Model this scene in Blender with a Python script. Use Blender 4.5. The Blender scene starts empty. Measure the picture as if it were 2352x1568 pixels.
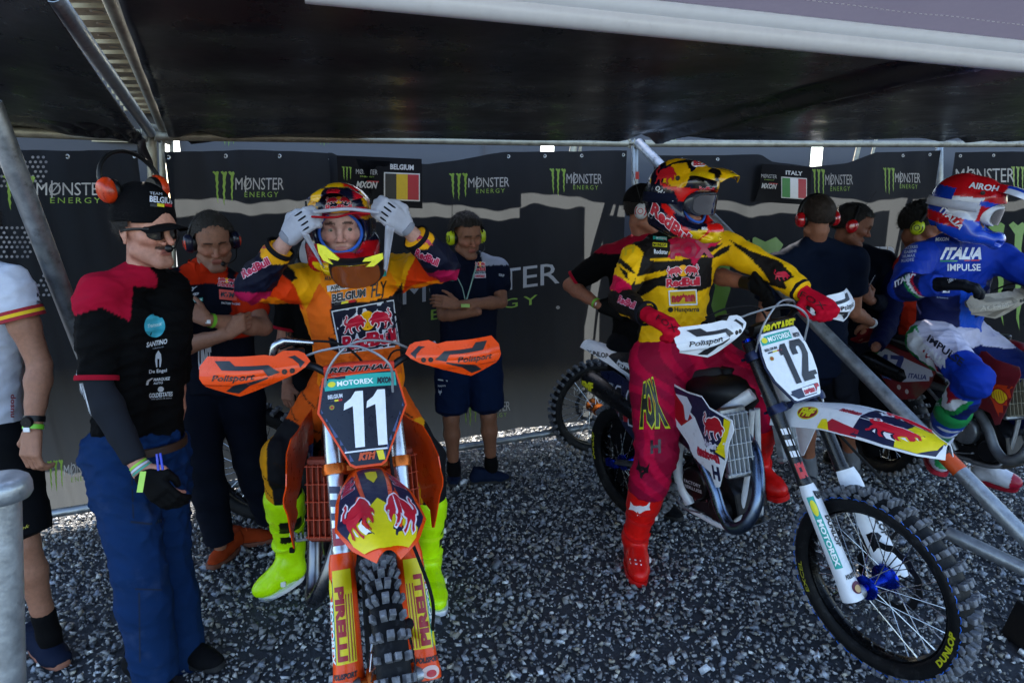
import bpy, bmesh, math, random
import numpy as np
from mathutils import Vector, Matrix
from mathutils.bvhtree import BVHTree
random.seed(7); rng = np.random.default_rng(7)
R = math.radians
SC = bpy.context.scene
COL = SC.collection
# ------------------------------------------------------------------ camera, world, sun, exposure
CAMZ, PITCH, FPX, CX, CY = 1.75, R(10.87), 1568.0, 1176.0, 784.0
cd = bpy.data.cameras.new('camera'); cam = bpy.data.objects.new('camera', cd); COL.objects.link(cam)
cam.location = (0, 0, CAMZ); cam.rotation_euler = (R(90) - PITCH, 0, 0)
cd.sensor_width = 36; cd.lens = 24; cd.clip_start = .05; cd.clip_end = 400
cd.dof.use_dof = True; cd.dof.focus_distance = 2.9; cd.dof.aperture_fstop = 9
SC.camera = cam
SUN_EL, SUN_AZ = R(38), R(-20)         # the sun stands behind the banner wall
wd = bpy.data.worlds.new('World'); SC.world = wd; wd.use_nodes = True
nt = wd.node_tree; nt.nodes.clear()
sky = nt.nodes.new('ShaderNodeTexSky'); sky.sky_type = 'NISHITA'; sky.sun_disc = False
sky.sun_elevation = SUN_EL; sky.sun_rotation = SUN_AZ
bg = nt.nodes.new('ShaderNodeBackground'); bg.inputs[1].default_value = .15
wo = nt.nodes.new('ShaderNodeOutputWorld')
nt.links.new(sky.outputs[0], bg.inputs[0]); nt.links.new(bg.outputs[0], wo.inputs[0])
sd = bpy.data.lights.new('sun', 'SUN'); sd.energy = 5; sd.angle = R(.5); sd.color = (1, .93, .82)
sun = bpy.data.objects.new('sun', sd); COL.objects.link(sun)
_sv = Vector((math.sin(SUN_AZ) * math.cos(SUN_EL), math.cos(SUN_AZ) * math.cos(SUN_EL), math.sin(SUN_EL)))
sun.rotation_euler = _sv.to_track_quat('Z', 'Y').to_euler(); sun.location = (0, 0, 12)
SC.view_settings.view_transform = 'Standard'; SC.view_settings.look = 'None'
SC.view_settings.exposure = 2.15; SC.view_settings.gamma = 1
SC.view_settings.use_curve_mapping = False
SC.cycles.max_bounces = 8; SC.cycles.diffuse_bounces = 3; SC.cycles.glossy_bounces = 3
SC.cycles.use_denoising = True; SC.cycles.caustics_reflective = False; SC.cycles.caustics_refractive = False

# ------------------------------------------------------------------ projection: photograph position (2352 x 1568) + distance -> place
FW = np.array([0, math.cos(PITCH), -math.sin(PITCH)]); UP = np.array([0, math.sin(PITCH), math.cos(PITCH)])
CAM = np.array([0, 0, CAMZ])
def rd(x, y):
    return FW + np.array([1., 0, 0]) * ((x - CX) / FPX) + UP * ((CY - y) / FPX)
def P(x, y, Y):
    d = rd(x, y); return CAM + d * (Y / d[1])
def G(x, y, z=0.):
    d = rd(x, y); return CAM + d * ((z - CAMZ) / d[2])
def proj(p):
    q = np.asarray(p, float) - CAM; w = q @ FW
    return CX + FPX * q[0] / w, CY - FPX * (q @ UP) / w
def A(*a): return np.array(a, float)
def nrm(v): v = np.asarray(v, float); return v / (np.linalg.norm(v) + 1e-12)

# ------------------------------------------------------------------ materials
MATS = {}
def lin(c):
    if isinstance(c, str):
        c = c.lstrip('#'); c = [int(c[i:i + 2], 16) / 255 for i in (0, 2, 4)]
        return tuple(v / 12.92 if v <= .04045 else ((v + .055) / 1.055) ** 2.4 for v in c)
    return tuple(c)
def mat(name, col=(.5, .5, .5), rough=.6, metal=0., var=.12, vscale=25., bump=0., bscale=80., coat=0., vcol=False, spec=.5, kind=None, alpha=None, sheen=0., stain=None, tint=None):
    if name in MATS: return MATS[name]
    m = bpy.data.materials.new(name); m.use_nodes = True; n = m.node_tree; N = n.nodes; L = n.links
    b = N['Principled BSDF']; b.inputs['Roughness'].default_value = rough; b.inputs['Metallic'].default_value = metal
    b.inputs['Coat Weight'].default_value = coat; b.inputs['Coat Roughness'].default_value = .12
    b.inputs['Specular IOR Level'].default_value = spec
    if sheen: b.inputs['Sheen Weight'].default_value = sheen
    tc = N.new('ShaderNodeTexCoord')
    if vcol:
        a = N.new('ShaderNodeAttribute'); a.attribute_name = 'Col'; src = a.outputs['Color']
    else:
        a = N.new('ShaderNodeRGB'); a.outputs[0].default_value = (*lin(col), 1); src = a.outputs[0]
    if var > 0:
        no = N.new('ShaderNodeTexNoise'); no.inputs['Scale'].default_value = vscale; no.inputs['Detail'].default_value = 6; no.inputs['Roughness'].default_value = .65
        L.new(tc.outputs['Object'], no.inputs['Vector'])
        mr = N.new('ShaderNodeMapRange'); mr.inputs[1].default_value = .3; mr.inputs[2].default_value = .7
        mr.inputs[3].default_value = 1 - var; mr.inputs[4].default_value = 1 + var; L.new(no.outputs[0], mr.inputs[0])
        mx = N.new('ShaderNodeVectorMath'); mx.operation = 'SCALE'; L.new(src, mx.inputs[0]); L.new(mr.outputs[0], mx.inputs['Scale']); src = mx.outputs[0]
        mr2 = N.new('ShaderNodeMapRange'); mr2.inputs[1].default_value = .3; mr2.inputs[2].default_value = .7
        mr2.inputs[3].default_value = max(rough - .1, .02); mr2.inputs[4].default_value = min(rough + .12, 1); L.new(no.outputs[0], mr2.inputs[0]); L.new(mr2.outputs[0], b.inputs['Roughness'])
    if stain:   # (colour, amount, scale): dirt with a shape of its own
        no = N.new('ShaderNodeTexNoise'); no.inputs['Scale'].default_value = stain[2]; no.inputs['Detail'].default_value = 8; no.inputs['Roughness'].default_value = .7
        L.new(tc.outputs['Object'], no.inputs['Vector'])
        mr = N.new('ShaderNodeMapRange'); mr.inputs[1].default_value = .55; mr.inputs[2].default_value = .7; mr.inputs[4].default_value = stain[1]; L.new(no.outputs[0], mr.inputs[0])
        mx = N.new('ShaderNodeMix'); mx.data_type = 'RGBA'; L.new(mr.outputs[0], mx.inputs[0]); L.new(src, mx.inputs[6]); mx.inputs[7].default_value = (*lin(stain[0]), 1); src = mx.outputs[2]
    L.new(src, b.inputs['Base Color'])
    if bump:
        no = N.new('ShaderNodeTexNoise'); no.inputs['Scale'].default_value = bscale; no.inputs['Detail'].default_value = 4
        L.new(tc.outputs['Object'], no.inputs['Vector'])
        bu = N.new('ShaderNodeBump'); bu.inputs['Strength'].default_value = bump; bu.inputs['Distance'].default_value = .004
        L.new(no.outputs[0], bu.inputs['Height']); L.new(bu.outputs[0], b.inputs['Normal'])
    if kind == 'cloth':      # thin woven sheet the sun shines through
        t = N.new('ShaderNodeBsdfTranslucent'); t.inputs['Color'].default_value = (*(tint or lin(col)), 1); ms = N.new('ShaderNodeMixShader'); ms.inputs[0].default_value = .5
        ms.inputs[0].default_value = alpha or .5
        L.new(b.outputs[0], ms.inputs[1]); L.new(t.outputs[0], ms.inputs[2]); L.new(ms.outputs[0], N['Material Output'].inputs[0])
    if kind == 'glass':
        b.inputs['Transmission Weight'].default_value = 1; b.inputs['IOR'].default_value = 1.1
    MATS[name] = m; return m
# ------------------------------------------------------------------ geometry generators: all return (V, F), V in metres, world or local
def cat(*gs):
    V = []; F = []; o = 0
    for v, f in gs:
        v = np.asarray(v, float).reshape(-1, 3); V.append(v)
        F.extend([tuple(int(i) + o for i in q) for q in f]); o += len(v)
    return np.concatenate(V), F
def xf(g, M):
    M = np.array(M, float); V = np.asarray(g[0], float); V = V @ M[:3, :3].T + M[:3, 3]
    F = g[1]
    if np.linalg.det(M[:3, :3]) < 0: F = [tuple(q)[::-1] for q in F]
    return V, F
def frames(pts):
    pts = np.asarray(pts, float); n = len(pts); T = np.zeros_like(pts)
    T[1:-1] = pts[2:] - pts[:-2]; T[0] = pts[1] - pts[0]; T[-1] = pts[-1] - pts[-2]
    T /= np.linalg.norm(T, axis=1)[:, None] + 1e-12
    u = np.cross(T[0], [0, 0, 1.]); 
    if np.linalg.norm(u) < .1: u = np.cross(T[0], [0, 1., 0])
    us = []
    for i in range(n):
        u = u - T[i] * (u @ T[i]); u = u / np.linalg.norm(u); us.append(u)
    us = np.array(us); return T, us, np.cross(T, us)
def smoothpath(pts, n=6):
    p = np.asarray(pts, float); out = []
    q = np.vstack([2 * p[0] - p[1], p, 2 * p[-1] - p[-2]])
    for i in range(1, len(q) - 2):
        for k in range(n):
            t = k / n; a, b, c, d = q[i - 1], q[i], q[i + 1], q[i + 2]
            out.append(.5 * ((2 * b) + (-a + c) * t + (2 * a - 5 * b + 4 * c - d) * t * t + (-a + 3 * b - 3 * c + d) * t ** 3))
    out.append(p[-1]); return np.array(out)
def tube(pts, r, n=12, cap=True, sq=1.):
    pts = np.asarray(pts, float); m = len(pts); r = np.broadcast_to(np.asarray(r, float), (m,))
    T, U, W = frames(pts); a = np.linspace(0, 2 * np.pi, n, endpoint=False)
    V = pts[:, None] + (np.cos(a)[None, :, None] * U[:, None] + np.sin(a)[None, :, None] * W[:, None] * sq) * r[:, None, None]
    V = V.reshape(-1, 3); F = []
    for i in range(m - 1):
        for j in range(n):
            k = (j + 1) % n; F.append((i * n + j, i * n + k, (i + 1) * n + k, (i + 1) * n + j))
    if cap: F.append(tuple(range(n))[::-1]); F.append(tuple((m - 1) * n + j for j in range(n)))
    return V, F
def lathe(prof, n=32, o=(0, 0, 0), ax=(0, 1, 0), ref=(0, 0, 1), close=False):
    """prof: (radius, position along ax)"""
    ax = nrm(ax); u = nrm(np.array(ref, float) - ax * np.dot(ref, ax)); w = np.cross(ax, u); o = np.array(o, float); m = len(prof)
    a = np.linspace(0, 2 * np.pi, n, endpoint=False)
    V = np.array([[o + ax * h + (u * math.cos(t) + w * math.sin(t)) * r for t in a] for r, h in prof]).reshape(-1, 3); F = []
    for i in range(m if close else m - 1):
        i2 = (i + 1) % m
        for j in range(n):
            k = (j + 1) % n; F.append((i * n + j, i2 * n + j, i2 * n + k, i * n + k))
    return V, F
def box(c, s, b=.0, M=None):
    x, y, z = np.array(s, float) / 2; b = min(b, x * .9, y * .9, z * .9); V = []; F = []
    if b <= 0:
        V = [(sx * x, sy * y, sz * z) for sx in (-1, 1) for sy in (-1, 1) for sz in (-1, 1)]
        F = [(0, 1, 3, 2), (4, 6, 7, 5), (0, 4, 5, 1), (2, 3, 7, 6), (0, 2, 6, 4), (1, 5, 7, 3)]
    else:
        rings = []
        for zz, bb in ((-z, b), (-z + b, 0), (z - b, 0), (z, b)):
            xx, yy = x - bb, y - bb; q = b * .5 if bb == 0 else b * .3
            rings.append([(xx - q, -yy, zz), (xx, -yy + q, zz), (xx, yy - q, zz), (xx - q, yy, zz), (-xx + q, yy, zz), (-xx, yy - q, zz), (-xx, -yy + q, zz), (-xx + q, -yy, zz)])
        V = [p for r_ in rings for p in r_]
        F = [(i * 8 + j, i * 8 + (j + 1) % 8, (i + 1) * 8 + (j + 1) % 8, (i + 1) * 8 + j) for i in range(3) for j in range(8)]
        F += [tuple(range(8))[::-1], tuple(range(24, 32))]
    V = np.array(V, float)
    if M is not None: V = V @ np.array(M, float)[:3, :3].T
    return V + np.array(c, float), F
def ball(c, r, n=12, M=None):
    r = np.broadcast_to(np.asarray(r, float), (3,)); V = [(0, 0, 1.)]; F = []
    h = n // 2
    for i in range(1, h):
        t = math.pi * i / h
        for j in range(n): p = 2 * math.pi * j / n; V.append((math.sin(t) * math.cos(p), math.sin(t) * math.sin(p), math.cos(t)))
    V.append((0, 0, -1.))
    for j in range(n): F.append((0, 1 + j, 1 + (j + 1) % n))
    for i in range(h - 2):
        for j in range(n): a = 1 + i * n; k = (j + 1) % n; F.append((a + j, a + n + j, a + n + k, a + k))
    e = len(V) - 1
    for j in range(n): F.append((e, e - n + (j + 1) % n, e - n + j))
    V = np.array(V) * r
    if M is not None: V = V @ np.array(M, float)[:3, :3].T
    return V + np.array(c, float), F
def grid(f, nu, nv, u0=0., u1=1., v0=0., v1=1.):
    V = np.array([f(u, v) for v in np.linspace(v0, v1, nv + 1) for u in np.linspace(u0, u1, nu + 1)], float)
    F = [(j * (nu + 1) + i, j * (nu + 1) + i + 1, (j + 1) * (nu + 1) + i + 1, (j + 1) * (nu + 1) + i) for j in range(nv) for i in range(nu)]
    return V, F
def loft(rings, cap=True):
    n = len(rings[0]); V = np.array(rings, float).reshape(-1, 3); F = []
    for i in range(len(rings) - 1):
        for j in range(n):
            k = (j + 1) % n; F.append((i * n + j, i * n + k, (i + 1) * n + k, (i + 1) * n + j))
    if cap: F.append(tuple(range(n))[::-1]); F.append(tuple((len(rings) - 1) * n + j for j in range(n)))
    return V, F
def _vn(V, F):
    N = np.zeros_like(V)
    for q in F:
        a, b, c = V[q[0]], V[q[1]], V[q[2]]; n = np.cross(b - a, c - a)
        if len(q) > 3: n = n + np.cross(V[q[2]] - a, V[q[3]] - a)
        for i in q: N[i] += n
    return N / (np.linalg.norm(N, axis=1)[:, None] + 1e-12)
def thick(g, t):
    """give a sheet its thickness t (towards -normal when t > 0)"""
    V, F = g; N = _vn(V, F); n = len(V); ed = {}
    for q in F:
        for i in range(len(q)):
            a, b = q[i], q[(i + 1) % len(q)]; ed[(a, b)] = 1
    G2 = [tuple(i + n for i in q)[::-1] for q in F]; S = []
    for (a, b) in ed:
        if (b, a) not in ed: S.append((b, a, a + n, b + n))
    if t < 0: return np.vstack([V, V - N * t]), [tuple(q)[::-1] for q in list(F) + G2 + S]
    return np.vstack([V, V - N * t]), list(F) + G2 + S
# ---- filled 2D shapes (outlines and lettering)
_TX = {}
def _curve_mesh(cu):
    o = bpy.data.objects.new('tmp', cu); me = bpy.data.meshes.new_from_object(o)
    V = np.array([v.co[:2] for v in me.vertices], float).reshape(-1, 2); F = [tuple(p.vertices) for p in me.polygons]
    bpy.data.objects.remove(o); bpy.data.curves.remove(cu); bpy.data.meshes.remove(me); return V, F
def textshape(s, bold=.0, shear=0., spacing=1.):
    k = (s, bold, shear, spacing)
    if k not in _TX:
        cu = bpy.data.curves.new('t', 'FONT'); cu.body = s; cu.resolution_u = 2; cu.offset = bold; cu.shear = shear; cu.space_character = spacing; cu.align_x = 'CENTER'
        _TX[k] = _curve_mesh(cu)
    return _TX[k]
def polyshape(loops):
    cu = bpy.data.curves.new('p', 'CURVE'); cu.dimensions = '2D'; cu.fill_mode = 'BOTH'
    for lp in loops:
        sp = cu.splines.new('POLY'); sp.points.add(len(lp) - 1); sp.use_cyclic_u = True
        for i, p in enumerate(lp): sp.points[i].co = (p[0], p[1], 0, 1)
    return _curve_mesh(cu)
def cutshape(V2, F, step):
    """slice a flat shape along a grid so that it can bend with the surface it lies on"""
    bm = bmesh.new(); vs = [bm.verts.new((x, y, 0)) for x, y in V2]
    for q in F:
        try: bm.faces.new([vs[i] for i in q])
        except ValueError: pass
    lo, hi = V2.min(0), V2.max(0)
    for ax in (0, 1):
        s = step if np.isscalar(step) else step[ax]
        n = int((hi[ax] - lo[ax]) / s)
        if n > 60: n = 60
        for i in range(1, n + 1):
            c = [0, 0, 0]; c[ax] = lo[ax] + (hi[ax] - lo[ax]) * i / (n + 1); nn = [0, 0, 0]; nn[ax] = 1
            bmesh.ops.bisect_plane(bm, geom=bm.verts[:] + bm.edges[:] + bm.faces[:], plane_co=c, plane_no=nn, dist=1e-6)
    bm.verts.index_update(); V = np.array([v.co[:2] for v in bm.verts]); F = [tuple(v.index for v in f.verts) for f in bm.faces]; bm.free(); return V, F
def plate(poly, f, step, t, holes=()):
    """a curved panel: outline poly (u, v), surface f(u, v) -> place, thickness t"""
    V2, F = cutshape(*polyshape([poly] + list(holes)), step)
    V = np.array([f(u, v) for u, v in V2], float)
    return thick((V, F), t)
# ------------------------------------------------------------------ objects
REG = {}
def root_loc(o):
    while o.parent: o = o.parent
    return np.array(o.location)
def setp(o, label=None, cat_=None, group=None, kind=None):
    if label: o['label'] = label
    if cat_: o['category'] = cat_
    if group: o['group'] = group
    if kind: o['kind'] = kind
    return o
def mesh(name, V, F, m=None, smooth=True, cols=None, ang=40):
    me = bpy.data.meshes.new(name); V = np.ascontiguousarray(V, dtype=np.float32)
    if isinstance(F, np.ndarray): F = F.tolist()
    lens = np.fromiter((len(q) for q in F), dtype=np.int32, count=len(F)); idx = np.fromiter((i for q in F for i in q), dtype=np.int32, count=int(lens.sum()))
    me.vertices.add(len(V)); me.vertices.foreach_set('co', V.ravel())
    me.loops.add(len(idx)); me.loops.foreach_set('vertex_index', idx)
    me.polygons.add(len(F)); st = np.zeros(len(F), dtype=np.int32); st[1:] = np.cumsum(lens)[:-1]; me.polygons.foreach_set('loop_start', st)
    me.update(calc_edges=True); me.validate()
    if cols is not None:
        at = me.color_attributes.new('Col', 'FLOAT_COLOR', 'POINT'); c = np.ones((len(V), 4), np.float32); c[:, :3] = cols; at.data.foreach_set('color', c.ravel())
    if smooth:
        me.polygons.foreach_set('use_smooth', np.ones(len(me.polygons), bool))
        if ang and ang < 180: me.set_sharp_from_angle(angle=R(ang))
    if m is not None: me.materials.append(m)
    return me
def mk(name, g, m, parent=None, smooth=True, cols=None, ang=40, label=None, cat_=None, group=None, kind=None, reg=True):
    V, F = g; V = np.asarray(V, float)
    rl = root_loc(parent) if parent is not None else None
    if rl is None:
        lo, hi = V.min(0), V.max(0); rl = np.array([(lo[0] + hi[0]) / 2, (lo[1] + hi[1]) / 2, lo[2]]); top = True
    else: top = False
    o = bpy.data.objects.new(name, mesh(name, V - rl, F, m, smooth, cols, ang)); COL.objects.link(o)
    if top: o.location = rl
    else: o.parent = parent
    if reg: REG[o.name] = (V, F)
    return setp(o, label, cat_, group, kind)
def thing(name, loc, label, cat_, group=None):
    o = bpy.data.objects.new(name, None); COL.objects.link(o); o.location = tuple(float(v) for v in loc); o.empty_display_size = .1
    return setp(o, label, cat_, group)
_BV = {}
def bvh(targets):
    if not isinstance(targets, (list, tuple)): targets = [targets]
    k = tuple(t.name for t in targets)
    if k not in _BV:
        V, F = cat(*[REG[t.name] for t in targets]) if len(targets) > 1 else REG[targets[0].name]
        _BV[k] = BVHTree.FromPolygons([Vector(v) for v in V], [tuple(int(i) for i in q) for q in F])
    return _BV[k]
def _bil(q, u, v):
    if callable(q): return q(u, v)
    (a, b, c, d) = q   # TL, TR, BR, BL ; v=1 top
    x = (a[0] * (1 - u) + b[0] * u) * v + (d[0] * (1 - u) + c[0] * u) * (1 - v)
    y = (a[1] * (1 - u) + b[1] * u) * v + (d[1] * (1 - u) + c[1] * u) * (1 - v)
    return x, y
DM = {}
def dmat(c, rough=.45, like='print'):
    k = (str(c), rough)
    if k not in DM: DM[k] = mat('%s_ink_%s' % (like, str(c).strip('#').replace(' ', '')), c, rough, var=.06, vscale=60, coat=0)
    return DM[k]
def lay(targets, shape, q, col, off=.0015, step=10, name='lettering', bbox=None, parent=None, rough=.45, flat=False, near=None):
    """lay a flat print on the surface seen through the photograph quad q (TL,TR,BR,BL); it takes the surface's own shape"""
    V2, F = shape
    if len(V2) == 0: return None
    lo, hi = bbox if bbox is not None else (V2.min(0), V2.max(0))
    qq = [_bil(q, 0, 1), _bil(q, 1, 1), _bil(q, 1, 0), _bil(q, 0, 0)]
    w = max(math.hypot(qq[1][0] - qq[0][0], qq[1][1] - qq[0][1]), math.hypot(qq[2][0] - qq[3][0], qq[2][1] - qq[3][1])); h = max(math.hypot(qq[3][0] - qq[0][0], qq[3][1] - qq[0][1]), math.hypot(qq[2][0] - qq[1][0], qq[2][1] - qq[1][1])); sz = np.maximum(hi - lo, 1e-6)
    if not flat: V2, F = cutshape(V2, F, (sz[0] * step / max(w, 1), sz[1] * step / max(h, 1)))
    U = (V2 - lo) / sz; B = bvh(targets); t0 = targets if not isinstance(targets, (list, tuple)) else targets[0]
    pts = []; ok = []; C = Vector(CAM)
    for u, v in U:
        x, y = _bil(q, u, v); d = Vector(rd(x, y)).normalized(); hit = B.ray_cast(C, d)
        if hit[0] is None or (near and hit[0].y > near): pts.append((0, 0, 0)); ok.append(False); continue
        n = hit[1]
        if n.dot(d) > 0: n = -n
        p = hit[0] + n * off * .6 - d * off * .7; pts.append(tuple(p)); ok.append(True)
    F = [q_ for q_ in F if all(ok[i] for i in q_)]
    if not F: print('MISS', name, t0.name, q if not callable(q) else ''); return None
    use = sorted({i for q_ in F for i in q_}); mp = {a: b for b, a in enumerate(use)}
    V = np.array([pts[i] for i in use]); F = [tuple(mp[i] for i in q_) for q_ in F]
    # drop faces that jump over a depth edge
    E = np.array([max(np.linalg.norm(V[q_[i]] - V[q_[i - 1]]) for i in range(len(q_))) for q_ in F]); med = np.median(E) + .012
    F = [q_ for q_, e in zip(F, E) if e < med * 3]
    par = parent or t0
    if par.parent and par.parent.parent: par = par.parent
    return mk(name, (V, F), dmat(col, rough) if isinstance(col, (str, tuple)) else col, par, smooth=True, ang=180, reg=False)
def tx(t, s, q, col, bold=.02, shear=0., out=None, spacing=1., off=.0015, step=10, name='lettering', **k):
    sh = textshape(s, bold, shear, spacing)
    if len(sh[0]) == 0: return
    bb = (sh[0].min(0), sh[0].max(0))
    if out:
        s2 = textshape(s, bold + out[0], shear, spacing); lay(t, s2, q, out[1], off, step, name + '_outline', bbox=bb, **k); off += .0012
    return lay(t, sh, q, col, off, step, name, bbox=bb, **k)
def qd(x0, y0, x1, y1, h, lean=0.):
    """quad whose baseline runs (x0,y0)-(x1,y1) and whose height is h pixels, upright to the baseline"""
    dx, dy = x1 - x0, y1 - y0; l = math.hypot(dx, dy); ux, uy = dy / l * h + lean * dx / l, -dx / l * h + lean * dy / l
    return [(x0 + ux, y0 + uy), (x1 + ux, y1 + uy), (x1, y1), (x0, y0)]
def pp(t, pts, col, off=.001, step=14, name='panel', **k):
    """print with the outline given as photograph points, laid on the surface of t"""
    p = np.array(pts, float); lo, hi = p.min(0), p.max(0)
    sh = polyshape([[(x, -y) for x, y in pts]]); q = [(lo[0], lo[1]), (hi[0], lo[1]), (hi[0], hi[1]), (lo[0], hi[1])]
    return lay(t, sh, q, col, off, step, name, bbox=(np.array([lo[0], -hi[1]]), np.array([hi[0], -lo[1]])), **k)
# emblem outlines, drawn in a unit box, y up
def _r(pts): return [(x / 100., y / 100.) for x, y in pts]
CLAW = [_r([(0, 96), (4, 100), (14, 97), (22, 100), (29, 97), (26, 88), (25, 74), (28, 66), (24, 54), (27, 44), (24, 34), (28, 24), (25, 14), (27, 2), (22, 12), (20, 22), (17, 32), (18, 44), (15, 54), (17, 64), (13, 74), (14, 86), (8, 92)]),
        _r([(36, 97), (44, 100), (52, 96), (60, 99), (66, 96), (61, 86), (58, 74), (60, 64), (56, 52), (59, 42), (55, 32), (58, 20), (54, 10), (55, -4), (49, 8), (50, 20), (46, 32), (49, 44), (45, 54), (48, 66), (46, 78), (47, 88), (42, 92)]),
        _r([(70, 97), (78, 100), (86, 96), (94, 99), (100, 93), (95, 84), (92, 72), (95, 62), (91, 52), (93, 42), (90, 32), (92, 20), (88, 8), (86, 20), (83, 32), (86, 42), (82, 52), (85, 62), (81, 74), (83, 86), (76, 91)])]
# a charging bull facing right
BULL = [_r([(4, 52), (0, 62), (2, 76), (10, 84), (6, 92), (12, 98), (16, 90), (15, 80), (8, 72), (8, 62), (14, 58), (20, 72), (32, 80), (46, 82), (60, 90), (74, 88), (84, 78), (88, 66), (96, 60), (100, 52), (97, 44), (93, 52), (88, 50),
            (92, 40), (90, 30), (84, 24), (80, 32), (76, 40), (68, 36), (62, 26), (66, 16), (72, 12), (66, 8), (58, 16), (54, 28), (56, 38), (44, 36), (34, 34), (32, 22), (36, 12), (42, 6), (34, 2), (28, 12), (26, 24), (22, 34), (14, 28), (12, 16), (6, 8), (2, 14), (8, 24), (8, 36), (12, 46)])]
SUNC = [[(.5 + .5 * math.cos(a), .5 + .5 * math.sin(a)) for a in np.linspace(0, 2 * math.pi, 28, endpoint=False)]]
FOXH = [_r([(4, 100), (20, 72), (34, 66), (50, 70), (66, 66), (80, 72), (96, 100), (94, 62), (100, 44), (78, 40), (62, 26), (56, 2), (50, 10), (44, 2), (38, 26), (22, 40), (0, 44), (6, 62)])]
def flip(loops): return [[(1 - x, y) for x, y in lp] for lp in loops]
def emb(t, loops, q, col, name='emblem', **k): return lay(t, polyshape(loops), q, col, name=name, bbox=(np.array([0., 0.]), np.array([1., 1.])), **k)
def grow(loops, d):
    out = []
    for lp in loops:
        p = np.array(lp); a = np.sum(p[:, 0] * np.roll(p[:, 1], -1) - p[:, 1] * np.roll(p[:, 0], -1)); e = np.roll(p, -1, 0) - np.roll(p, 1, 0)
        n = np.stack([e[:, 1], -e[:, 0]], 1) * (1 if a > 0 else -1); n /= np.linalg.norm(n, axis=1)[:, None] + 1e-9; out.append([tuple(v) for v in p + n * d])
    return out
def subq(q, u0, u1, v0, v1):
    if callable(q): return lambda u, v: q(u0 + (u1 - u0) * u, v0 + (v1 - v0) * v)
    return [_bil(q, u0, v1), _bil(q, u1, v1), _bil(q, u1, v0), _bil(q, u0, v0)]
RB, RBY, NAVY = '#b80f2e', '#f0a800', '#0e1630'
def redbull(t, q, bulls=True, words_=True, off=.0015, outline=True, **k):
    """two charging bulls before a sun disc over the words"""
    vb = .42 if words_ else 0.
    if bulls:
        b = subq(q, 0, 1, vb, 1) if words_ else q
        emb(t, SUNC, subq(b, .34, .66, .05, .95), RBY, off=off, **k)
        for s, u0 in ((BULL, .02), (flip(BULL), .53)):
            if outline: emb(t, grow(s, .035), subq(b, u0, u0 + .45, 0, .95), '#e8e4e8', off=off + .001, **k)
            emb(t, s, subq(b, u0, u0 + .45, 0, .95), RB, off=off + .0022, **k)
    if words_: tx(t, 'RedBull', subq(q, 0, 1, 0, vb - .02) if bulls else q, RB, .045, out=(.03, '#e8e4e8') if outline else None, off=off, spacing=.92, **k)
def monster(t, q, claw=True, word=True, small=True, off=.002, wc='#a8a4a2', gc='#7c9c34'):
    """ragged three-stroke claw, gothic word and small green word; q spans all of it"""
    if claw: emb(t, CLAW, subq(q, 0, .29, 0, 1), gc, off=off, step=14)
    if word:
        w = subq(q, .30, .93, .44, .80) if claw else subq(q, 0, 1, .45, 1)
        tx(t, 'M\u00d8NSTER', w, wc, .0, off=off, step=14, spacing=.95)
        emb(t, [[(.2, -.2), (.222, -.2), (.222, 1.15), (.2, 1.15)]], w, wc, off=off, name='letter_stroke')
        if small: tx(t, 'ENERGY', subq(q, .42, .86, .22, .38) if claw else subq(q, .18, .86, 0, .24), gc, .0, off=off, step=14, spacing=1.35)
def motorex(t, q, off=.0015, bg='#1f9d94', **k):
    if bg: emb(t, [[(0, 0), (1, 0), (1, 1), (0, 1)]], q, bg, off=off - .0008, name='logo_panel', **k)
    emb(t, SUNC, subq(q, .03, .19, .2, .85), '#d8d020', off=off, **k); tx(t, 'MOTOREX', subq(q, .22, .97, .2, .8), '#eef2f2', .03, off=off, **k)
# ================================================================== SETTING
_WX = [-700, 160, 1000, 1280, 2352, 3200]; _WI = [.332, .268, .2105, .196, .172, .160]
def WY(x): return 1 / np.interp(x, _WX, _WI)
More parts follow.
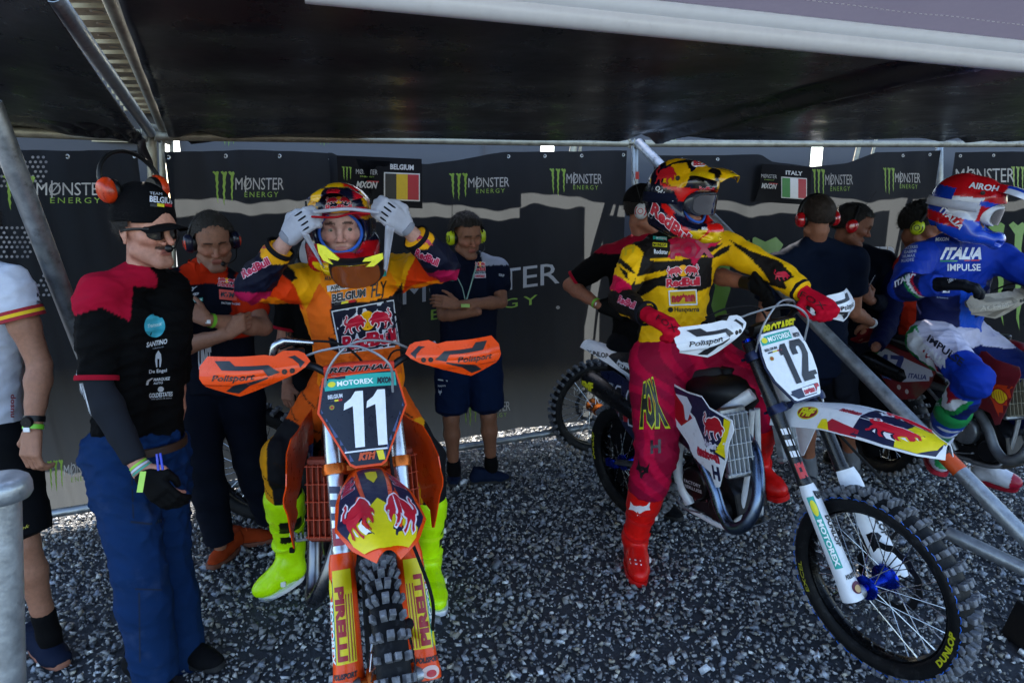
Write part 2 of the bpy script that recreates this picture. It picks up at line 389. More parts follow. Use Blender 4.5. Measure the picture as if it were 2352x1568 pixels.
# ---- ground and gravel
M_soil = mat('gravel_dust', '#3a3d42', .95, var=.45, vscale=60, bump=1., bscale=140)
g = grid(lambda u, v: (u, v, -.012), 40, 40, -60, 60, -20, 120)
setp(mk('ground', g, M_soil, smooth=True), kind='structure')
_iv = np.array([(x, y, z) for x in (-.62, .62) for y in (-.62, .62) for z in (-.62, .62)]); _if = np.array([(0, 1, 3, 2), (4, 6, 7, 5), (0, 4, 5, 1), (2, 3, 7, 6), (0, 2, 6, 4), (1, 5, 7, 3)])
def gravel(name, n, x0, x1, y0, y1, smin, smax, keep, cols):
    xs = rng.uniform(x0, x1, n); ys = rng.uniform(y0, y1, n); k = keep(xs, ys); xs, ys = xs[k], ys[k]; n = len(xs)
    s = smin * (smax / smin) ** (rng.random(n) ** 2.2)
    vs = []; per = _iv[None] * (1 + .30 * rng.standard_normal((n, len(_iv), 1)).clip(-1.3, 1.3)) + .16 * rng.standard_normal((n, len(_iv), 3))
    per = per * s[:, None, None] * np.stack([rng.uniform(.8, 1.35, n), rng.uniform(.6, 1.0, n), rng.uniform(.4, .7, n)], 1)[:, None]
    q = rng.standard_normal((n, 4)) * [1, .35, .35, 1]; q /= np.linalg.norm(q, axis=1)[:, None]; w, x, y, z = q.T
    Rm = np.stack([1 - 2 * (y * y + z * z), 2 * (x * y - z * w), 2 * (x * z + y * w), 2 * (x * y + z * w), 1 - 2 * (x * x + z * z), 2 * (y * z - x * w), 2 * (x * z - y * w), 2 * (y * z + x * w), 1 - 2 * (x * x + y * y)], 1).reshape(n, 3, 3)
    V = np.einsum('nij,nkj->nki', Rm, per) + np.stack([xs, ys, -.004 + s * .18 + rng.uniform(0, .008, n)], 1)[:, None]
    F = (_if[None] + (np.arange(n) * len(_iv))[:, None, None]).reshape(-1, 4)
    t = rng.random(n); c = np.array([lin(h) for h in cols])[rng.integers(0, len(cols), n)] * (.60 + .78 * t[:, None] ** 1.7)
    C = np.repeat(c, len(_iv), axis=0)
    me = bpy.data.meshes.new(name); V = V.reshape(-1, 3).astype(np.float32)
    me.vertices.add(len(V)); me.vertices.foreach_set('co', V.ravel()); me.loops.add(F.size); me.loops.foreach_set('vertex_index', F.ravel().astype(np.int32))
    me.polygons.add(len(F)); me.polygons.foreach_set('loop_start', np.arange(0, F.size, 4, dtype=np.int32)); me.update(calc_edges=True)
    at = me.color_attributes.new('Col', 'FLOAT_COLOR', 'POINT'); cc = np.ones((len(V), 4), np.float32); cc[:, :3] = C; at.data.foreach_set('color', cc.ravel())
    me.materials.append(mat('stone', rough=.62, vcol=True, var=.3, vscale=90, bump=.3, bscale=300))
    o = bpy.data.objects.new(name, me); COL.objects.link(o); setp(o, kind='stuff', label='grey and pale crushed stone covering the ground under the bikes'); return o
_fr = lambda x, y: (np.abs(x) < .80 * y + .35)
gravel('gravel', 112000, -5.2, 5.2, 2.0, 6.6, .0052, .018, _fr, ['#8f8f90', '#a6a5a3', '#7b7b7d', '#6c6d70', '#c0bfbb', '#8f949c', '#7a7a7a', '#9c9688'])
gravel('larger_stones', 1500, -4.6, 4.6, 2.0, 5.4, .016, .028, _fr, ['#8b9099', '#a2a6ad', '#777c86', '#c6c9ce'])
gravel('gravel_behind_wall', 9000, -5, 7, 3.6, 10, .012, .03, lambda x, y: (y > 5.0 + .25 * x) & (np.abs(x) < .9 * y), ['#9a958a', '#b5ae9e', '#7c776e', '#c9c2b2'])
# ---- metal tubes
M_galv = mat('galvanised_steel', '#989da2', .42, metal=.75, var=.3, vscale=18, bump=.25, bscale=60, stain=('#4a4a48', .7, 14.))
M_galv2 = mat('weathered_scaffold_steel', '#9a9484', .5, metal=.55, var=.3, vscale=14, bump=.3, bscale=50, stain=('#5a4a36', .8, 10.))
M_white = mat('white_pipe_wrap', '#dddbe0', .35, var=.05)
M_blk = mat('black_plastic', '#0b0b0d', .45, spec=.3, var=.15)
M_rub = mat('black_rubber', '#101012', .75, spec=.2, var=.25, bump=.2, bscale=200)
def pole(a, b, r, label, m=None, extra=None, name='scaffold_tube', group=None, cat_='pole'):
    a, b = np.array(a, float), np.array(b, float); ax = nrm(b - a); L = np.linalg.norm(b - a); n = 20
    w = r * .88
    prof = [(w, 0), (r - .001, 0), (r, .002)] + [(r, L * k / 6) for k in range(1, 6)] + [(r, L - .002), (r - .001, L), (w, L)]
    prof = prof + [(w, L - .03), (w, .03)]
    ref = (0, 0, 1) if abs(ax[2]) < .9 else (1, 0, 0)
    o = mk(name, lathe(prof, n, a, ax, ref, close=True), m or M_galv, smooth=True, label=label, cat_=cat_, group=group)
    return o
# ---- long banners along the wall
M_ban = mat('printed_banner_cloth', '#100f12', .7, var=.10, vscale=9, bump=.35, bscale=420, spec=.08, kind='cloth', alpha=.5, tint=(.052, .058, .064))
M_eye = mat('brass_eyelet', '#b9b6ae', .3, metal=.9, var=.1)
def wob(x, z, s): return .018 * math.sin(x * .021 + s + 1.7 * z) + .010 * math.sin(x * .047 - s * 2 + 3 * z) + .006 * math.sin(x * .11 + 5 * z + s)
def banner(x0, x1, top, bottom, label, eyelets=(), off=0., seed=0., fold=(), group='black printed banners along the wall'):
    """top / bottom: [(x, y)] edges of the cloth as seen in the photograph"""
    tx_, ty_ = zip(*top); bx_, by_ = zip(*bottom)
    def f(u, v):
        x = x0 + (x1 - x0) * u; Y = WY(x) - off; zt = P(x, np.interp(x, tx_, ty_), Y)[2]; zb = P(x, np.interp(x, bx_, by_), Y)[2]
        z = zb + (zt - zb) * v; w = wob(x, z, seed)
        for fx, amp, wd_ in fold: w += amp * math.exp(-((x - fx) / wd_) ** 2) * (.4 + .6 * v)
        for ex in eyelets: w += .012 * v ** 6 * math.cos(min(abs(x - ex) / 14, math.pi))
        # place on the wall line at the height z
        p = P(x, 483, Y); return (p[0], Y + w, z)
    nu = max(10, int((x1 - x0) / 9)); g = grid(f, nu, 60)
    root = thing('banner', f(.5, 0), label, 'banner', group)
    V, F = g; sh = mk('cloth_sheet', (V, F), M_ban, root, ang=180)
    for ex in eyelets:
        p = np.array(f((ex - x0) / (x1 - x0), .985)); mk('eyelet', lathe([(.006, -.002), (.010, -.003), (.013, -.001), (.010, .002), (.006, .001)], 14, p + A(0, -.002, 0), (0, 1, 0), close=True), M_eye, root)
    return root, sh
bot = [(-400, 1280), (100, 1165), (230, 1143), (1000, 1012), (1280, 973), (1600, 940), (2400, 870), (3000, 830)]
ban = {}
ban[1] = banner(-330, 330, [(-330, 340), (35, 346), (330, 346)], bot, 'black banner behind the cap man, left of the scaffold post, with pale dots', (165, 322), seed=.3)
ban[2] = banner(396, 770, [(396, 350), (600, 346), (770, 352)], bot, 'black banner behind the man with folded arms in red and navy shirt', (404, 532, 653, 762), seed=1.1)
ban[3] = banner(764, 1434, [(764, 352), (772, 352), (800, 366), (985, 378), (1060, 368), (1160, 350), (1434, 347)], bot, 'large black banner with giant pale lettering behind the man in yellow ear defenders', (1168, 1250, 1334, 1426), off=.02, seed=2.2, fold=((1350, -.02, 18), (1200, .02, 30)))
ban[4] = banner(1497, 2142, [(1497, 358), (1730, 357), (1760, 372), (1850, 384), (1930, 376), (1985, 352), (2142, 346)], bot, 'black banner with a giant green claw behind the second rider and navy tee man', (1560, 1640, 2058, 2120), seed=3.1, fold=((1720, -.03, 20), (1985, -.02, 15)))
ban[5] = banner(2178, 2700, [(2178, 350), (2700, 346)], bot, 'black banner at the right edge with a green claw behind the blue rider', (2190, 2260), seed=4.)
s = [ban[k][1] for k in range(6) if k in ban]
b1, b2, b3, b4, b5 = s
monster(b1, [(5, 403), (268, 403), (268, 485), (5, 485)])
monster(b2, [(488, 393), (665, 393), (663, 470), (488, 470)])
monster(b3, [(1031, 398), (1180, 394), (1180, 456), (1031, 459)])
monster(b3, [(1262, 387), (1392, 387), (1392, 450), (1262, 448)])
monster(b4, [(1865, 388), (1966, 388), (1966, 452), (1865, 455)])
monster(b4, [(2028, 385), (2120, 385), (2120, 448), (2028, 445)])
monster(b5, [(2195, 388), (2330, 386), (2330, 446), (2195, 446)], claw=False); emb(b5, CLAW, [(2322, 382), (2352, 382), (2352, 440), (2322, 440)], '#7c9c34', off=.002)
monster(b3, [(925, 645), (1285, 602), (1285, 690), (925, 745)], claw=False, wc='#9c9a9f')
emb(b3, SUNC, [(1277, 702), (1286, 702), (1286, 710), (1277, 710)], '#8d8b88')
emb(b4, CLAW, [(1500, 560), (1800, 540), (1790, 850), (1500, 900)], '#55791c', off=.002, step=14)
tx(b4, 'M\u00d8NSTER', [(1900, 565), (2060, 565), (2060, 620), (1900, 620)], '#77747a')
emb(b5, CLAW, [(2270, 512), (2400, 505), (2400, 740), (2270, 760)], '#55791c', off=.002, step=14)
monster(b1, [(108, 1058), (236, 1042), (240, 1112), (110, 1130)])
monster(b3, [(1062, 918), (1180, 908), (1180, 968), (1062, 978)])
tx(b3, 'M\u00d8NSTER', [(880, 956), (962, 944), (962, 962), (880, 974)], '#a8a6a4', .0); tx(b3, 'M\u00d8NSTER', [(1318, 888), (1415, 880), (1415, 900), (1318, 910)], '#a8a6a4', 0.)
for (cx0, cy0, cx1, cy1) in ((0, 358, 102, 430), (0, 520, 62, 590), (85, 630, 118, 680)):   # the printed halftone dots
    for i, yy in enumerate(np.arange(cy0, cy1, 11)):
        for j, xx in enumerate(np.arange(cx0, cx1, 12)):
            x_ = xx + (i % 2) * 6; t_ = rng.random()
            if t_ < .16: continue
            lay(b1, polyshape(SUNC), [(x_, yy), (x_ + 7, yy), (x_ + 7, yy + 6.5), (x_, yy + 6.5)], '#77757a', off=.0015, name='printed_dot', flat=True)
# ---- flag signs hung over the banners
M_ban2 = mat('sign_cloth', '#131215', .6, var=.08, spec=.1)
def flagsign(x0, x1, y0, y1, skew, cols, word, label, off):
    f = lambda u, v: (lambda Y: np.array([P(x0 + (x1 - x0) * u, 483, Y)[0], Y + .008 * math.sin(5 * u + 3 * v), P(x0 + (x1 - x0) * u, y1 + skew * u + (y0 - y1) * v, Y)[2]]))(WY(x0 + (x1 - x0) * u) - off)
    root = thing('flag_banner', f(.5, 0), label, 'banner', 'small country banners')
    sh = mk('cloth_sheet', grid(f, 24, 16), M_ban2, root, ang=180); w, h = x1 - x0, y1 - y0
    Q = lambda a, b, c, d: [(x0 + w * a, y0 + h * b + skew * a), (x0 + w * c, y0 + h * b + skew * c), (x0 + w * c, y0 + h * d + skew * c), (x0 + w * a, y0 + h * d + skew * a)]
    emb(sh, [[(0, 0), (1, 0), (1, 1), (0, 1)]], Q(.535, .30, .965, .86), '#c9c4c0', name='flag_border')
    for i, c in enumerate(cols): emb(sh, [[(0, 0), (1, 0), (1, 1), (0, 1)]], Q(.55 + .134 * i, .325, .684 + .134 * i, .835), c, off=.003, name='flag_stripe')
    tx(sh, word, Q(.61, .13, .89, .24), '#c9c4c0', .03, off=.003)
    emb(sh, CLAW, Q(.03, .22, .15, .5), '#7c9c34', off=.003); tx(sh, 'M\u00d8NSTER', Q(.2, .26, .46, .36), '#b0aca8', .0, off=.003); tx(sh, 'ENERGY', Q(.25, .39, .42, .42), '#7c9c34', .0, off=.003)
    tx(sh, 'MXON', Q(.2, .5, .46, .64), '#b0aca8', .04, .3, off=.003); emb(sh, [[(0, 0), (1, 0), (1.05, 1), (0, 1)]], Q(.33, .485, .47, .515), '#a01822', off=.003, name='red_bar')
flagsign(779, 971, 357, 471, 8, ('#141416', '#c9a20a', '#a30d1e'), 'BELGIUM', 'small black banner with the word BELGIUM over a black, yellow and red flag', .07)
flagsign(1721, 1858, 375, 462, 9, ('#2c7a34', '#d8d4d4', '#a8182c'), 'ITALY', 'small black banner with the word ITALY over a green, white and red flag', .07)
# ---- roof cloths
M_roof = mat('black_tarpaulin', '#222126', .3, var=.12, vscale=5, bump=.4, bscale=14, spec=.35)
M_gcl = mat('grey_mesh_cloth', '#3b394a', .75, var=.08, vscale=30, kind='cloth', alpha=.5, tint=(.045, .045, .065))
def roofsheet(name, corners, label, sag, nu, nv, extra=None, m=M_roof, t=.002):
    a, b, c, d = [np.array(p, float) for p in corners]     # near-left, near-right, far-right, far-left
    def f(u, v):
        p = (a * (1 - u) + b * u) * (1 - v) + (d * (1 - u) + c * u) * v
        z = -sag * math.sin(math.pi * v) * (.6 + .4 * math.sin(3 * u + 1))
        z += .006 * math.sin(u * 26 + 3 * math.sin(v * 5)) * v ** 2 + .004 * math.sin(v * 34 + 6 * u) * (1 - u)
        if extra: z += extra(u, v, p)
        return p + A(0, 0, z)
    return mk(name, thick(grid(f, nu, nv), t), m, smooth=True, ang=180, label=label, cat_='canopy')
def _seg(p, a, b):
    a, b = np.array(a[:2]), np.array(b[:2]); q = p[:2]; ab = b - a; h = ((q - a) @ ab) / (ab @ ab); return np.linalg.norm(q - a - ab * np.clip(h, 0, 1)), h
_c1, _c2 = P(1470, 322, 4.9), P(2250, 118, 2.25)
def _crease(u, v, p):
    d, h = _seg(p, _c1, _c2); z = -.035 * math.exp(-(d / .06) ** 2) + .02 * math.exp(-((d - .12) / .08) ** 2)
    for cx_, cy_ in ((P(400, 318, 3.9)[:2]), (P(1460, 324, 4.95)[:2]), (P(2150, 322, 5.5)[:2])):
        r = math.hypot(p[0] - cx_, p[1] - cy_); an = math.atan2(p[1] - cy_, p[0] - cx_); z += .030 * math.exp(-(r / .42) ** 2) * math.sin(an * 7) * min(r / .08, 1)
    return z
def backz(x, y, o=.12): return P(x, y, WY(x) - o)
roofsheet('roof_canopy', [P(250, -60, 1.72), P(2620, 152, 2.22), backz(2700, 322), backz(392, 318)], 'large black tarpaulin roof stretched over both bikes, glossy underside', .02, 150, 90, _crease)
_lc = [P(-420, -330, 1.3), P(88, -30, 1.62), P(336, 330, 3.5), P(-420, 235, 3.35)]
def _fl(u, v, p):
    z = 0
    for k, (px_, py_) in enumerate(((300, 300), (255, 265), (200, 320))):
        q = P(px_, py_, 3.3); d = math.hypot(p[0] - q[0], p[1] - q[1]); z += .018 * math.exp(-(d / .15) ** 2) * math.sin(d * 45 + k + math.atan2(p[1] - q[1], p[0] - q[0]) * 4)
    return z
roofsheet('roof_canopy', _lc, 'black tarpaulin roof section at the top left corner, crumpled at its end', .02, 90, 80, _fl)
_fl1 = [P(300, 300, 3.3), P(338, 322, 3.4), P(352, 405, 3.5), P(330, 372, 3.5)]
mk('tarpaulin_flap', thick(grid(lambda u, v: (lambda p: p + A(0, .02 * math.sin(6 * v + 4 * u), 0))((_fl1[0] * (1 - u) + _fl1[1] * u) * (1 - v) + (_fl1[3] * (1 - u) + _fl1[2] * u) * v), 8, 14), .002), M_roof, ang=180, label='loose black tarpaulin corner hanging beside the scaffold joint', cat_='tarpaulin')
# front edge pipe and the grey cloth above it
_pa, _pb = P(700, -22, 1.55), P(2700, 178, 2.12)
fp = thing('roof_edge_pipe', (_pa + _pb) / 2, 'white wrapped pipe along the front edge of the roof', 'pipe')
mk('pipe', tube([_pa, _pb], .026, 24), M_white, fp)
_off = A(0, -.012, .034)
mk('cloth_hem', tube([_pa + _off, _pb + _off], .021, 20), mat('white_hem', '#e4e6ef', .6, var=.03), fp)
def _gc(u, v):
    p = _pa * (1 - u) + _pb * u; return p + A(0, -.02, .045) + A(.1, -1.5, .30) * v + A(0, 0, .02 * math.sin(u * 30 + v * 4) * v + .015 * math.sin(u * 61 + v * 9) * v)
gcl = thing('front_awning', _gc(.5, .5), 'pale grey violet cloth awning above the white pipe', 'awning')
mk('cloth_sheet', grid(_gc, 90, 20), M_gcl, gcl, ang=180)
for i in range(150):
    u_ = .02 + .96 * i / 150; p = np.array(_gc(u_, .055)); p2 = np.array(_gc(u_ + .003, .0555)); mk('stitch', tube([p - A(0, 0, .002), p2 - A(0, 0, .002)], .0007, 5), M_white, gcl, reg=False)
# ---- scaffold frame
jx = P(345, 312, 3.62)
pole(P(116, -18, 1.75), P(346, 305, 3.55), .0242, 'galvanised tube running from the top edge down to the scaffold joint above the cap man')
pole(P(-60, 300, 3.35), P(338, 316, 3.62), .024, 'horizontal scaffold tube left of the joint under the black roof', M_galv2)
pole(P(356, 312, 3.66), P(1440, 330, 5.0), .0242, 'long horizontal scaffold tube carrying the back edge of the roof', M_galv2)
pole(P(1480, 330, 5.05), P(2650, 332, 5.9), .0242, 'horizontal scaffold tube above the green claw banner at the right', M_galv2)
post = pole(G(372, 1130), P(347, 285, 3.7), .026, 'upright scaffold post behind the cap man, between two banners', M_galv2)
for k, (x_, w_) in enumerate(((378, .017), (400, .012))):
    pole(P(x_ + 8, 980, 4.0), P(x_ - 10, 150, 4.0), w_, ('thin pale upright tube just right of the scaffold post', 'thinnest upright tube with bright edge beside the black banner')[k], M_galv2)
pole(P(1462, 980, 5.1), P(1458, 322, 5.1), .0242, 'upright scaffold post left of the second rider helmet, with red tape')
mk('red_tape', tube([P(1460, 412, 5.1), P(1460, 395, 5.1)], .0252, 16), mat('red_tape', '#b3241c', .5), None, label='red tape wrapped round the post left of the rider helmet', cat_='tape')
pole(P(2160, 900, 5.7), P(2157, 322, 5.7), .028, 'upright scaffold post behind the blue rider helmet')
# rosette joints
def rosette(c, r, label, pr=.0):
    t = thing('scaffold_coupler', c, label, 'clamp'); M_ = M_galv2
    mk('disc', lathe([(.02, -.005), (r, -.006), (r + .002, 0), (r, .006), (.02, .005)], 20, c, (0, 0, 1), (1, 0, 0)), M_, t)
    for k in range(6):
        a = k * math.pi / 3 + .3; p = c + A(math.cos(a) * (r - .012), math.sin(a) * (r - .012), 0); mk('wedge', box(p, (.018, .010, .06), .002, Matrix.Rotation(a, 3, 'Z')), M_, t)
rosette(P(347, 312, 3.7), .07, 'round scaffold coupler where the tubes meet above the cap man')
rosette(P(1458, 330, 5.1), .055, 'round scaffold coupler at the top of the middle post')
rosette(P(2158, 328, 5.7), .05, 'round scaffold coupler at the top of the right hand post')
# diagonal tubes
pole(P(-24, 235, 2.3), P(268, 1000, 2.95), .036, 'thick grey diagonal tube at the left behind the cap man shoulder')
dg = pole(P(1466, 328, 5.05), P(2470, 1352, 2.45), .034, 'long galvanised diagonal tube crossing in front of the navy shirt man and the red bike')
st_ = (P(2163, 1112, 2.76), P(2196, 1146, 2.70))
_a, _b = np.array(P(1466, 328, 5.05)), np.array(P(2470, 1352, 2.45))
def on(t): return _a + (_b - _a) * t
def tpix(x):
    lo, hi = 0., 1.
    for _ in range(40):
        m_ = (lo + hi) / 2
        if proj(on(m_))[0] < x: lo = m_
        else: hi = m_
    return lo
for n_, x0_, x1_, c_, lb in (('orange_sticker', 2172, 2206, '#c94a12', 'orange sticker wrapped round the long diagonal tube'), ('black_sticker', 2166, 2173, '#1a1210', 'black sticker band just above the orange sticker on the diagonal tube')):
    t0, t1 = tpix(x0_), tpix(x1_); o = mk(n_, tube([on(t0), on(t1)], .0346, 20, cap=False), dmat(c_), None, label=lb, cat_='sticker')
    if n_[0] == 'o': tx(o, 'scaffold', qd(2170, 1131, 2190, 1143, 6), '#3a1408', .01, off=.001, step=4)
pole(P(2175, 1222, 2.8), P(2470, 1362, 2.45), .030, 'low galvanised tube meeting the ground at the lower right edge')
pole(P(-60, 1208, 3.35), P(1440, 965, 5.0), .0245, 'low rail running along the foot of the banners')
pole(P(1440, 965, 5.0), P(2500, 870, 5.7), .0245, 'low rail behind the second bike and the red bike')
# blurred barrier post close to the lens on the left
sp = thing('barrier_post', P(-30, 1900, 1.12), 'pale grey barrier post with flat round cap, close at the lower left edge', 'post')
pt, pb_ = P(2, 1130, 1.12), P(18, 1700, 1.06)
mk('post', tube([pt, pb_ + A(-.012, 0, -.1)], [.030, .030], 28), M_galv, sp)
mk('cap', lathe([(.001, .028), (.036, .028), (.044, .022), (.047, .012), (.047, -.004), (.042, -.012), (.03, -.014)], 32, pt, (0, 0, 1), (1, 0, 0)), M_galv, sp)
# black block at the right edge
bb_ = G(2365, 1475); blk = mk('rubber_base_block', loft([[bb_ + A(sx * w_, sy * w_, z_) for sx, sy in ((-1, -1), (1, -1), (1, 1), (-1, 1))] for w_, z_ in ((.07, 0), (.068, .01), (.045, .16), (.04, .165))]), M_rub, ang=30, label='black rubber foot block at the right edge by the front wheel', cat_='block')
# steel deck planks above the gap
M_deck = mat('dusty_galvanised_deck', '#b7a988', .6, metal=.25, var=.3, vscale=12, bump=.3, bscale=40, stain=('#6a5636', .8, 9.))
dk = thing('steel_deck', P(300, 60, 3.2), 'perforated galvanised steel scaffold deck seen through the gap in the roof', 'scaffold deck')
_dl = lambda y: np.interp(y, [-60, 0, 120, 330], [98, 124, 198, 345]); _dr = lambda y: np.interp(y, [-60, 0, 120, 330], [240, 258, 312, 392])
zdk = 2.36
ys = np.array([-70, -40, -12, 18, 46, 74, 100, 124, 146, 166, 184, 200, 215, 229, 242, 254, 265, 275, 284, 292, 300])
def DK(x, y, dz=0.): return G(x, y, zdk + dz)
for i in range(len(ys) - 1):
    y0, y1 = ys[i], ys[i + 1]; L0, R0 = _dl(y0) - 8, _dr(y0) + 14
    a, b = DK(L0, y0), DK(R0, y0); yy = a[1]; yy1 = DK(L0, y1)[1]; d = yy1 - yy; w_ = d * .62
    sec = lambda x: [(x, yy, zdk + .05), (x, yy + .01 * d, zdk), (x, yy + w_, zdk), (x, yy + w_ + .01 * d, zdk + .05), (x, yy + d * .97, zdk + .055), (x, yy + d * .97, zdk + .07), (x, yy, zdk + .07)]
    pl = mk('plank', loft([sec(a[0]), sec(b[0])]), M_deck, dk, ang=30)
    xc = (a[0] + b[0]) / 2 + rng.uniform(-.03, .03); mk('hole_rim', lathe([(.012, 0), (.020, -.001), (.024, .001), (.026, .004)], 18, (xc, yy + w_ / 2, zdk - .001), (0, 0, 1), (1, 0, 0)), M_galv2, pl)
    mk('hole_light_disc', lathe([(.0005, -.0035), (.0165, -.0035), (.0175, -.002)], 16, (xc, yy + w_ / 2, zdk + .001), (0, 0, 1), (1, 0, 0)), mat('painted_hole_light', '#d8c7a0', .7), pl)  # pale disc in place of the hole, painted as bright as light through it
pole(P(246, -30, 1.95), P(386, 322, 4.0), .026, 'dented tube along the right side of the steel deck', M_galv2)
# deck edge beams seen over the left banner
for i, (y0, y1) in enumerate(((322, 328), (331, 337), (339, 344))):
    a, b = P(-60, (y0 + y1) / 2 - 8, 4.3 + .2 * i), P(350, (y0 + y1) / 2 - 1, 4.6 + .2 * i)
    mk('scaffold_beam', loft([[a + A(0, s1 * .02, s2 * .012) for s1, s2 in ((-1, -1), (1, -1), (1, 1), (-1, 1))], [b + A(0, s1 * .02, s2 * .012) for s1, s2 in ((-1, -1), (1, -1), (1, 1), (-1, 1))]]), M_deck, ang=30, label=('nearest pale deck beam above the left banner', 'middle pale deck beam above the left banner', 'farthest pale deck beam above the left banner')[i], cat_='beam')
# ---- added cloths behind, cut to shade the wall except for a strip of sun
M_grey = mat('dark_grey_shade_cloth', '#4a494d', .7, var=.1, vscale=9)
def behind(x0, x1, d, z0, z1, label, m=M_grey, n=40, name='rear_shade_cloth'):
    f = lambda u, v: (lambda x: (lambda p: A(p[0], p[1] + d + .02 * math.sin(9 * u + 2 * v), z0 + (z1 - z0) * v))(P(x, 483, WY(x))))(x0 + (x1 - x0) * u)
    r = thing(name, f(.5, 0), label, 'banner', 'outer barrier cloths behind the banner wall'); s_ = mk('cloth_sheet', thick(grid(f, n, 6), .002), m, r, ang=180); return r, s_, f
T = math.tan(SUN_EL)
hu, s_hu, f_hu = behind(245, 1100, .9, 1.86 + .59, 3.3, 'grey outer cloth seen above the wall left of the yellow ear defenders man')
h2, s_h2, _ = behind(1095, 2800, .9, 1.87 + .67, 3.3, 'long grey outer cloth seen above the wall, both sides of the middle post')
behind(-700, 205, .9, .9, 3.2, 'outer cloth behind the left banner')
def lower(x0, x1, label): return behind(x0, x1, .9, .62, (1.765 + .59) if x0 < 1000 else (1.78 + .67), label)
_l1 = lower(245, 1100, 'lower outer cloth behind the orange rider and the folded arms man')[1]; lower(1095, 1252, 'narrow lower outer cloth behind the giant lettering')
_l2 = lower(1288, 1960, 'lower outer cloth behind the second rider')[1]
for o_, a_ in ((_l1, (509, 540)), (_l1, (730, 757)), (_l2, (1535, 1553)), (_l2, (1675, 1692)), (_l2, (1800, 1814)), (_l2, (2030, 2046))): emb(o_, CLAW, [(a_[0], 298), (a_[1], 298), (a_[1], 335), (a_[0], 335)], '#7c9c34', off=.004, name='claw_print')
lower(1995, 2800, 'lower outer cloth behind the blue rider')
for i, (x0_, y0_, x1_, y1_, r_) in enumerate(((1240, 700, 1360, 300, .03), (1290, 640, 1345, 420, .012), (1270, 760, 1330, 560, .012), (1900, 640, 2000, 380, .02), (1960, 520, 2060, 300, .012))):
    pole(P(x0_, y0_, WY(x0_) + .6), P(x1_, y1_ - 160, WY(x1_) + .6), r_, 'brace tube behind the banner wall near ' + ('the giant lettering, thickest', 'the middle post, upright', 'the middle post, lowest', 'the giant claw, thick', 'the right hand post, thin')[i], M_galv2, group='brace tubes behind the wall')
# ================================================================== MOTORCYCLES
M_steel = mat('bright_steel', '#a9adb2', .25, metal=1., var=.1, vscale=60)
M_dsteel = mat('dark_cast_metal', '#2c2d31', .42, metal=.8, var=.25, vscale=40, bump=.2, bscale=160)
M_alu = mat('cast_aluminium', '#9a9da1', .42, metal=.9, var=.2, vscale=40, bump=.2, bscale=200)
M_tyre = mat('tyre_rubber', '#0c0d10', .62, spec=.2, var=.3, vscale=30, bump=.3, bscale=120, stain=('#3a3a3c', .6, 22.))
M_knob = mat('scuffed_tread_rubber', '#5e6066', .6, var=.5, vscale=50, bump=.4, bscale=160, stain=('#8d9098', .8, 60.))
M_chain = mat('oily_chain', '#56514a', .4, metal=.9)
M_seat = mat('gripper_seat_cover', '#111219', .7, var=.15, vscale=40, bump=.5, bscale=500)
def rotm(ax, t):
    return np.array(Matrix.Rotation(t, 4, Vector(ax)))
def about(M, c):
    T = np.eye(4); T[:3, 3] = c; Ti = np.eye(4); Ti[:3, 3] = -np.array(c); return T @ M @ Ti
AX_ = A(-math.sin(R(26)), 0, math.cos(R(26))); F0_ = A(1.45, 0, .35); S0_ = F0_ + AX_ * .75 + A(-.022, 0, -.01)
FWD_ = A(math.cos(R(26)), 0, math.sin(R(26)))
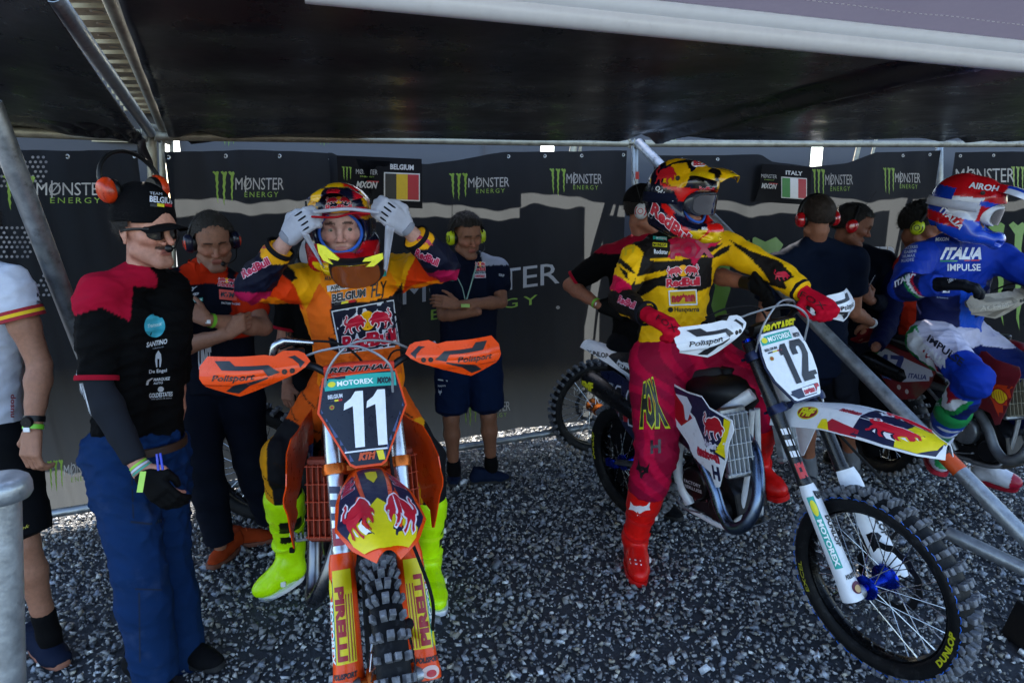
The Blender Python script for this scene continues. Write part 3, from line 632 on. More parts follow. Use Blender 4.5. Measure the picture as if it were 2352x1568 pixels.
def wheel(par, X, c, Rr, tw, S, name, front, knobs=True, spokes=True, rim_r=None, label=None, texts=()):
    """c: axle centre in the bike's own frame, axis = Y"""
    rr = rim_r or (Rr - .072 if front else Rr - .09); root = mk(name, xf(tyreg(c, Rr, tw, rr), X), M_tyre, par, ang=180, label=label)
    rp = [(rr + .006, -tw * .36), (rr + .014, -tw * .34), (rr + .012, -tw * .30), (rr - .008, -tw * .26), (rr - .014, -tw * .1), (rr - .016, 0), (rr - .014, tw * .1), (rr - .008, tw * .26), (rr + .012, tw * .30), (rr + .014, tw * .34), (rr + .006, tw * .36), (rr + .002, 0)]
    mk('rim', xf(lathe(rp, 64, c, (0, 1, 0), close=True), X), S['rim'], root, ang=35)
    hw = .055; mk('hub', xf(lathe([(.012, -hw - .03), (.020, -hw - .03), (.021, -hw - .008), (.044, -hw - .004), (.046, -hw + .006), (.024, -hw + .018), (.022, 0), (.026, hw - .02), (.052, hw - .008), (.054, hw + .004), (.022, hw + .008), (.02, hw + .03), (.012, hw + .03)], 28, c, (0, 1, 0), close=True), X), S['hub'], root, ang=30)
    if knobs:
        gs = []; n = 40 if front else 34; kr = random.Random(3)
        for i in range(n):
            t = 2 * math.pi * i / n
            rows = ((-.16, .30, .012), (.16, .30, .012)) if i % 2 else ((0, .34, .013), (-.40, .2, .011), (.40, .2, .011))
            rows = rows + (((-.66, .16, .010), (.66, .16, .010)) if i % 2 == 0 else ((-.60, .14, .010), (.60, .14, .010)))
            for (v, wv, h) in rows:
                th = v * 1.25; cr = Rr - .045; ry = cr + .043 * math.cos(th) ; y = math.sin(th) * tw * .52 / math.sin(.66 * 1.25) * .92
                sx, sy = .021, wv * tw * .52 + .004; M_ = np.eye(4)
                b = box((0, 0, 0), (sx * kr.uniform(.85, 1.1), sy, h + .022), .0022)
                b = xf(b, rotm((1, 0, 0), -th * .75)); b = (b[0] + A(0, y, ry), b[1]); b = xf(b, rotm((0, 1, 0), t)); gs.append((b[0] + np.array(c), b[1]))
        k = mk('tread_blocks', xf(cat(*gs), X), M_knob, root, ang=30, kind='stuff')
    if spokes:
        ns = 36
        for i in range(ns):
            a1 = 2 * math.pi * i / ns; sgn = 1 if i % 2 else -1; tw_ = (.55 if (i // 2) % 2 else -.55); a0 = a1 + tw_ * .9; hy = sgn * (hw - .004)
            p0 = np.array(c) + A(math.sin(a0) * .042, hy, math.cos(a0) * .042); p1 = np.array(c) + A(math.sin(a1) * (rr - .012), sgn * tw * .06, math.cos(a1) * (rr - .012))
            mk('spoke', xf(cat(tube([p0, p0 + (p1 - p0) * .93], .0019, 6), tube([p0 + (p1 - p0) * .92, p1], .0034, 6)), X), M_steel, root, reg=False)
    if front or True:     # brake disc on the left side
        r1, r0, y = (.130, .104, .075) if front else (.11, .088, -.085)
        y = abs(y)
        wav = lambda r, k: lathe([(r, -.0015), (r, .0015)], 4, c)
        n = 72; V = []; F = []
        for i in range(n):
            t = 2 * math.pi * i / n; ro = r1 + .004 * math.sin(t * 12); ri = r0 + .004 * math.sin(t * 12)
            for r_, yy in ((ri, y - .0018), (ro, y - .0018), (ro, y + .0018), (ri, y + .0018)): V.append((c[0] + r_ * math.sin(t), c[1] + yy, c[2] + r_ * math.cos(t)))
        for i in range(n):
            j = (i + 1) % n
            for k in range(4): F.append((i * 4 + k, i * 4 + (k + 1) % 4, j * 4 + (k + 1) % 4, j * 4 + k))
        for i in range(6):
            t = i * math.pi / 3; g = tube([np.array(c) + A(math.sin(t) * .045, y, math.cos(t) * .045), np.array(c) + A(math.sin(t + .3) * (r0 + .006), y, math.cos(t + .3) * (r0 + .006))], .006, 8, sq=.35); V2, F2 = cat((V, F), g); V, F = V2.tolist(), F2
        mk('brake_disc', xf((np.array(V), F), X), M_dsteel, root, ang=30)
    return root
def tyreg(c, Rr, tw, rr):
    cr = Rr - .012; h = (cr - rr)
    pf = [(rr, -tw * .32), (rr + h * .12, -tw * .42), (rr + h * .4, -tw * .50), (rr + h * .62, -tw * .52), (rr + h * .8, -tw * .48), (rr + h * .93, -tw * .33), (cr, -tw * .12), (cr, tw * .12), (rr + h * .93, tw * .33), (rr + h * .8, tw * .48), (rr + h * .62, tw * .52), (rr + h * .4, tw * .50), (rr + h * .12, tw * .42), (rr, tw * .32), (rr - .004, 0)]
    return lathe(pf, 72, c, (0, 1, 0), close=True)
HGP = lambda x, y: (1 - (x - 95) / 1235., 1 - (y - 325) / 450.)
HGO = [HGP(*p) for p in ((100, 440), (200, 330), (820, 345), (930, 370), (1030, 325), (1200, 345), (1270, 380), (1330, 470), (1270, 520), (1160, 580), (980, 630), (520, 775), (150, 650), (95, 560))]
def bike(S, prm, label, full=True):
    x0, y0, psi, lean, dl, sc, pit = prm
    M = np.eye(4); M[:3, :3] = sc * np.array(Matrix.Rotation(psi, 3, 'Z')) @ np.array(Matrix.Rotation(lean, 3, 'X')); M[:3, 3] = (x0, y0, 0)
    Pm = rotm((0, 1, 0), pit); St = about(rotm(AX_, dl), S0_)
    W0 = M; CH = M @ Pm; ST = M @ Pm @ St; FWm = M @ St
    TT = (CH, ST, FWm, W0)
    root = thing('motorcycle', (x0, y0, 0), label, 'motocross bike')
    o = {'T': TT}
    X = lambda n, g, m, T=CH, par=None, **k: mk(n, xf(g, T), m, par or root, **k)
    # wheels
    o['fw'] = wheel(root, FWm, (1.485, 0, .35), .355, .088, S, 'front_wheel', True)
    o['rw'] = wheel(root, W0, (0, 0, .335), .335, .115, S, 'rear_wheel', False)
    inv = np.linalg.inv(ST); def4 = lambda p, T: (T @ np.append(p, 1))[:3]
    wf = lambda p: def4(def4(np.array(p, float), FWm), inv)      # a point of the wheel frame expressed in the steering frame
    # forks (in steering frame): from clamps down to the axle lug
    for s in (-1, 1):
        top = F0_ + AX_ * .86 + A(0, .105 * s, 0); bot_ = wf((1.452, .105 * s, .33)); d = nrm(bot_ - top); L = np.linalg.norm(bot_ - top); d = d.copy()
        q = lambda t, top=top, d=d, L=L: top + d * L * t
        X('fork_tube', lathe([(.012, 0), (.024, .0), (.0265, .004), (.0265, L * .2), (.028, L * .24), (.028, L * .30), (.0262, L * .36), (.0262, L * .56), (.029, L * .57), (.029, L * .585), (.02, L * .59)], 24, top, d), S['fork'], ST)
        X('fork_slider', lathe([(.0235, L * .55), (.0235, L * .80), (.027, L * .9), (.030, L * .985), (.022, L * 1.03), (.004, L * 1.04)], 20, top, d), M_alu, ST)
        X('fork_cap', lathe([(.022, 0), (.022, -.012), (.016, -.016), (.008, -.018), (.001, -.018)], 16, top, d), S['cap'], ST)
        X('axle_lug', lathe([(.004, -.026), (.026, -.026), (.028, -.018), (.028, .018), (.024, .026), (.004, .026)], 18, wf((1.485, .105 * s, .35)), (0, 1, 0), (1, 0, 0)), M_alu, ST)
        # guard: half shell wrapped round the lower leg
        u_ = FWD_ - d * (FWD_ @ d); u_ = nrm(u_); w_ = A(0, 1, 0)
        def gs(u, v, s=s, q=q, u_=u_, w_=w_):
            t = .585 + .432 * v; a_ = (u - .5) * 2 * 1.75; r_ = .040 + .006 * v + .006 * math.exp(-((v - .96) / .08) ** 2); wd = 1.0 - .15 * max(0, (.08 - v) / .08)
            base = q(t) + u_ * (.004 + .012 * v) + A(0, .006 * s * v, 0)
            return base + u_ * math.cos(a_) * r_ * wd * 1.05 + w_ * math.sin(a_ + .35 * s) * r_ * wd
        o['gs' + ('R' if s < 0 else 'L')] = gs; o['fkq' + ('R' if s < 0 else 'L')] = lambda u, v, q=q, u_=u_: q(v) + u_ * math.cos(u) * .027 + A(0, 1, 0) * math.sin(u) * .027
        X('fork_guard%s' % ('' if s < 0 else ''), thick(grid(gs, 22, 26), -.003), S['guard'], ST, ang=35)
    fg = [ob for ob in root.children if ob.name.startswith('fork_guard')]; o['guards'] = fg; o['forks'] = [ob for ob in root.children if ob.name.startswith('fork_tube')]
    # clamps
    for t, n_, r_ in ((.80, 'upper_clamp', .036), (.575, 'lower_clamp', .038)):
        ctr = F0_ + AX_ * t; g = [lathe([(.0275, -.017), (r_, -.017), (r_ + .002, 0), (r_, .017), (.0275, .017)], 22, ctr + A(0, .105 * s, 0), AX_) for s in (-1, 1)]
        g.append(box((0, 0, 0), (.055, .15, .028), .006)); g[-1] = (g[-1][0] @ np.array(Matrix.Rotation(R(-26), 3, 'Y')).T + ctr - FWD_ * .02, g[-1][1])
        for s in (-1, 1): g.append(tube([ctr + A(0, .105 * s, 0) - FWD_ * .04 + A(0, -.03 * s, 0), ctr + A(0, .145 * s, 0) - FWD_ * .03], .006, 8))
        X(n_, cat(*g), S['clamp'], ST, ang=35)
    X('steering_stem', tube([F0_ + AX_ * .56 - FWD_ * .022, F0_ + AX_ * .83 - FWD_ * .022], .028, 18), S['frame'], ST)
    X('stem_nut', lathe([(.001, .02), (.012, .02), (.016, .014), (.016, 0), (.005, 0)], 6, F0_ + AX_ * .83 - FWD_ * .022, AX_), M_steel, ST, ang=20)
    # bar
    hz = 1.135; bc = A(1.09, 0, hz)
    bp = smoothpath([(1.000, -.40, 1.198), (1.02, -.27, 1.207), (1.068, -.15, 1.19), (1.085, -.07, 1.142), (1.09, 0, 1.138), (1.085, .07, 1.142), (1.068, .15, 1.19), (1.02, .27, 1.207), (1.000, .40, 1.198)], 6)
    X('handlebar', tube(bp, .0125, 14), S['bar'], ST)
    for s in (-1, 1):
        X('bar_mount', box((1.09, .045 * s, 1.125), (.04, .03, .05), .006), M_dsteel, ST)
        gp = [A(1.018, .268 * s, 1.2067), A(.999, .402 * s, 1.198)]; d = nrm(gp[1] - gp[0])
        X('grip', lathe([(.03, 0), (.03, .004), (.0175, .006)] + [(.0168 + .0012 * (k % 2), .008 + .118 * k / 22) for k in range(23)] + [(.021, .128), (.021, .134), (.002, .135)], 20, gp[0], d), S['grip'], ST, ang=60)
        X('lever_perch', cat(box((1.045, .215 * s, 1.208), (.05, .045, .03), .006), box((1.05, .20 * s, 1.236), (.035, .06, .028), .006) if s < 0 else box((1.045, .2 * s, 1.226), (.03, .04, .02), .005)), M_blk, ST)
        X('lever', tube(smoothpath([(1.065, .22 * s, 1.205), (1.085, .26 * s, 1.203), (1.07, .32 * s, 1.195), (1.065, .385 * s, 1.19)], 5), [.007] * 10 + [.0055] * 5 + [.007], 10, sq=.7), S.get('lever', M_steel), ST)
        # hand guard
        def hg(u, v, s=s):     # u 0 inner .. 1 outer, v 0 bottom .. 1 top
            y = .155 + .335 * u; xx = 1.105 + .050 * math.sin(min(u * 1.25, 1) * math.pi * .5) - .075 * max(0, u - .55) ** 1.5 / .3; zz = 1.198 + (v - .55) * .128 - .004 * u
            xx += .016 - .075 * max(0, abs(v - .5) - .12) + .007 * (abs(v - .36 - .08 * u) < .10) * (u > .35); return A(xx, y * s, zz)
        o['hg' + ('R' if s < 0 else 'L') + 'f'] = hg
        out = HGO
        g = plate(out, hg, (.04, .06), .004 * (1 if s > 0 else -1) * -1)
        ob = X('hand_guard', g, S['hg'], ST, ang=30)
        X('guard_mount', cat(tube([A(1.04, .19 * s, 1.205), A(1.12, .2 * s, 1.20)], .009, 8), *[lathe([(.001, .004), (.008, .004), (.009, 0), (.004, -.002)], 12, hg(u_, .52) + A(.003, 0, 0), (1, 0, .1), (0, 0, 1)) for u_ in (.17, .24)]), M_blk, ST)
    hgs = [ob for ob in root.children if ob.name.startswith('hand_guard')]; o['hgR'], o['hgL'] = hgs
    X('throttle_tube', tube([A(1.03, -.262, 1.206), A(1.018, -.285, 1.206)], .022, 16), M_alu, ST)
    X('bar_pad', thick_pad(), S['pad'], ST, ang=40)
    # cables
    for k, pts in enumerate(([(1.06, .19, 1.215), (1.12, .10, 1.262), (1.16, -.02, 1.27), (1.15, -.10, 1.19), (1.12, -.12, 1.08)], [(1.05, -.19, 1.215), (1.13, -.11, 1.25), (1.19, .0, 1.262), (1.20, .09, 1.20), (1.17, .10, 1.1)], [(1.0, -.25, 1.245), (1.04, -.17, 1.27), (1.08, -.05, 1.255), (1.05, .03, 1.16), (.98, .05, 1.02)], [(1.06, .20, 1.21), (1.0, .12, 1.20), (.98, .08, 1.05), (.9, .09, .9)])):
        X('cable', tube(smoothpath(pts, 7), (.0042, .0042, .0042, .0035)[k], 8), (mat('braided_hose', '#8e9299', .35, metal=.4), mat('braided_hose', '#8e9299'), M_rub, M_rub)[k], ST)
    if S.get('twist'): X('throttle_elbow', cat(tube(smoothpath([(1.03, -.275, 1.222), (1.035, -.262, 1.262), (1.035, -.232, 1.276)], 5), .0145, 12), tube([A(1.036, -.234, 1.276), A(1.06, -.14, 1.266)], [.013, .007], 10)), M_steel, ST)
    # front brake hose down the left leg
    hb = [tuple(F0_ + AX_ * .66 + A(.06, .07, 0)), tuple(F0_ + AX_ * .45 + A(.055, .085, 0)), tuple(wf((1.49, .14, .62))), tuple(wf((1.44, .15, .46)))]
    X('brake_hose', tube(smoothpath(hb, 8), .0055, 8), M_rub, ST)
    X('brake_caliper', box((1.40, .095, .44), (.06, .05, .11), .012), M_dsteel, FWm)
    # number plate
    pc = F0_ + AX_ * .735 + FWD_ * .062
    pl = S['plate_shape']; bw = S.get('plate_w', 1.)
    fpl = lambda u, v: pc + A(0, u * bw, 0) + AX_ * v * (1.0 if v > -.13 else 1.) + FWD_ * (.012 - 1.1 * u * u + .02 * (v < -.1) * 0)
    o['plf'] = fpl
    o['plate_back'] = X('number_plate_frame', plate([(u * 1.055, v * 1.045) for u, v in pl], lambda u, v: fpl(u, v) - FWD_ * .004, .03, .006), S['plate_rim'], ST, ang=35)
    o['plate'] = X('number_plate', plate(pl, fpl, .03, .0025), S['plate'], ST, ang=35)
    # front fender
    def ff(u, v):     # v 0 rear .. 1 tip
        x = 1.16 + .635 * v if v > .0 else 1.16 + .4 * v; w = np.interp(v, [-.2, 0, .2, .5, .75, .9, 1], S.get('fw', [.055, .07, .085, .112, .105, .075, .02]))
        z = .865 + .035 * math.sin(v * 2.4) - S.get('drp', .105) * max(0, v - .35) ** 1.4 + (.06 * -v if v < 0 else 0)
        z += -S.get('lat', .085) * abs(u) ** 2.2 * (1 - .45 * v) + .012 * math.exp(-((abs(u) - .42) / .09) ** 2) * min(1, max(0, v)) * (v < .9)
        return A(x, u * w, z)
    o['fff'] = ff
    o['ff'] = X('front_fender', thick(grid(lambda u, v: ff(u, v), 30, 36, -1, 1, -.12, 1), .003), S['fender'], ST, ang=28)
    # frame
    for s in (-1, 1):
        X('frame_beam', tube(smoothpath([(1.00, .03 * s, .88), (.90, .09 * s, .80), (.74, .115 * s, .68), (.61, .125 * s, .58), (.575, .115 * s, .42), (.62, .10 * s, .29)], 6), .021, 12, sq=1.3), S['frame'])
        X('frame_cradle', tube(smoothpath([(.975, .015 * s, .80), (.94, .035 * s, .50), (.90, .07 * s, .30), (.84, .095 * s, .245), (.62, .10 * s, .26)], 6), .013, 12), S['frame'])
        X('subframe_rail', tube([A(.62, .09 * s, .82), A(.12, .07 * s, .93)], .011, 10), S['frame']); X('subframe_stay', tube([A(.60, .10 * s, .50), A(.16, .075 * s, .88)], .010, 10), S['frame'])
        X('footpeg', cat(box((.565, .20 * s, .375), (.045, .10, .014), .003), box((.565, .14 * s, .375), (.03, .05, .03), .004), *[box((.548 + .034 * (k % 2), .16 * s + .017 * s * (k // 2), .386), (.006, .008, .014), .001) for k in range(12)]), M_alu)
        X('swingarm', tube([A(.57, .10 * s, .43), A(.30, .105 * s, .40), A(-.03, .085 * s, .335)], [.036, .034, .024], 12, sq=.55), S['swing'])
        X('axle_block', box((-.01, .10 * s, .335), (.09, .03, .05), .006), S['hub'])
    X('steering_head', tube([F0_ + AX_ * .60 - FWD_ * .03, F0_ + AX_ * .77 - FWD_ * .03], .036, 18), S['frame'])
    X('skid_plate', plate([(.60, -.10), (.90, -.085), (.975, -.05), (.975, .05), (.90, .085), (.60, .10)], lambda u, v: A(u, v * 1.1, .225 + .22 * max(0, u - .86) ** 1. * (u > .86) * 2.2 + abs(v) ** 2 * 3), .04, .004), S['skid'], ang=30)
    # engine
    e = []
    e.append(loft([[(a_, y_ * b_, c_) for a_, c_ in ((.60, .30), (.66, .255), (.86, .262), (.93, .33), (.92, .42), (.86, .50), (.76, .545), (.66, .54), (.58, .46), (.57, .38))] for y_, b_ in ((-.105, .85), (-.10, 1), (.085, 1), (.095, .85))]))
    X('crankcase', e[0], M_dsteel, ang=30)
    X('clutch_cover', lathe([(.001, .040), (.062, .040), (.072, .036), (.078, .028), (.080, .0), (.07, -.01)], 36, (.71, -.108, .43), (0, -1, 0), (1, 0, 0)), S['clutch'], ang=30)
    X('clutch_rim', lathe([(.086, -.01), (.090, .010), (.094, .012), (.097, .006), (.098, -.01)], 36, (.71, -.108, .43), (0, -1, 0), (1, 0, 0)), M_dsteel)
    X('ignition_cover', lathe([(.001, .035), (.05, .034), (.06, .026), (.064, 0)], 30, (.84, -.102, .335), (0, -1, 0), (1, 0, 0)), M_dsteel, ang=30)
    X('ignition_cover', lathe([(.001, .04), (.055, .038), (.066, .026), (.07, 0)], 30, (.83, .092, .36), (0, 1, 0), (1, 0, 0)), M_dsteel, ang=30)
    for k in range(7):
        t = 2 * math.pi * k / 7; X('bolt', lathe([(.001, .006), (.006, .006), (.006, 0)], 6, (.71 + .092 * math.cos(t), -.118, .43 + .092 * math.sin(t)), (0, -1, 0), (1, 0, 0)), M_steel, ang=20)
    cyl = [box((0, 0, 0), (.13 - .008 * (k % 2), .135 - .01 * (k % 2), .012), .003) for k in range(9)]
    cyl = cat(*[(g_[0] + A(.80 + .006 * k, 0, .55 + .0135 * k), g_[1]) for k, g_ in enumerate(cyl)]); X('cylinder', cyl, M_alu, ang=30)
    X('cylinder_head', cat(box((.865, 0, .70), (.15, .13, .075), .014), box((.87, 0, .745), (.11, .10, .03), .01)), M_dsteel)
    X('throttle_body', cat(lathe([(.02, -.05), (.035, -.05), (.035, .02), (.045, .03), (.045, .08), (.02, .08)], 16, (.66, 0, .66), (-1, 0, .1)), box((.66, -.06, .64), (.05, .05, .06), .01)), M_blk)
    X('carburettor_link', cat(tube(smoothpath([(.60, -.10, .58), (.66, -.13, .62), (.74, -.12, .60)], 4), .008, 8), ball((.62, -.12, .60), .013, 8), ball((.70, -.128, .625), .011, 8)), M_steel)
    X('brake_pedal', tube(smoothpath([(.56, -.14, .33), (.66, -.165, .30), (.78, -.165, .315), (.80, -.19, .325)], 5), .007, 8, sq=.6), M_alu)
    # exhaust: header loops in front of the engine and runs back to the silencer
    X('exhaust_header', tube(smoothpath(S.get('header', [(.93, -.03, .70), (1.03, -.07, .63), (1.09, -.13, .49), (1.07, -.18, .375), (1.0, -.20, .33), (.93, -.19, .375), (.88, -.18, .48), (.80, -.17, .58), (.70, -.16, .64), (.42, -.13, .68)]), 8), [.0225] * 5 + [.0265] * 30 + [.026] * 20 + [.022] * 18, 18), S['pipe'])
    sl = lambda t: A(.36 - .44 * t, -.145 - .012 * t, .70 + .13 * t)
    d = nrm(sl(1) - sl(0)); Ls = np.linalg.norm(sl(1) - sl(0))
    o['silencer'] = X('silencer', lathe([(.022, -.04), (.035, 0), (.052, .02), (.054, .05), (.058, Ls * .5), (.058, Ls - .06), (.054, Ls - .02), (.03, Ls + .012), (.026, Ls + .012), (.024, Ls - .01)], 22, sl(0), d), S['silencer'], ang=50)
    # radiators
    for s in (-1, 1):
        rc = A(.985, .135 * s, .69); Mr = rotm((0, 0, 1), .32 * s) @ rotm((0, 1, 0), -.12)
        B_ = lambda c_, s_, b=.003: xf(xf(box(c_, s_, b), Mr), np.array([[1, 0, 0, rc[0]], [0, 1, 0, rc[1]], [0, 0, 1, rc[2]], [0, 0, 0, 1.]]))
        X('radiator', cat(B_((0, 0, 0), (.026, .10, .25)), B_((0, 0, .135), (.034, .115, .035), .008), B_((0, 0, -.135), (.034, .115, .03), .008)), S.get('rad_core', M_alu))
        lou = []
        for k in range(6): lou.append(B_((.028, -.05 + .02 * k, 0), (.028, .003, .262), .001))
        for k in range(5): lou.append(B_((.030, 0, -.125 + .0625 * k), (.022, .118, .004), .001))
        X('radiator_louvre', cat(*lou), S['louvre'], kind='stuff')
        # shroud
        def sh(u, v, s=s):
            y = .165 + .075 * max(0, min(1, (u - .62) / .36)) ** 1.1 + .020 * math.sin((v - .45) * 6) * (u > .6) - .03 * max(0, .70 - u) / .3 + .012 * math.exp(-((v - .66 - .4 * (u - .9)) / .03) ** 2)
            return A(u, s * y, v)
        o['sh' + ('R' if s < 0 else 'L') + 'f'] = sh
        X('radiator_shroud', plate([(.56, .92), (.66, .915), (.80, .90), (.92, .905), (.98, .87), (1.105, .84), (1.115, .80), (1.07, .68), (1.00, .53), (.975, .52), (.95, .58), (.86, .60), (.80, .66), (.70, .72), (.60, .78), (.55, .84)], sh, .035, .004 * s), S['shroud'], ang=30)
        def sp_(u, v, s=s): return A(u, s * (.135 + .03 * math.sin((u - .05) * 5) + .02 * (1 - (v - .6) * 4) * .5), v)
        o['sp' + ('R' if s < 0 else 'L') + 'f'] = sp_
        X('side_panel', plate([(.02, .875), (.18, .90), (.40, .85), (.54, .82), (.56, .76), (.52, .66), (.44, .58), (.34, .56), (.24, .62), (.10, .76)], sp_, .035, .004 * s), S['side'], ang=30)
    shr = [ob for ob in root.children if ob.name.startswith('radiator_shroud')]; sps = [ob for ob in root.children if ob.name.startswith('side_panel')]
    o['shR'], o['shL'] = shr; o['spR'], o['spL'] = sps
    # tank, seat, rear fender
    X('fuel_tank', loft([[(x_, w_ * math.cos(t) , z_ + h_ * math.sin(t)) for t in np.linspace(0, 2 * math.pi, 18, endpoint=False)] for x_, w_, z_, h_ in ((.58, .04, .86, .03), (.62, .11, .84, .07), (.74, .13, .84, .10), (.86, .12, .85, .10), (.95, .07, .86, .07), (.99, .03, .86, .03))]), S['tank'], ang=60)
    X('fuel_cap', lathe([(.034, 0), (.036, .022), (.03, .028), (.001, .029)], 20, (.84, 0, .945), (.1, 0, 1), (1, 0, 0)), M_dsteel)
    X('seat', loft([[(x_, w_ * cx_, z_ + h_ * cz_) for cx_, cz_ in ((-1, -1), (-1, 0), (-.92, .7), (-.6, .97), (0, 1.03), (.6, .97), (.92, .7), (1, 0), (1, -1))] for x_, w_, z_, h_ in ((-.03, .05, .935, .01), (.02, .07, .925, .03), (.15, .085, .905, .045), (.35, .08, .888, .05), (.55, .068, .888, .05), (.70, .06, .91, .045), (.80, .05, .94, .03), (.83, .03, .945, .01))]), M_seat, ang=50)
    def rf(u, v): return A(.36 - .64 * v, u * np.interp(v, [0, .3, .6, 1], [.085, .10, .095, .055]), .845 + .15 * v + .03 * math.sin(v * 3.) - .035 * abs(u) ** 2.5)
    o['rf'] = X('rear_fender', thick(grid(rf, 20, 20, -1, 1, 0, 1), .003), S['rf'], ang=35)
    X('shock_spring', tube([A(.52 + .02 * math.sin(t) * 1.3, .035 * math.cos(t), .48 + .0085 * t) for t in np.linspace(0, 2 * math.pi * 6, 90)], .006, 6), S.get('spring', M_steel))
    # chain and rear sprocket on the left
    X('sprocket', lathe([(.05, -.002), (.098, -.002), (.104, 0), (.098, .002), (.05, .002)], 48, (0, .07, .335), (0, 1, 0)), M_steel, W0)
    X('chain', cat(tube([A(0, .07, .43), A(.58, .07, .47)], .007, 6), tube([A(0, .07, .24), A(.58, .07, .39)], .007, 6)), M_chain, W0)
    X('fork_bleeder', ball(F0_ + AX_ * .87 + A(0, -.105, 0), .007, 8), M_steel, ST)
    return root, o, S
def thick_pad():
    rings = []
    for y in np.linspace(-.115, .115, 12):
        e = 1 - .25 * (abs(y) / .115) ** 4; r = []
        for k in range(16):
            t = 2 * math.pi * k / 16; cx_, cz_ = abs(math.cos(t)) ** .5 * np.sign(math.cos(t)), abs(math.sin(t)) ** .5 * np.sign(math.sin(t))
            r.append(A(1.098 + .024 * cx_ * e + .010 * cz_, y, 1.170 + .030 * cz_ * e))
        rings.append(r)
    return loft(rings)
PL11 = [(-.112, .135), (0, .145), (.112, .135), (.126, .02), (.125, 0), (.06, -.155), (0, -.165), (-.06, -.155), (-.125, 0), (-.126, .02)]
PL11 = [(-.115, .13), (-.04, .132), (.04, .136), (.115, .14), (.135, .035), (.138, .02), (.055, -.155), (.04, -.165), (-.04, -.165), (-.055, -.155), (-.138, .02), (-.135, .035)]
PL12 = [(-.098, .118), (-.088, .130), (.088, .130), (.098, .118), (.112, .05), (.116, .0), (.106, -.06), (.075, -.13), (.066, -.152), (.056, -.158), (-.056, -.158), (-.066, -.152), (-.075, -.13), (-.106, -.06), (-.116, 0), (-.112, .05)]
plas = lambda n, c, r=.32: mat(n, c, r, var=.05, vscale=30, coat=.12, spec=.35, bump=.04, bscale=300)
ORG = plas('orange_plastic', '#e8480a'); WHT = plas('white_plastic', '#dcdfe6'); NVY = plas('navy_plastic', '#121a38'); DRD = plas('dark_red_plastic', '#7c0f1c')
M_rimb = mat('black_anodised_rim', '#08090b', .25, metal=.6, var=.1); M_blu = mat('blue_anodised', '#0b2fa8', .22, metal=.9, var=.1)
M_orga = mat('orange_anodised', '#b85a1e', .3, metal=.8, var=.1); M_cf = mat('dark_carbon_tube', '#1a1b1f', .3, metal=.3, var=.4, vscale=160)
M_ti = mat('heat_blued_steel', '#5d6b80', .28, metal=1., var=.3, vscale=9, stain=('#2d4c86', .8, 5.))
M_pad11 = mat('orange_red_pad', '#c8301a', .6, var=.08); M_silv = mat('silver_fork_tube', '#b9bec4', .28, metal=.9, var=.08)
S12 = dict(rim=M_rimb, hub=M_blu, fork=M_cf, cap=M_blu, guard=WHT, clamp=mat('navy_clamp', '#101a3c', .35, metal=.6), frame=mat('white_frame', '#d3d6dc', .4, metal=.1), bar=M_dsteel, grip=M_rub, hg=WHT, pad=M_blk, plate_shape=PL12,
           plate_rim=NVY, plate=WHT, fender=WHT, skid=M_cf, clutch=mat('dark_clutch_cover', '#241e20', .35, metal=.7), pipe=M_ti, silencer=mat('dark_silencer', '#15161a', .3, metal=.5), louvre=mat('clear_white_louvre', '#aeb4bc', .35), shroud=WHT, side=NVY, tank=M_blk, rf=WHT, swing=mat('raw_aluminium', '#6f7276', .4, metal=.85), plate_w=1.08)
S11 = dict(S12, hub=M_orga, fork=M_silv, cap=M_orga, guard=ORG, clamp=M_orga, frame=mat('orange_frame', '#cc3c0a', .35, metal=.2), grip=mat('grey_grip', '#8d98a6', .6), hg=ORG, pad=M_pad11, plate_shape=PL11, plate_rim=ORG, plate=plas('dark_plate_sheet', '#141827'), fender=ORG, louvre=mat('red_orange_louvre', '#a8391c', .45), rad_core=mat('red_tinted_radiator', '#7a2c18', .5, metal=.3), shroud=ORG, side=NVY, rf=ORG, pipe=mat('steel_exhaust', '#75777b', .3, metal=1., var=.2, vscale=10), plate_w=1., twist=True, fw=[.055, .070, .088, .112, .120, .085, .028], drp=.075, lat=.055)
M_mud = mat('mud_splashed_red', '#6c1119', .5, var=.2, vscale=8, stain=('#5b4a38', .8, 6.))
S17 = dict(S12, hub=M_dsteel, fork=M_dsteel, cap=M_dsteel, guard=DRD, clamp=M_dsteel, frame=M_alu, grip=mat('dusty_grey_grip', '#6e6a62', .8), hg=mat('dusty_beige_guard', '#8f877b', .8, var=.2, vscale=20, stain=('#4c443a', .7, 12.)), plate_rim=DRD, plate=WHT, fender=DRD, skid=mat('muddy_skid_plate', '#4a443c', .85, var=.3, bump=.6, bscale=60), clutch=M_alu, pipe=mat('dusty_exhaust', '#66686a', .5, metal=.8, var=.3), louvre=mat('mud_caked_grille', '#77705f', .9, var=.3), shroud=M_mud, side=M_mud, tank=DRD, rf=DRD, twist=False)
b12, o12, _ = bike(dict(S12), (.7116, 3.7427, -1.0861, .10, -.0161, 1.0219, -.084), 'white and navy motocross bike number 12 under the rider in yellow and magenta')
b11, o11, _ = bike(dict(S11), (-.8386, 3.2620, -1.2548, .0056, -.0311, 1.008, -.0380), 'orange motocross bike number 11 facing the camera under the rider in orange')
b17, o17, _ = bike(dict(S17), (2.5167, 4.4099, -1.2422, .0238, -.174, 1.0052, -.1239), 'muddy dark red motocross bike number 17 under the rider in blue')
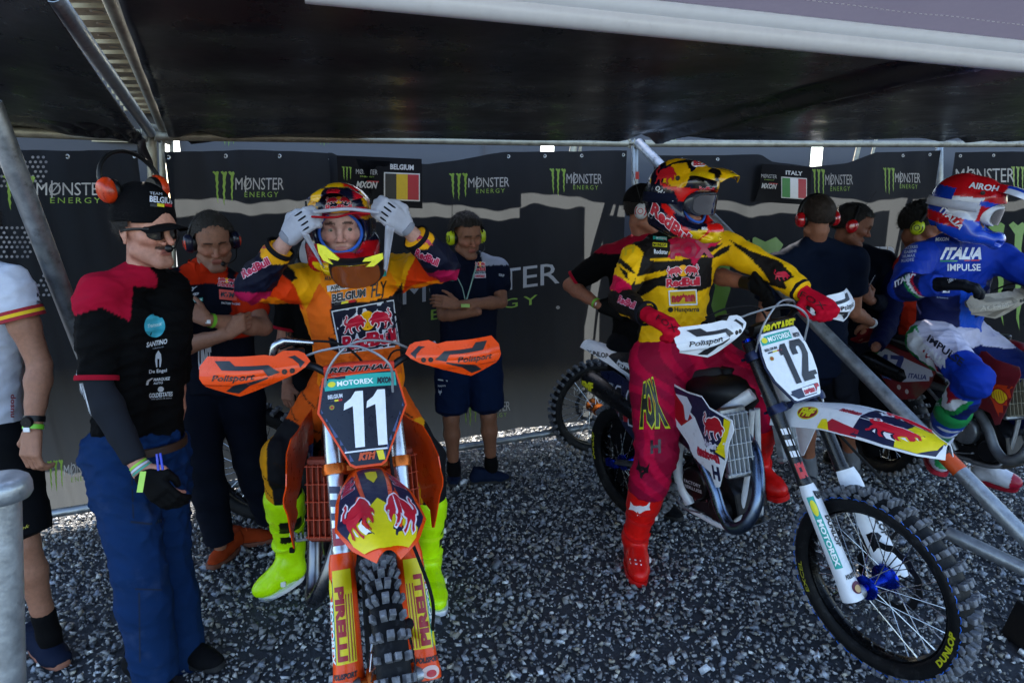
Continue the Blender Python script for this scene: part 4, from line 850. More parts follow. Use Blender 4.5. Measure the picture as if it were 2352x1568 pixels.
# ================================================================== PRINT ON THE BIKES (laid on each part in the part's own coordinates)
def pxof(o, T, f, u0=0., u1=1., v0=0., v1=1., swap=False):
    M_ = o['T'][T]
    def g(u, v):
        if swap: u, v = v, u
        p = f(u0 + (u1 - u0) * u, v0 + (v1 - v0) * v); return proj((M_ @ np.append(p, 1))[:3])
    return g
SQ = [[(0, 0), (1, 0), (1, 1), (0, 1)]]
for o_, S_ in ((o12, S12), (o11, S11), (o17, S17)): pass
def guards(o, dark, ink, word='Polisport'):
    for sd in 'RL':
        f = o['hg' + sd + 'f']; q = pxof(o, 1, f); ob = o['hg' + sd]
        for poly in (((270, 375), (440, 375), (500, 430), (860, 450), (985, 545), (850, 566), (800, 490), (350, 470)), ((850, 575), (480, 630), (370, 715), (510, 745), (650, 650), (850, 590)), ((1080, 395), (1160, 385), (1270, 470), (1210, 525), (1200, 480), (1130, 415))):
            emb(ob, [[HGP(*p) for p in poly]], q, dark, name='inlay_panel', off=.0015)
        (ua, vt), (ub, vb) = HGP(228, 520), HGP(712, 604)
        x0, x1 = (ua, ub) if sd == 'R' else (ub, ua); tx(ob, word, pxof(o, 1, f, x0, x1, vb, vt), ink, .02, .3, off=.002, step=6)
guards(o11, '#1c2026', '#2a1208'); guards(o12, '#16181d', '#101216')
guards(o17, '#6f685c', '#a89f90', 'ACERBIS')
# ---- plate 12
pl_ = o12['plate']; f = o12['plf']; W = 1.08
pq = lambda u0, u1, v0, v1, o=o12, f=f: pxof(o, 1, f, u0, u1, v0, v1)
def block_digit(ob, q, d, col, off=.002):
    S1 = [(.30, 0), (.30, .74), (.12, .74), (.12, .86), (.34, 1), (.68, 1), (.68, 0)]; S2 = [(.02, 0), (.02, .16), (.58, .62), (.62, .70), (.62, .80), (.56, .84), (.42, .84), (.36, .80), (.36, .66), (.02, .66), (.02, .84), (.16, 1), (.82, 1), (.98, .86), (.98, .62), (.50, .20), (.98, .20), (.98, 0)]
    S7 = [(.16, 0), (.58, .80), (.06, .80), (.06, 1), (.98, 1), (.98, .82), (.56, 0)]
    emb(ob, [{'1': S1, '2': S2, '7': S7}[d]], q, col, name='race_number', off=off)
block_digit(pl_, pq(-.052, .018, -.095, .072), '1', '#12151f'); block_digit(pl_, pq(.008, .095, -.095, .076), '2', '#12151f')
motorex(pl_, pq(-.098, .045, .084, .120)); tx(pl_, 'MXON', pq(.055, .094, .084, .104), '#14172a', .05, .2, off=.002, step=6); pp_ = [(-.09, .05, '#14172a'), (-.07, .05, '#d0c020'), (-.05, .05, '#b01420')]
tx(pl_, 'BELGIUM', pq(-.098, -.045, .058, .070), '#14172a', .04, off=.002, step=6)
for a_, b_, c_ in pp_: emb(pl_, SQ, pq(a_, a_ + .02, .048, .054), c_, off=.002, name='flag_patch')
emb(pl_, SUNC, pq(-.092, -.076, .018, .036), '#9a8420'); emb(pl_, SUNC, pq(-.088, -.080, .022, .032), '#a01820', off=.0028)
emb(pl_, [[(.0, .9), (.96, 1), (.80, 0), (.22, 0)]], pq(-.085, .075, -.152, -.112), '#1a2440', name='base_panel'); emb(pl_, [[(0, 0), (1, 0), (1, 1), (0, 1)]], pq(-.018, .045, -.148, -.116), '#e3e4ea', off=.0025, name='white_patch'); tx(pl_, 'nestaan', pq(-.014, .041, -.144, -.120), '#a8142c', .06, off=.0036, step=6); emb(pl_, SQ, pq(.048, .072, -.142, -.114), '#b01a28', off=.0025, name='red_patch')
tx([ob for ob in b12.children if ob.name.startswith('bar_pad')], 'PROTAPER', pxof(o12, 1, lambda u, v: A(1.135, u, v), -.085, .10, 1.150, 1.192), '#d8d020', .05, .1, off=.002, step=8)
# ---- plate 11
pl_ = o11['plate']; f = o11['plf']; pq = lambda u0, u1, v0, v1, o=o11, f=f: pxof(o, 1, f, u0, u1, v0, v1)
emb(pl_, [[(0, 0), (1, 0), (1, 1), (0, .93)]], pq(-.116, .116, .088, .134), '#1fa198', off=.001, name='teal_band'); motorex(pl_, pq(-.110, .045, .093, .122), bg=None, off=.002); tx(pl_, 'MXON', pq(.052, .106, .096, .118), '#14172a', .06, .25, off=.002, step=6)
ONE = [(.42, 0), (.48, .74), (.0, .68), (.06, .80), (.40, .88), (.66, 1), (1.06, 1), (.90, 0)]
for a_ in (-.062, .010): emb(pl_, [ONE], pq(a_, a_ + .062, -.108, .076), '#e3e6ee', name='race_number', off=.002)
for s_ in (-1, 1): emb(pl_, [[(0, 1), (.2, .78), (1, 0), (.72, 0), (0, .84)]] if s_ < 0 else [[(1, 1), (.8, .78), (0, 0), (.28, 0), (1, .84)]], pq(-.132, -.044, -.150, .030) if s_ < 0 else pq(.044, .132, -.150, .030), '#3c4a74', off=.001, name='side_stripe')
emb(pl_, SQ, pq(-.070, .078, -.122, -.117), '#d8dbe4', off=.0015, name='white_line'); tx(pl_, 'KTM', pq(-.030, .026, -.150, -.126), '#c24a1c', .08, .35, out=(.03, '#6c2a20'), off=.002, step=6); emb(pl_, [[(0, 0), (1, 0), (.8, 1), (-.3, 1)]], pq(.034, .054, -.155, -.124), '#d8c820', off=.0015, name='yellow_patch')
tx(pl_, 'BELGIUM', pq(-.108, -.062, .060, .074), '#c9ccd6', .04, off=.002, step=6)
for a_, c_ in ((-.100, '#2a2d3a'), (-.088, '#d8c820'), (-.076, '#b01420')): emb(pl_, SQ, pq(a_, a_ + .012, .050, .056), c_, off=.002, name='flag_patch')
emb(pl_, SUNC, pq(-.106, -.090, .024, .040), '#9a8420'); emb(pl_, SUNC, pq(-.102, -.094, .028, .036), '#a01820', off=.0028)
pad = [ob for ob in b11.children if ob.name.startswith('bar_pad')]
for a_, b_ in ((1.148, 1.166), (1.175, 1.192)): tx(pad, 'RENTHAL', pxof(o11, 1, lambda u, v: A(1.14, u, v), -.10, .10, a_, b_), '#0d0d12', .04, .3, out=(.03, '#c9c4c8'), off=.002, step=8)
# ---- fender 11 : v runs rear -> tip
ob = o11['ff']; f = o11['fff']
q = lambda u0, u1, v0, v1: pxof(o11, 1, f, u0, u1, v0, v1)      # quad v axis: 0 -> v0, 1 -> v1
emb(ob, [_r([(2, 22), (18, 18), (30, 60), (36, 62), (26, 16), (74, 16), (64, 62), (70, 60), (82, 18), (98, 22), (98, 60), (100, 74), (96, 94), (50, 99), (4, 94), (0, 74), (2, 60)])], q(-.96, .96, 0, .985), '#10163a', name='navy_graphic', off=.0015)
emb(ob, [_r([(14, 80), (34, 72), (44, 66), (50, 62), (56, 66), (66, 72), (96, 84), (98, 96), (60, 100), (40, 100), (2, 96), (4, 84)])], q(-.96, .96, 0, .985), '#e0cc0c', name='yellow_graphic', off=.0026)
emb(ob, [_r([(50, 44), (42, 36), (40, 24), (60, 24), (58, 36)])], q(-.96, .96, 0, 1), '#dcc80c', off=.0026, name='yellow_star')
for s_, (a_, b_) in ((BULL, (-.84, -.12)), (flip(BULL), (.12, .84))):
    Q = pxof(o11, 1, f, a_, b_, .90, .57); emb(ob, grow(s_, .05), Q, '#e6e2e8', off=.0036); emb(ob, s_, Q, '#c4102a', off=.0046)
for (a_, b_) in ((-.86, -.52), (.86, .52)): tx(ob, 'RedBull', (lambda a_=a_, b_=b_: (lambda u, v: proj((o11['T'][1] @ np.append(f(b_ + (a_ - b_) * (1 - v) if a_ < 0 else a_ + (b_ - a_) * (v), .24 + .22 * u), 1))[:3])))(), '#a8143c', .05, out=(.04, '#d8d0dc'), off=.003, step=6)
# ---- fender 12 : right half faces the camera
ob = o12['ff']; f = o12['fff']; q = lambda u0, u1, v0, v1: pxof(o12, 1, f, u0, u1, v0, v1, True)    # quad u axis runs along the fender
def fq(v0, v1, u0, u1): return lambda a_, b_: proj((o12['T'][1] @ np.append(f(u0 + (u1 - u0) * b_, v0 + (v1 - v0) * a_), 1))[:3])
emb(ob, [_r([(0, 0), (96, 0), (100, 20), (100, 80), (96, 100), (0, 100)])], fq(.56, .985, -.94, .94), '#10163a', name='navy_graphic', off=.001)
emb(ob, [_r([(10, 0), (60, 0), (92, 12), (100, 34), (100, 66), (92, 88), (60, 100), (10, 100), (0, 80), (12, 62), (16, 50), (12, 38), (0, 20)])], fq(.78, .985, -.93, .93), '#e0cc0c', name='yellow_graphic', off=.002)
emb(ob, [_r([(0, 0), (100, 0), (100, 60), (20, 100)])], fq(.36, .60, -.97, -.68), '#a8142c', off=.001, name='red_stripe'); emb(ob, [_r([(0, 0), (60, 0), (30, 100), (8, 90)])], fq(.33, .48, -.97, -.72), '#e0cc0c', off=.002, name='yellow_stripe')
for a_, b_ in ((-.80, -.20), (.80, .20)): emb(ob, grow(BULL, .05), fq(.62, .90, a_, b_), '#e6e2e8', off=.003); emb(ob, BULL, fq(.62, .90, a_, b_), '#c4102a', off=.004)
emb(ob, SUNC, fq(.13, .29, -.80, -.36), '#d0c818', off=.001); emb(ob, SUNC, fq(.137, .283, -.77, -.39), '#8a1a20', off=.0018); tx(ob, 'FMF', fq(.15, .27, -.72, -.44), '#d8d020', .06, .3, off=.003, step=6); tx(ob, 'nestaan', fq(.42, .55, -.42, -.12), '#9a1430', .07, off=.002, step=6); emb(ob, FOXH, fq(.60, .67, .02, .34), '#e3e4ea', off=.003)
# ---- fork guards and fork tubes
def gq(o, sd, v0, v1, u0, u1): return lambda a_, b_: proj((o['T'][1] @ np.append(o['gs' + sd](u0 + (u1 - u0) * b_, v0 + (v1 - v0) * a_), 1))[:3])
g12, g11 = o12['guards'], o11['guards']
R12 = g12[0]; emb(R12, SQ, gq(o12, 'R', .10, .72, .18, .40), '#1f9d94', name='teal_panel', off=.001); tx(R12, 'MOTOREX', gq(o12, 'R', .30, .70, .22, .36), '#e8ecec', .04, off=.002, step=6); emb(R12, SUNC, gq(o12, 'R', .13, .27, .38, .20), '#d8d020', off=.002)
tx(R12, 'DUNLOP', gq(o12, 'R', .28, .56, .48, .66), '#14161c', .05, .2, off=.002, step=6); tx(R12, 'B', gq(o12, 'R', .06, .14, .44, .68), '#14161c', .06, .2, off=.002); tx(R12, 'POLISPORT', gq(o12, 'R', .76, .80, .36, .74)[0:0] if 0 else (lambda a_, b_: gq(o12, 'R', .82, .78, .36, .74)(b_, a_)), '#14161c', .05, .2, off=.002, step=6); emb(R12, SUNC, lambda a_, b_: gq(o12, 'R', .95, .85, .40, .72)(b_, a_), '#5a1c3a', off=.0015); emb(R12, SUNC, lambda a_, b_: gq(o12, 'R', .94, .88, .46, .66)(b_, a_), '#c9a46a', off=.0025)
L12 = g12[1]; tx(L12, 'DUNLOP', gq(o12, 'L', .30, .64, .40, .62), '#14161c', .05, .2, off=.002, step=6)
for sd, gg in (('R', g11[0]), ('L', g11[1])):
    a, b, c, d = (.16, .36, .38, .78) if sd == 'R' else (.84, .64, .62, .22)
    emb(gg, SQ, gq(o11, sd, .14, .80, a, b), '#1f9d94', name='teal_panel', off=.001); emb(gg, SQ, gq(o11, sd, .12, .78, b, d), '#dcc80c', name='yellow_panel', off=.001)
    if sd == 'R': tx(gg, 'MOTOREX', gq(o11, sd, .34, .78, a + .03, b - .02), '#e8ecec', .04, off=.002, step=6); tx(gg, 'PIRELLI', gq(o11, sd, .24, .76, .40, .60), '#9a1424', .06, off=.002, step=6); emb(gg, SUNC, gq(o11, sd, .18, .32, b - .02, a + .03), '#d8d020', off=.002)
    else: tx(gg, 'MOTOREX', gq(o11, sd, .62, .20, a - .03, b + .02), '#e8ecec', .04, off=.002, step=6); tx(gg, 'PIRELLI', gq(o11, sd, .76, .24, .60, .40), '#9a1424', .06, off=.002, step=6); emb(gg, SUNC, gq(o11, sd, .78, .66, b + .02, a - .03), '#d8d020', off=.002)
    for k_ in (.62, .68, .74) : emb(gg, SQ, gq(o11, sd, .3, .77, k_ if sd == 'R' else 1 - k_, (k_ + .02) if sd == 'R' else .98 - k_), '#9a1424', name='thin_stripe', off=.002)
    tx(gg, 'POLISPORT', (lambda a_, b_, sd=sd: gq(o11, sd, .88, .84, .26, .76)(b_, a_)), '#14161c', .05, .2, off=.002, step=6); emb(gg, SUNC, (lambda a_, b_, sd=sd: gq(o11, sd, .99, .90, .34, .68)(b_, a_)), '#d9b8b0', off=.0015); emb(gg, SUNC, (lambda a_, b_, sd=sd: gq(o11, sd, .98, .93, .42, .60)(b_, a_)), '#b81c28', off=.0025)
def kq(o, sd, v0, v1, u0, u1): return lambda a_, b_: proj((o['T'][1] @ np.append(o['fkq' + sd](u0 + (u1 - u0) * b_, v0 + (v1 - v0) * a_), 1))[:3])
for o_, sd, ink, pc_ in ((o12, 'R', '#d6d9e2', '#b8202c'), (o11, 'R', '#2c3050', '#8c1830')):
    fk = o_['forks'][0]; u0, u1 = (-1.1, .1) if o_ is o12 else (-.9, .5)
    for k_ in range(3): emb(fk, [[(0, 0), (.8, 0), (1, 1), (.2, 1)]], kq(o_, sd, .36 + .045 * k_, .39 + .045 * k_, u0, u1), ink, name='logo_bar', off=.001)
    emb(fk, [_r([(0, 0), (100, 0), (100, 30), (30, 30), (30, 60), (60, 60), (60, 30), (100, 30), (100, 100), (0, 100)])], kq(o_, sd, .50, .56, u0, u1), pc_, name='logo_bar', off=.001)
# ---- shroud and side plate of bike 12, right side (local x forward, z up)
def sq_(o, T, fn, x0, x1, z0, z1): return lambda a_, b_: proj((o['T'][T] @ np.append(fn(x0 + (x1 - x0) * a_, z0 + (z1 - z0) * b_), 1))[:3])
ob = o12['shR']; f = o12['shRf']; s = lambda *a: sq_(o12, 0, f, *a)
L_ = lambda x, z: ((x - .55) / .57, (z - .50) / .43)
emb(ob, [[L_(*p) for p in ((.62, .905), (.80, .893), (.92, .897), (.978, .862), (1.095, .832), (1.05, .66), (.94, .70), (.86, .80), (.78, .83))]], s(.55, 1.12, .50, .93), '#12163a', name='navy_graphic', off=.001)
emb(ob, [[L_(*p) for p in ((.56, .90), (.66, .90), (.84, .79), (.74, .73), (.60, .80))]], s(.55, 1.12, .50, .93), '#a0101c', name='red_graphic', off=.0015)
emb(ob, [[L_(*p) for p in ((1.06, .838), (1.095, .832), (1.055, .67), (1.01, .69), (1.045, .74), (1.055, .80))]], s(.55, 1.12, .50, .93), '#e0cc0c', name='yellow_graphic', off=.002)
emb(ob, grow(BULL, .04), s(.93, 1.06, .73, .845), '#e3e0e6', off=.0025); emb(ob, BULL, s(.93, 1.06, .73, .845), '#a80f20', off=.0035); tx(ob, 'RedBull', s(.935, 1.02, .70, .725), '#c9c4d4', .04, off=.003, step=6); tx(ob, 'nestaan', s(.875, 1.02, .635, .69), '#a8142c', .08, off=.002, step=6); tx(ob, 'H', s(.965, 1.01, .555, .62), '#14183a', .06, off=.002); emb(ob, [[L_(*p) for p in ((.70, .87), (.80, .875), (.84, .84), (.80, .77), (.78, .77), (.77, .83))]], s(.55, 1.12, .50, .93), '#c9ccd8', name='vent_panel', off=.0025)
ob = o12['spR']; f = o12['spRf']; s = lambda *a: sq_(o12, 0, f, *a)
emb(ob, [_r([(0, 40), (100, 62), (100, 78), (0, 64)])], s(.12, .52, .58, .86), '#b4b814', off=.001, name='yellow_graphic'); emb(ob, [_r([(0, 20), (100, 34), (100, 50), (0, 36)])], s(.18, .52, .58, .86), '#98101c', off=.001, name='red_graphic')
block_digit(ob, s(.16, .28, .64, .83), '1', '#b9bccb', .002); block_digit(ob, s(.17, .275, .65, .82), '1', '#0c0d14', .003); block_digit(ob, s(.28, .43, .63, .82), '2', '#b9bccb', .002); block_digit(ob, s(.29, .42, .64, .81), '2', '#0c0d14', .003); tx(ob, 'MXON', s(.06, .16, .80, .83), '#c9ccd4', .04, .2, off=.002, step=6)
tx([x for x in b12.children if x.name.startswith('seat')], 'GUTS', pxof(o12, 0, lambda u, v: A(u, -.075, v), .10, .22, .895, .93), '#c9ccd4', .05, off=.002, step=6); tx(o12['rf'], 'DUNLOP', pxof(o12, 0, lambda u, v: A(u, -.08, v), -.18, .04, .935, .965), '#14161c', .04, .2, off=.002, step=6)
tx(o12['silencer'], 'FMF', pxof(o12, 0, lambda u, v: A(u, -.21, v), -.06, .06, .78, .83), '#c9c418', .06, .2, off=.002, step=6); cc = [x for x in b12.children if x.name.startswith('clutch_cover')]; tx(cc, 'FACTORY', pxof(o12, 0, lambda u, v: A(u, -.15, v), .655, .765, .425, .442), '#a8a2a4', .02, off=.001, step=6); tx(cc, 'REKLUSE', pxof(o12, 0, lambda u, v: A(u, -.15, v), .65, .77, .40, .416), '#a8a2a4', .02, off=.001, step=6)
tx([x for x in b12.children if x.name.startswith('swingarm')][0:1], 'RK', pxof(o12, 0, lambda u, v: A(u, -.12, v), .25, .32, .385, .42), '#a8202c', .05, off=.001)
# ---- bike 17 right side
ob = o17['spR']; f = o17['spRf']; s = lambda *a: sq_(o17, 0, f, *a)
emb(ob, [_r([(0, 80), (30, 98), (96, 60), (100, 40), (60, 30), (20, 50)])], s(.03, .55, .58, .88), '#b4b4c0', off=.001, name='white_graphic'); emb(ob, [_r([(0, 80), (12, 100), (60, 88), (34, 92), (10, 60)])], s(.02, .5, .6, .89), '#17602c', off=.002, name='green_graphic')
block_digit(ob, s(.17, .25, .70, .83), '1', '#14286a', .0025); block_digit(ob, s(.24, .35, .70, .83), '7', '#14286a', .0025); tx(ob, 'ITALIA', s(.38, .50, .70, .73), '#14286a', .03, .2, off=.002); tx(ob, 'ZANCHI', s(.17, .28, .675, .692), '#2a6ab0', .03, .2, off=.003)
emb(ob, SUNC, s(.30, .33, .62, .65), '#b0a4a0', off=.002); emb(ob, SUNC, s(.36, .385, .60, .63), '#b0a4a0', off=.002)
ob = o17['shR']; f = o17['shRf']; s = lambda *a: sq_(o17, 0, f, *a)
tx(ob, 'DUCATI', s(.70, .84, .845, .872), '#b9bccb', .04, .2, off=.002, step=6); tx(ob, '350', s(.70, .86, .79, .835), '#b9bccb', .04, .3, off=.002, step=6); tx(ob, 'DESMOMX', s(.72, .92, .755, .78), '#b9bccb', .04, .3, off=.002, step=6)
emb(ob, [_r([(0, 100), (100, 100), (78, 0), (50, 4), (20, 60)])], s(.93, 1.09, .53, .74), '#c93a10', off=.001, name='orange_graphic'); SH = [[(.5 + .5 * math.cos(t) * (1 if math.sin(t) > -.3 else .75), .5 + .5 * math.sin(t)) for t in np.linspace(0, 2 * math.pi, 24, endpoint=False)]]
emb(ob, SH, s(.965, 1.055, .635, .725), '#9c1418', off=.002); emb(ob, SH, s(.972, 1.048, .642, .718), '#d8b40c', off=.003)
for k_ in range(5): emb(ob, SQ, s(.984 + .012 * k_, .9865 + .012 * k_, .66, .71), '#9c1418', off=.004, name='shell_ray')
# ---- sidewall lettering and the blue line round the front tyre of bike 12
def tyq(o, T, c, a0, a1, r0, r1, y): M_ = o['T'][T]; return lambda u, v: proj((M_ @ np.append((c[0] + (r0 + (r1 - r0) * v) * math.sin(a0 + (a1 - a0) * u), y, c[2] + (r0 + (r1 - r0) * v) * math.cos(a0 + (a1 - a0) * u)), 1))[:3])
ty = o12['fw']
def angpix(o, T, c, r): pass
for a0, w_ in ((R(120), 'DUNLOP'),): tx(ty, w_, tyq(o12, 2, (1.485, 0, .35), a0, a0 - R(30), .320, .298, -.045), '#b4b41a', .05, .1, off=.0015, step=5)
tx(ty, 'EXCEL', tyq(o12, 2, (1.485, 0, .35), R(238), R(262), .300, .318, -.045), '#8a8a20', .02, off=.0015, step=5)
seg = []
for i in range(60):
    t0 = 2 * math.pi * i / 60; t1 = t0 + 2 * math.pi / 60 * .72; rr = (.3335, .3365)[i % 2]; y = -.0445
    seg.append(tube([A(1.485 + rr * math.sin(t0), y, .35 + rr * math.cos(t0)), A(1.485 + (rr + .003) * math.sin((t0 + t1) / 2), y, .35 + (rr + .003) * math.cos((t0 + t1) / 2)), A(1.485 + (rr - .001) * math.sin(t1), y, .35 + (rr - .001) * math.cos(t1))], .0013, 5))
mk('blue_sidewall_line', xf(cat(*seg), o12['T'][2]), mat('blue_line', '#1c62c8', .4), ty, kind='stuff')
tx(o12['rw'], 'DUNLOP', tyq(o12, 3, (0, 0, .335), R(-104), R(-70), .275, .305, -.058), '#b4b41a', .05, off=.0015, step=5)
# ================================================================== PEOPLE: a continuous surface grown round a skeleton
def field(prims, lo, hi, vox, k):
    n = np.ceil((hi - lo) / vox).astype(int) + 1
    ax = [lo[i] + vox * np.arange(n[i]) for i in range(3)]; Fd = np.full(n, .5, np.float32)
    for p in prims:
        a, b, ra, rb = p['a'], p['b'], p['r'][0], p['r'][1]; m = max(ra, rb) * max(1, p.get('mx', 1)) + max(k * 2.2, .03)
        l = np.minimum(a, b) - m; h = np.maximum(a, b) + m
        i0 = np.clip(((l - lo) / vox).astype(int), 0, n - 1); i1 = np.clip(((h - lo) / vox).astype(int) + 2, 1, n)
        if (i1 <= i0).any(): continue
        sl = tuple(slice(i0[i], i1[i]) for i in range(3))
        Xg = np.stack(np.meshgrid(*[ax[i][sl[i]] for i in range(3)], indexing='ij'), -1)
        d = pdist(p, Xg)[0].astype(np.float32); kk = p.get('k', k)
        cur = Fd[sl]
        if p.get('sub'): e = np.maximum(kk - np.abs(cur + d), 0) / kk; Fd[sl] = np.maximum(cur, -d) + e * e * kk * .25
        else: e = np.maximum(kk - np.abs(cur - d), 0) / kk; Fd[sl] = np.minimum(cur, d) - e * e * kk * .25
    return Fd
def pdist(p, Xg):
    a, b = p['a'], p['b']; ba = b - a; L2 = ba @ ba + 1e-12; q = Xg - a; h = np.clip((q @ ba) / L2, 0, 1)
    v = q - h[..., None] * ba
    if 's' in p:
        for n_, s_ in p['s']: v = v + (v @ n_)[..., None] * n_ * (1 / s_ - 1)
    d = np.sqrt((v * v).sum(-1)) - (p['r'][0] + (p['r'][1] - p['r'][0]) * h)
    if 's' in p: d = d * min([1] + [s_ for _, s_ in p['s']])
    L = math.sqrt(L2)
    if p.get('flat'): d = np.maximum(d, (q @ ba) / L - L)
    if p.get('flata'): d = np.maximum(d, -(q @ ba) / L)
    return d, h
def nets(Fd, lo, vox):
    S_ = Fd < 0; nx, ny, nz = Fd.shape; c = S_.astype(np.int8)
    s = sum(c[i:nx - 1 + i, j:ny - 1 + j, l:nz - 1 + l] for i in (0, 1) for j in (0, 1) for l in (0, 1)); act = (s > 0) & (s < 8)
    idx = -np.ones(act.shape, np.int64); ids = np.argwhere(act); idx[act] = np.arange(len(ids)); acc = np.zeros((len(ids), 3)); cnt = np.zeros(len(ids)); faces = []
    for d in range(3):
        sh = [0, 0, 0]; sh[d] = 1; A0 = Fd[:nx - sh[0], :ny - sh[1], :nz - sh[2]]; B0 = Fd[sh[0]:, sh[1]:, sh[2]:]
        cr = (A0 < 0) != (B0 < 0); e = np.argwhere(cr); a_, b_ = A0[cr], B0[cr]; t = a_ / (a_ - b_); pos = e.astype(float); pos[:, d] += t
        o1, o2 = [i for i in range(3) if i != d]; cells = []
        for u, v in ((0, 0), (1, 0), (1, 1), (0, 1)):
            q = e.copy(); q[:, o1] -= u; q[:, o2] -= v; ok = (q[:, o1] >= 0) & (q[:, o2] >= 0) & (q[:, o1] < act.shape[o1]) & (q[:, o2] < act.shape[o2]) & (q[:, d] < act.shape[d])
            k = np.full(len(q), -1); k[ok] = idx[tuple(q[ok].T)]; cells.append(k); g = k >= 0; np.add.at(acc, k[g], pos[g]); np.add.at(cnt, k[g], 1)
        q = np.stack(cells, 1); good = (q >= 0).all(1); q = q[good]; fl = (a_[good] < 0) ^ (d == 1); q[~fl] = q[~fl][:, ::-1]; faces.append(q)
    V = lo + (acc / cnt[:, None]) * vox
    return V, np.concatenate(faces)
def C(a, b, ra, rb=None, **k):
    d = dict(a=np.array(a, float), b=np.array(b, float), r=(ra, ra if rb is None else rb)); d.update(k)
    if 's' in d: d['s'] = [(nrm(n_), s_) for n_, s_ in d['s']]; d['mx'] = max([1] + [s_ for _, s_ in d['s']])
    return d
def near_prim(V, prims):
    best = np.full(len(V), 9.); bi = np.zeros(len(V), int); bt = np.zeros(len(V))
    for i, p in enumerate(prims):
        if p.get('sub'): continue
        d, h = pdist(p, V); m = d < best; best[m] = d[m]; bi[m] = i; bt[m] = h[m]
    return bi, bt
def vnorm(V, F):
    N = np.zeros_like(V); n = np.cross(V[F[:, 2]] - V[F[:, 0]], V[F[:, 3]] - V[F[:, 1]])
    for i in range(4): np.add.at(N, F[:, i], n)
    return N / (np.linalg.norm(N, axis=1)[:, None] + 1e-12)
def folds(V, N, amp, seed, f=1.):
    r = np.random.default_rng(seed); h = np.zeros(len(V)); W = V + .02 * np.sin(V[:, [1, 2, 0]] * 19 * f + seed)
    for i in range(7):
        k = r.standard_normal(3); k[2] *= 1.5; k = k / np.linalg.norm(k) * r.uniform(22, 60) * f; s = np.sin(W @ k + r.uniform(0, 6)); h += (1 - np.abs(s)) ** 2 * r.uniform(.5, 1) - .3
    m = .5 + .5 * np.sin(W @ (r.standard_normal(3) * 5) + 1); return V + N * (amp * h * (.35 + .9 * m) / 2.2)[:, None]
def skin_mesh(prims, vox=.008, k=.03, fold=0., seed=1, ff=1.):
    l = np.min([np.minimum(p['a'], p['b']) - max(p['r']) * p.get('mx', 1) for p in prims if not p.get('sub')], 0) - .03; h = np.max([np.maximum(p['a'], p['b']) + max(p['r']) * p.get('mx', 1) for p in prims if not p.get('sub')], 0) + .03
    V, F = nets(field(prims, l, h, vox, k), l, vox)
    for _ in range(1):
        pass
    if fold: V = folds(V, vnorm(V, F), fold, seed, ff)
    return V, F
SKIN = {}
def skin(c='#a5705a'):
    return mat('skin_' + c.strip('#'), c, .52, vcol=True, var=.16, vscale=70, bump=.35, bscale=420, spec=.28)
def hand(w, d, n, s, scale=1., curl=(.5, .6, .4), spread=.0, thumb=.6, fat=0.):
    """w wrist, d towards the fingers, n back of the hand, s towards the thumb"""
    d, n, s = nrm(d), nrm(n), nrm(s); pr = []; g = scale
    for o_ in (.028, .010, -.009, -.026): pr.append(C(w + d * .012 * g + s * o_ * .6 * g, w + d * .082 * g + s * o_ * g, .0165 * g + fat, .0125 * g + fat, k=.014))
    for o_, L in ((.030, (.042, .026, .020)), (.010, (.046, .029, .021)), (-.010, (.043, .027, .020)), (-.028, (.034, .021, .018))):
        p = w + d * .086 * g + s * o_ * g; ang = 0; sd = s * (o_ * spread * 12)
        for i in range(3):
            ang += curl[i]; v = nrm(d * math.cos(ang) - n * math.sin(ang) + sd); q = p + v * L[i] * g; r_ = (.0095, .0085, .0078, .007)[i:i + 2]; pr.append(C(p, q, r_[0] * g + fat, r_[1] * g + fat, k=.004)); p = q
    p = w + d * .022 * g + s * .024 * g; v = nrm(s * .7 + d * .75 - n * .25); q = p + v * .042 * g; pr.append(C(p, q, .014 * g + fat, .011 * g + fat, k=.01))
    v = nrm(d * .9 + s * (.55 - thumb) - n * (.2 + .5 * thumb)); p2 = q + v * .030 * g; pr.append(C(q, p2, .0105 * g + fat, .009 * g + fat, k=.005)); v = nrm(d * .8 + s * (.3 - 1.2 * thumb) - n * thumb * .7); pr.append(C(p2, p2 + v * .024 * g, .009 * g + fat, .0075 * g + fat, k=.004))
    return pr
def headframe(c, face, up, ):
    f = nrm(face); u = nrm(np.array(up, float) - f * np.dot(up, f)); r = np.cross(f, u); M = np.eye(4); M[:3, 0] = r; M[:3, 1] = f; M[:3, 2] = u; M[:3, 3] = c; return M
def hp(M, p, s=1.): return M[:3, :3] @ (np.array(p, float) * s) + M[:3, 3]
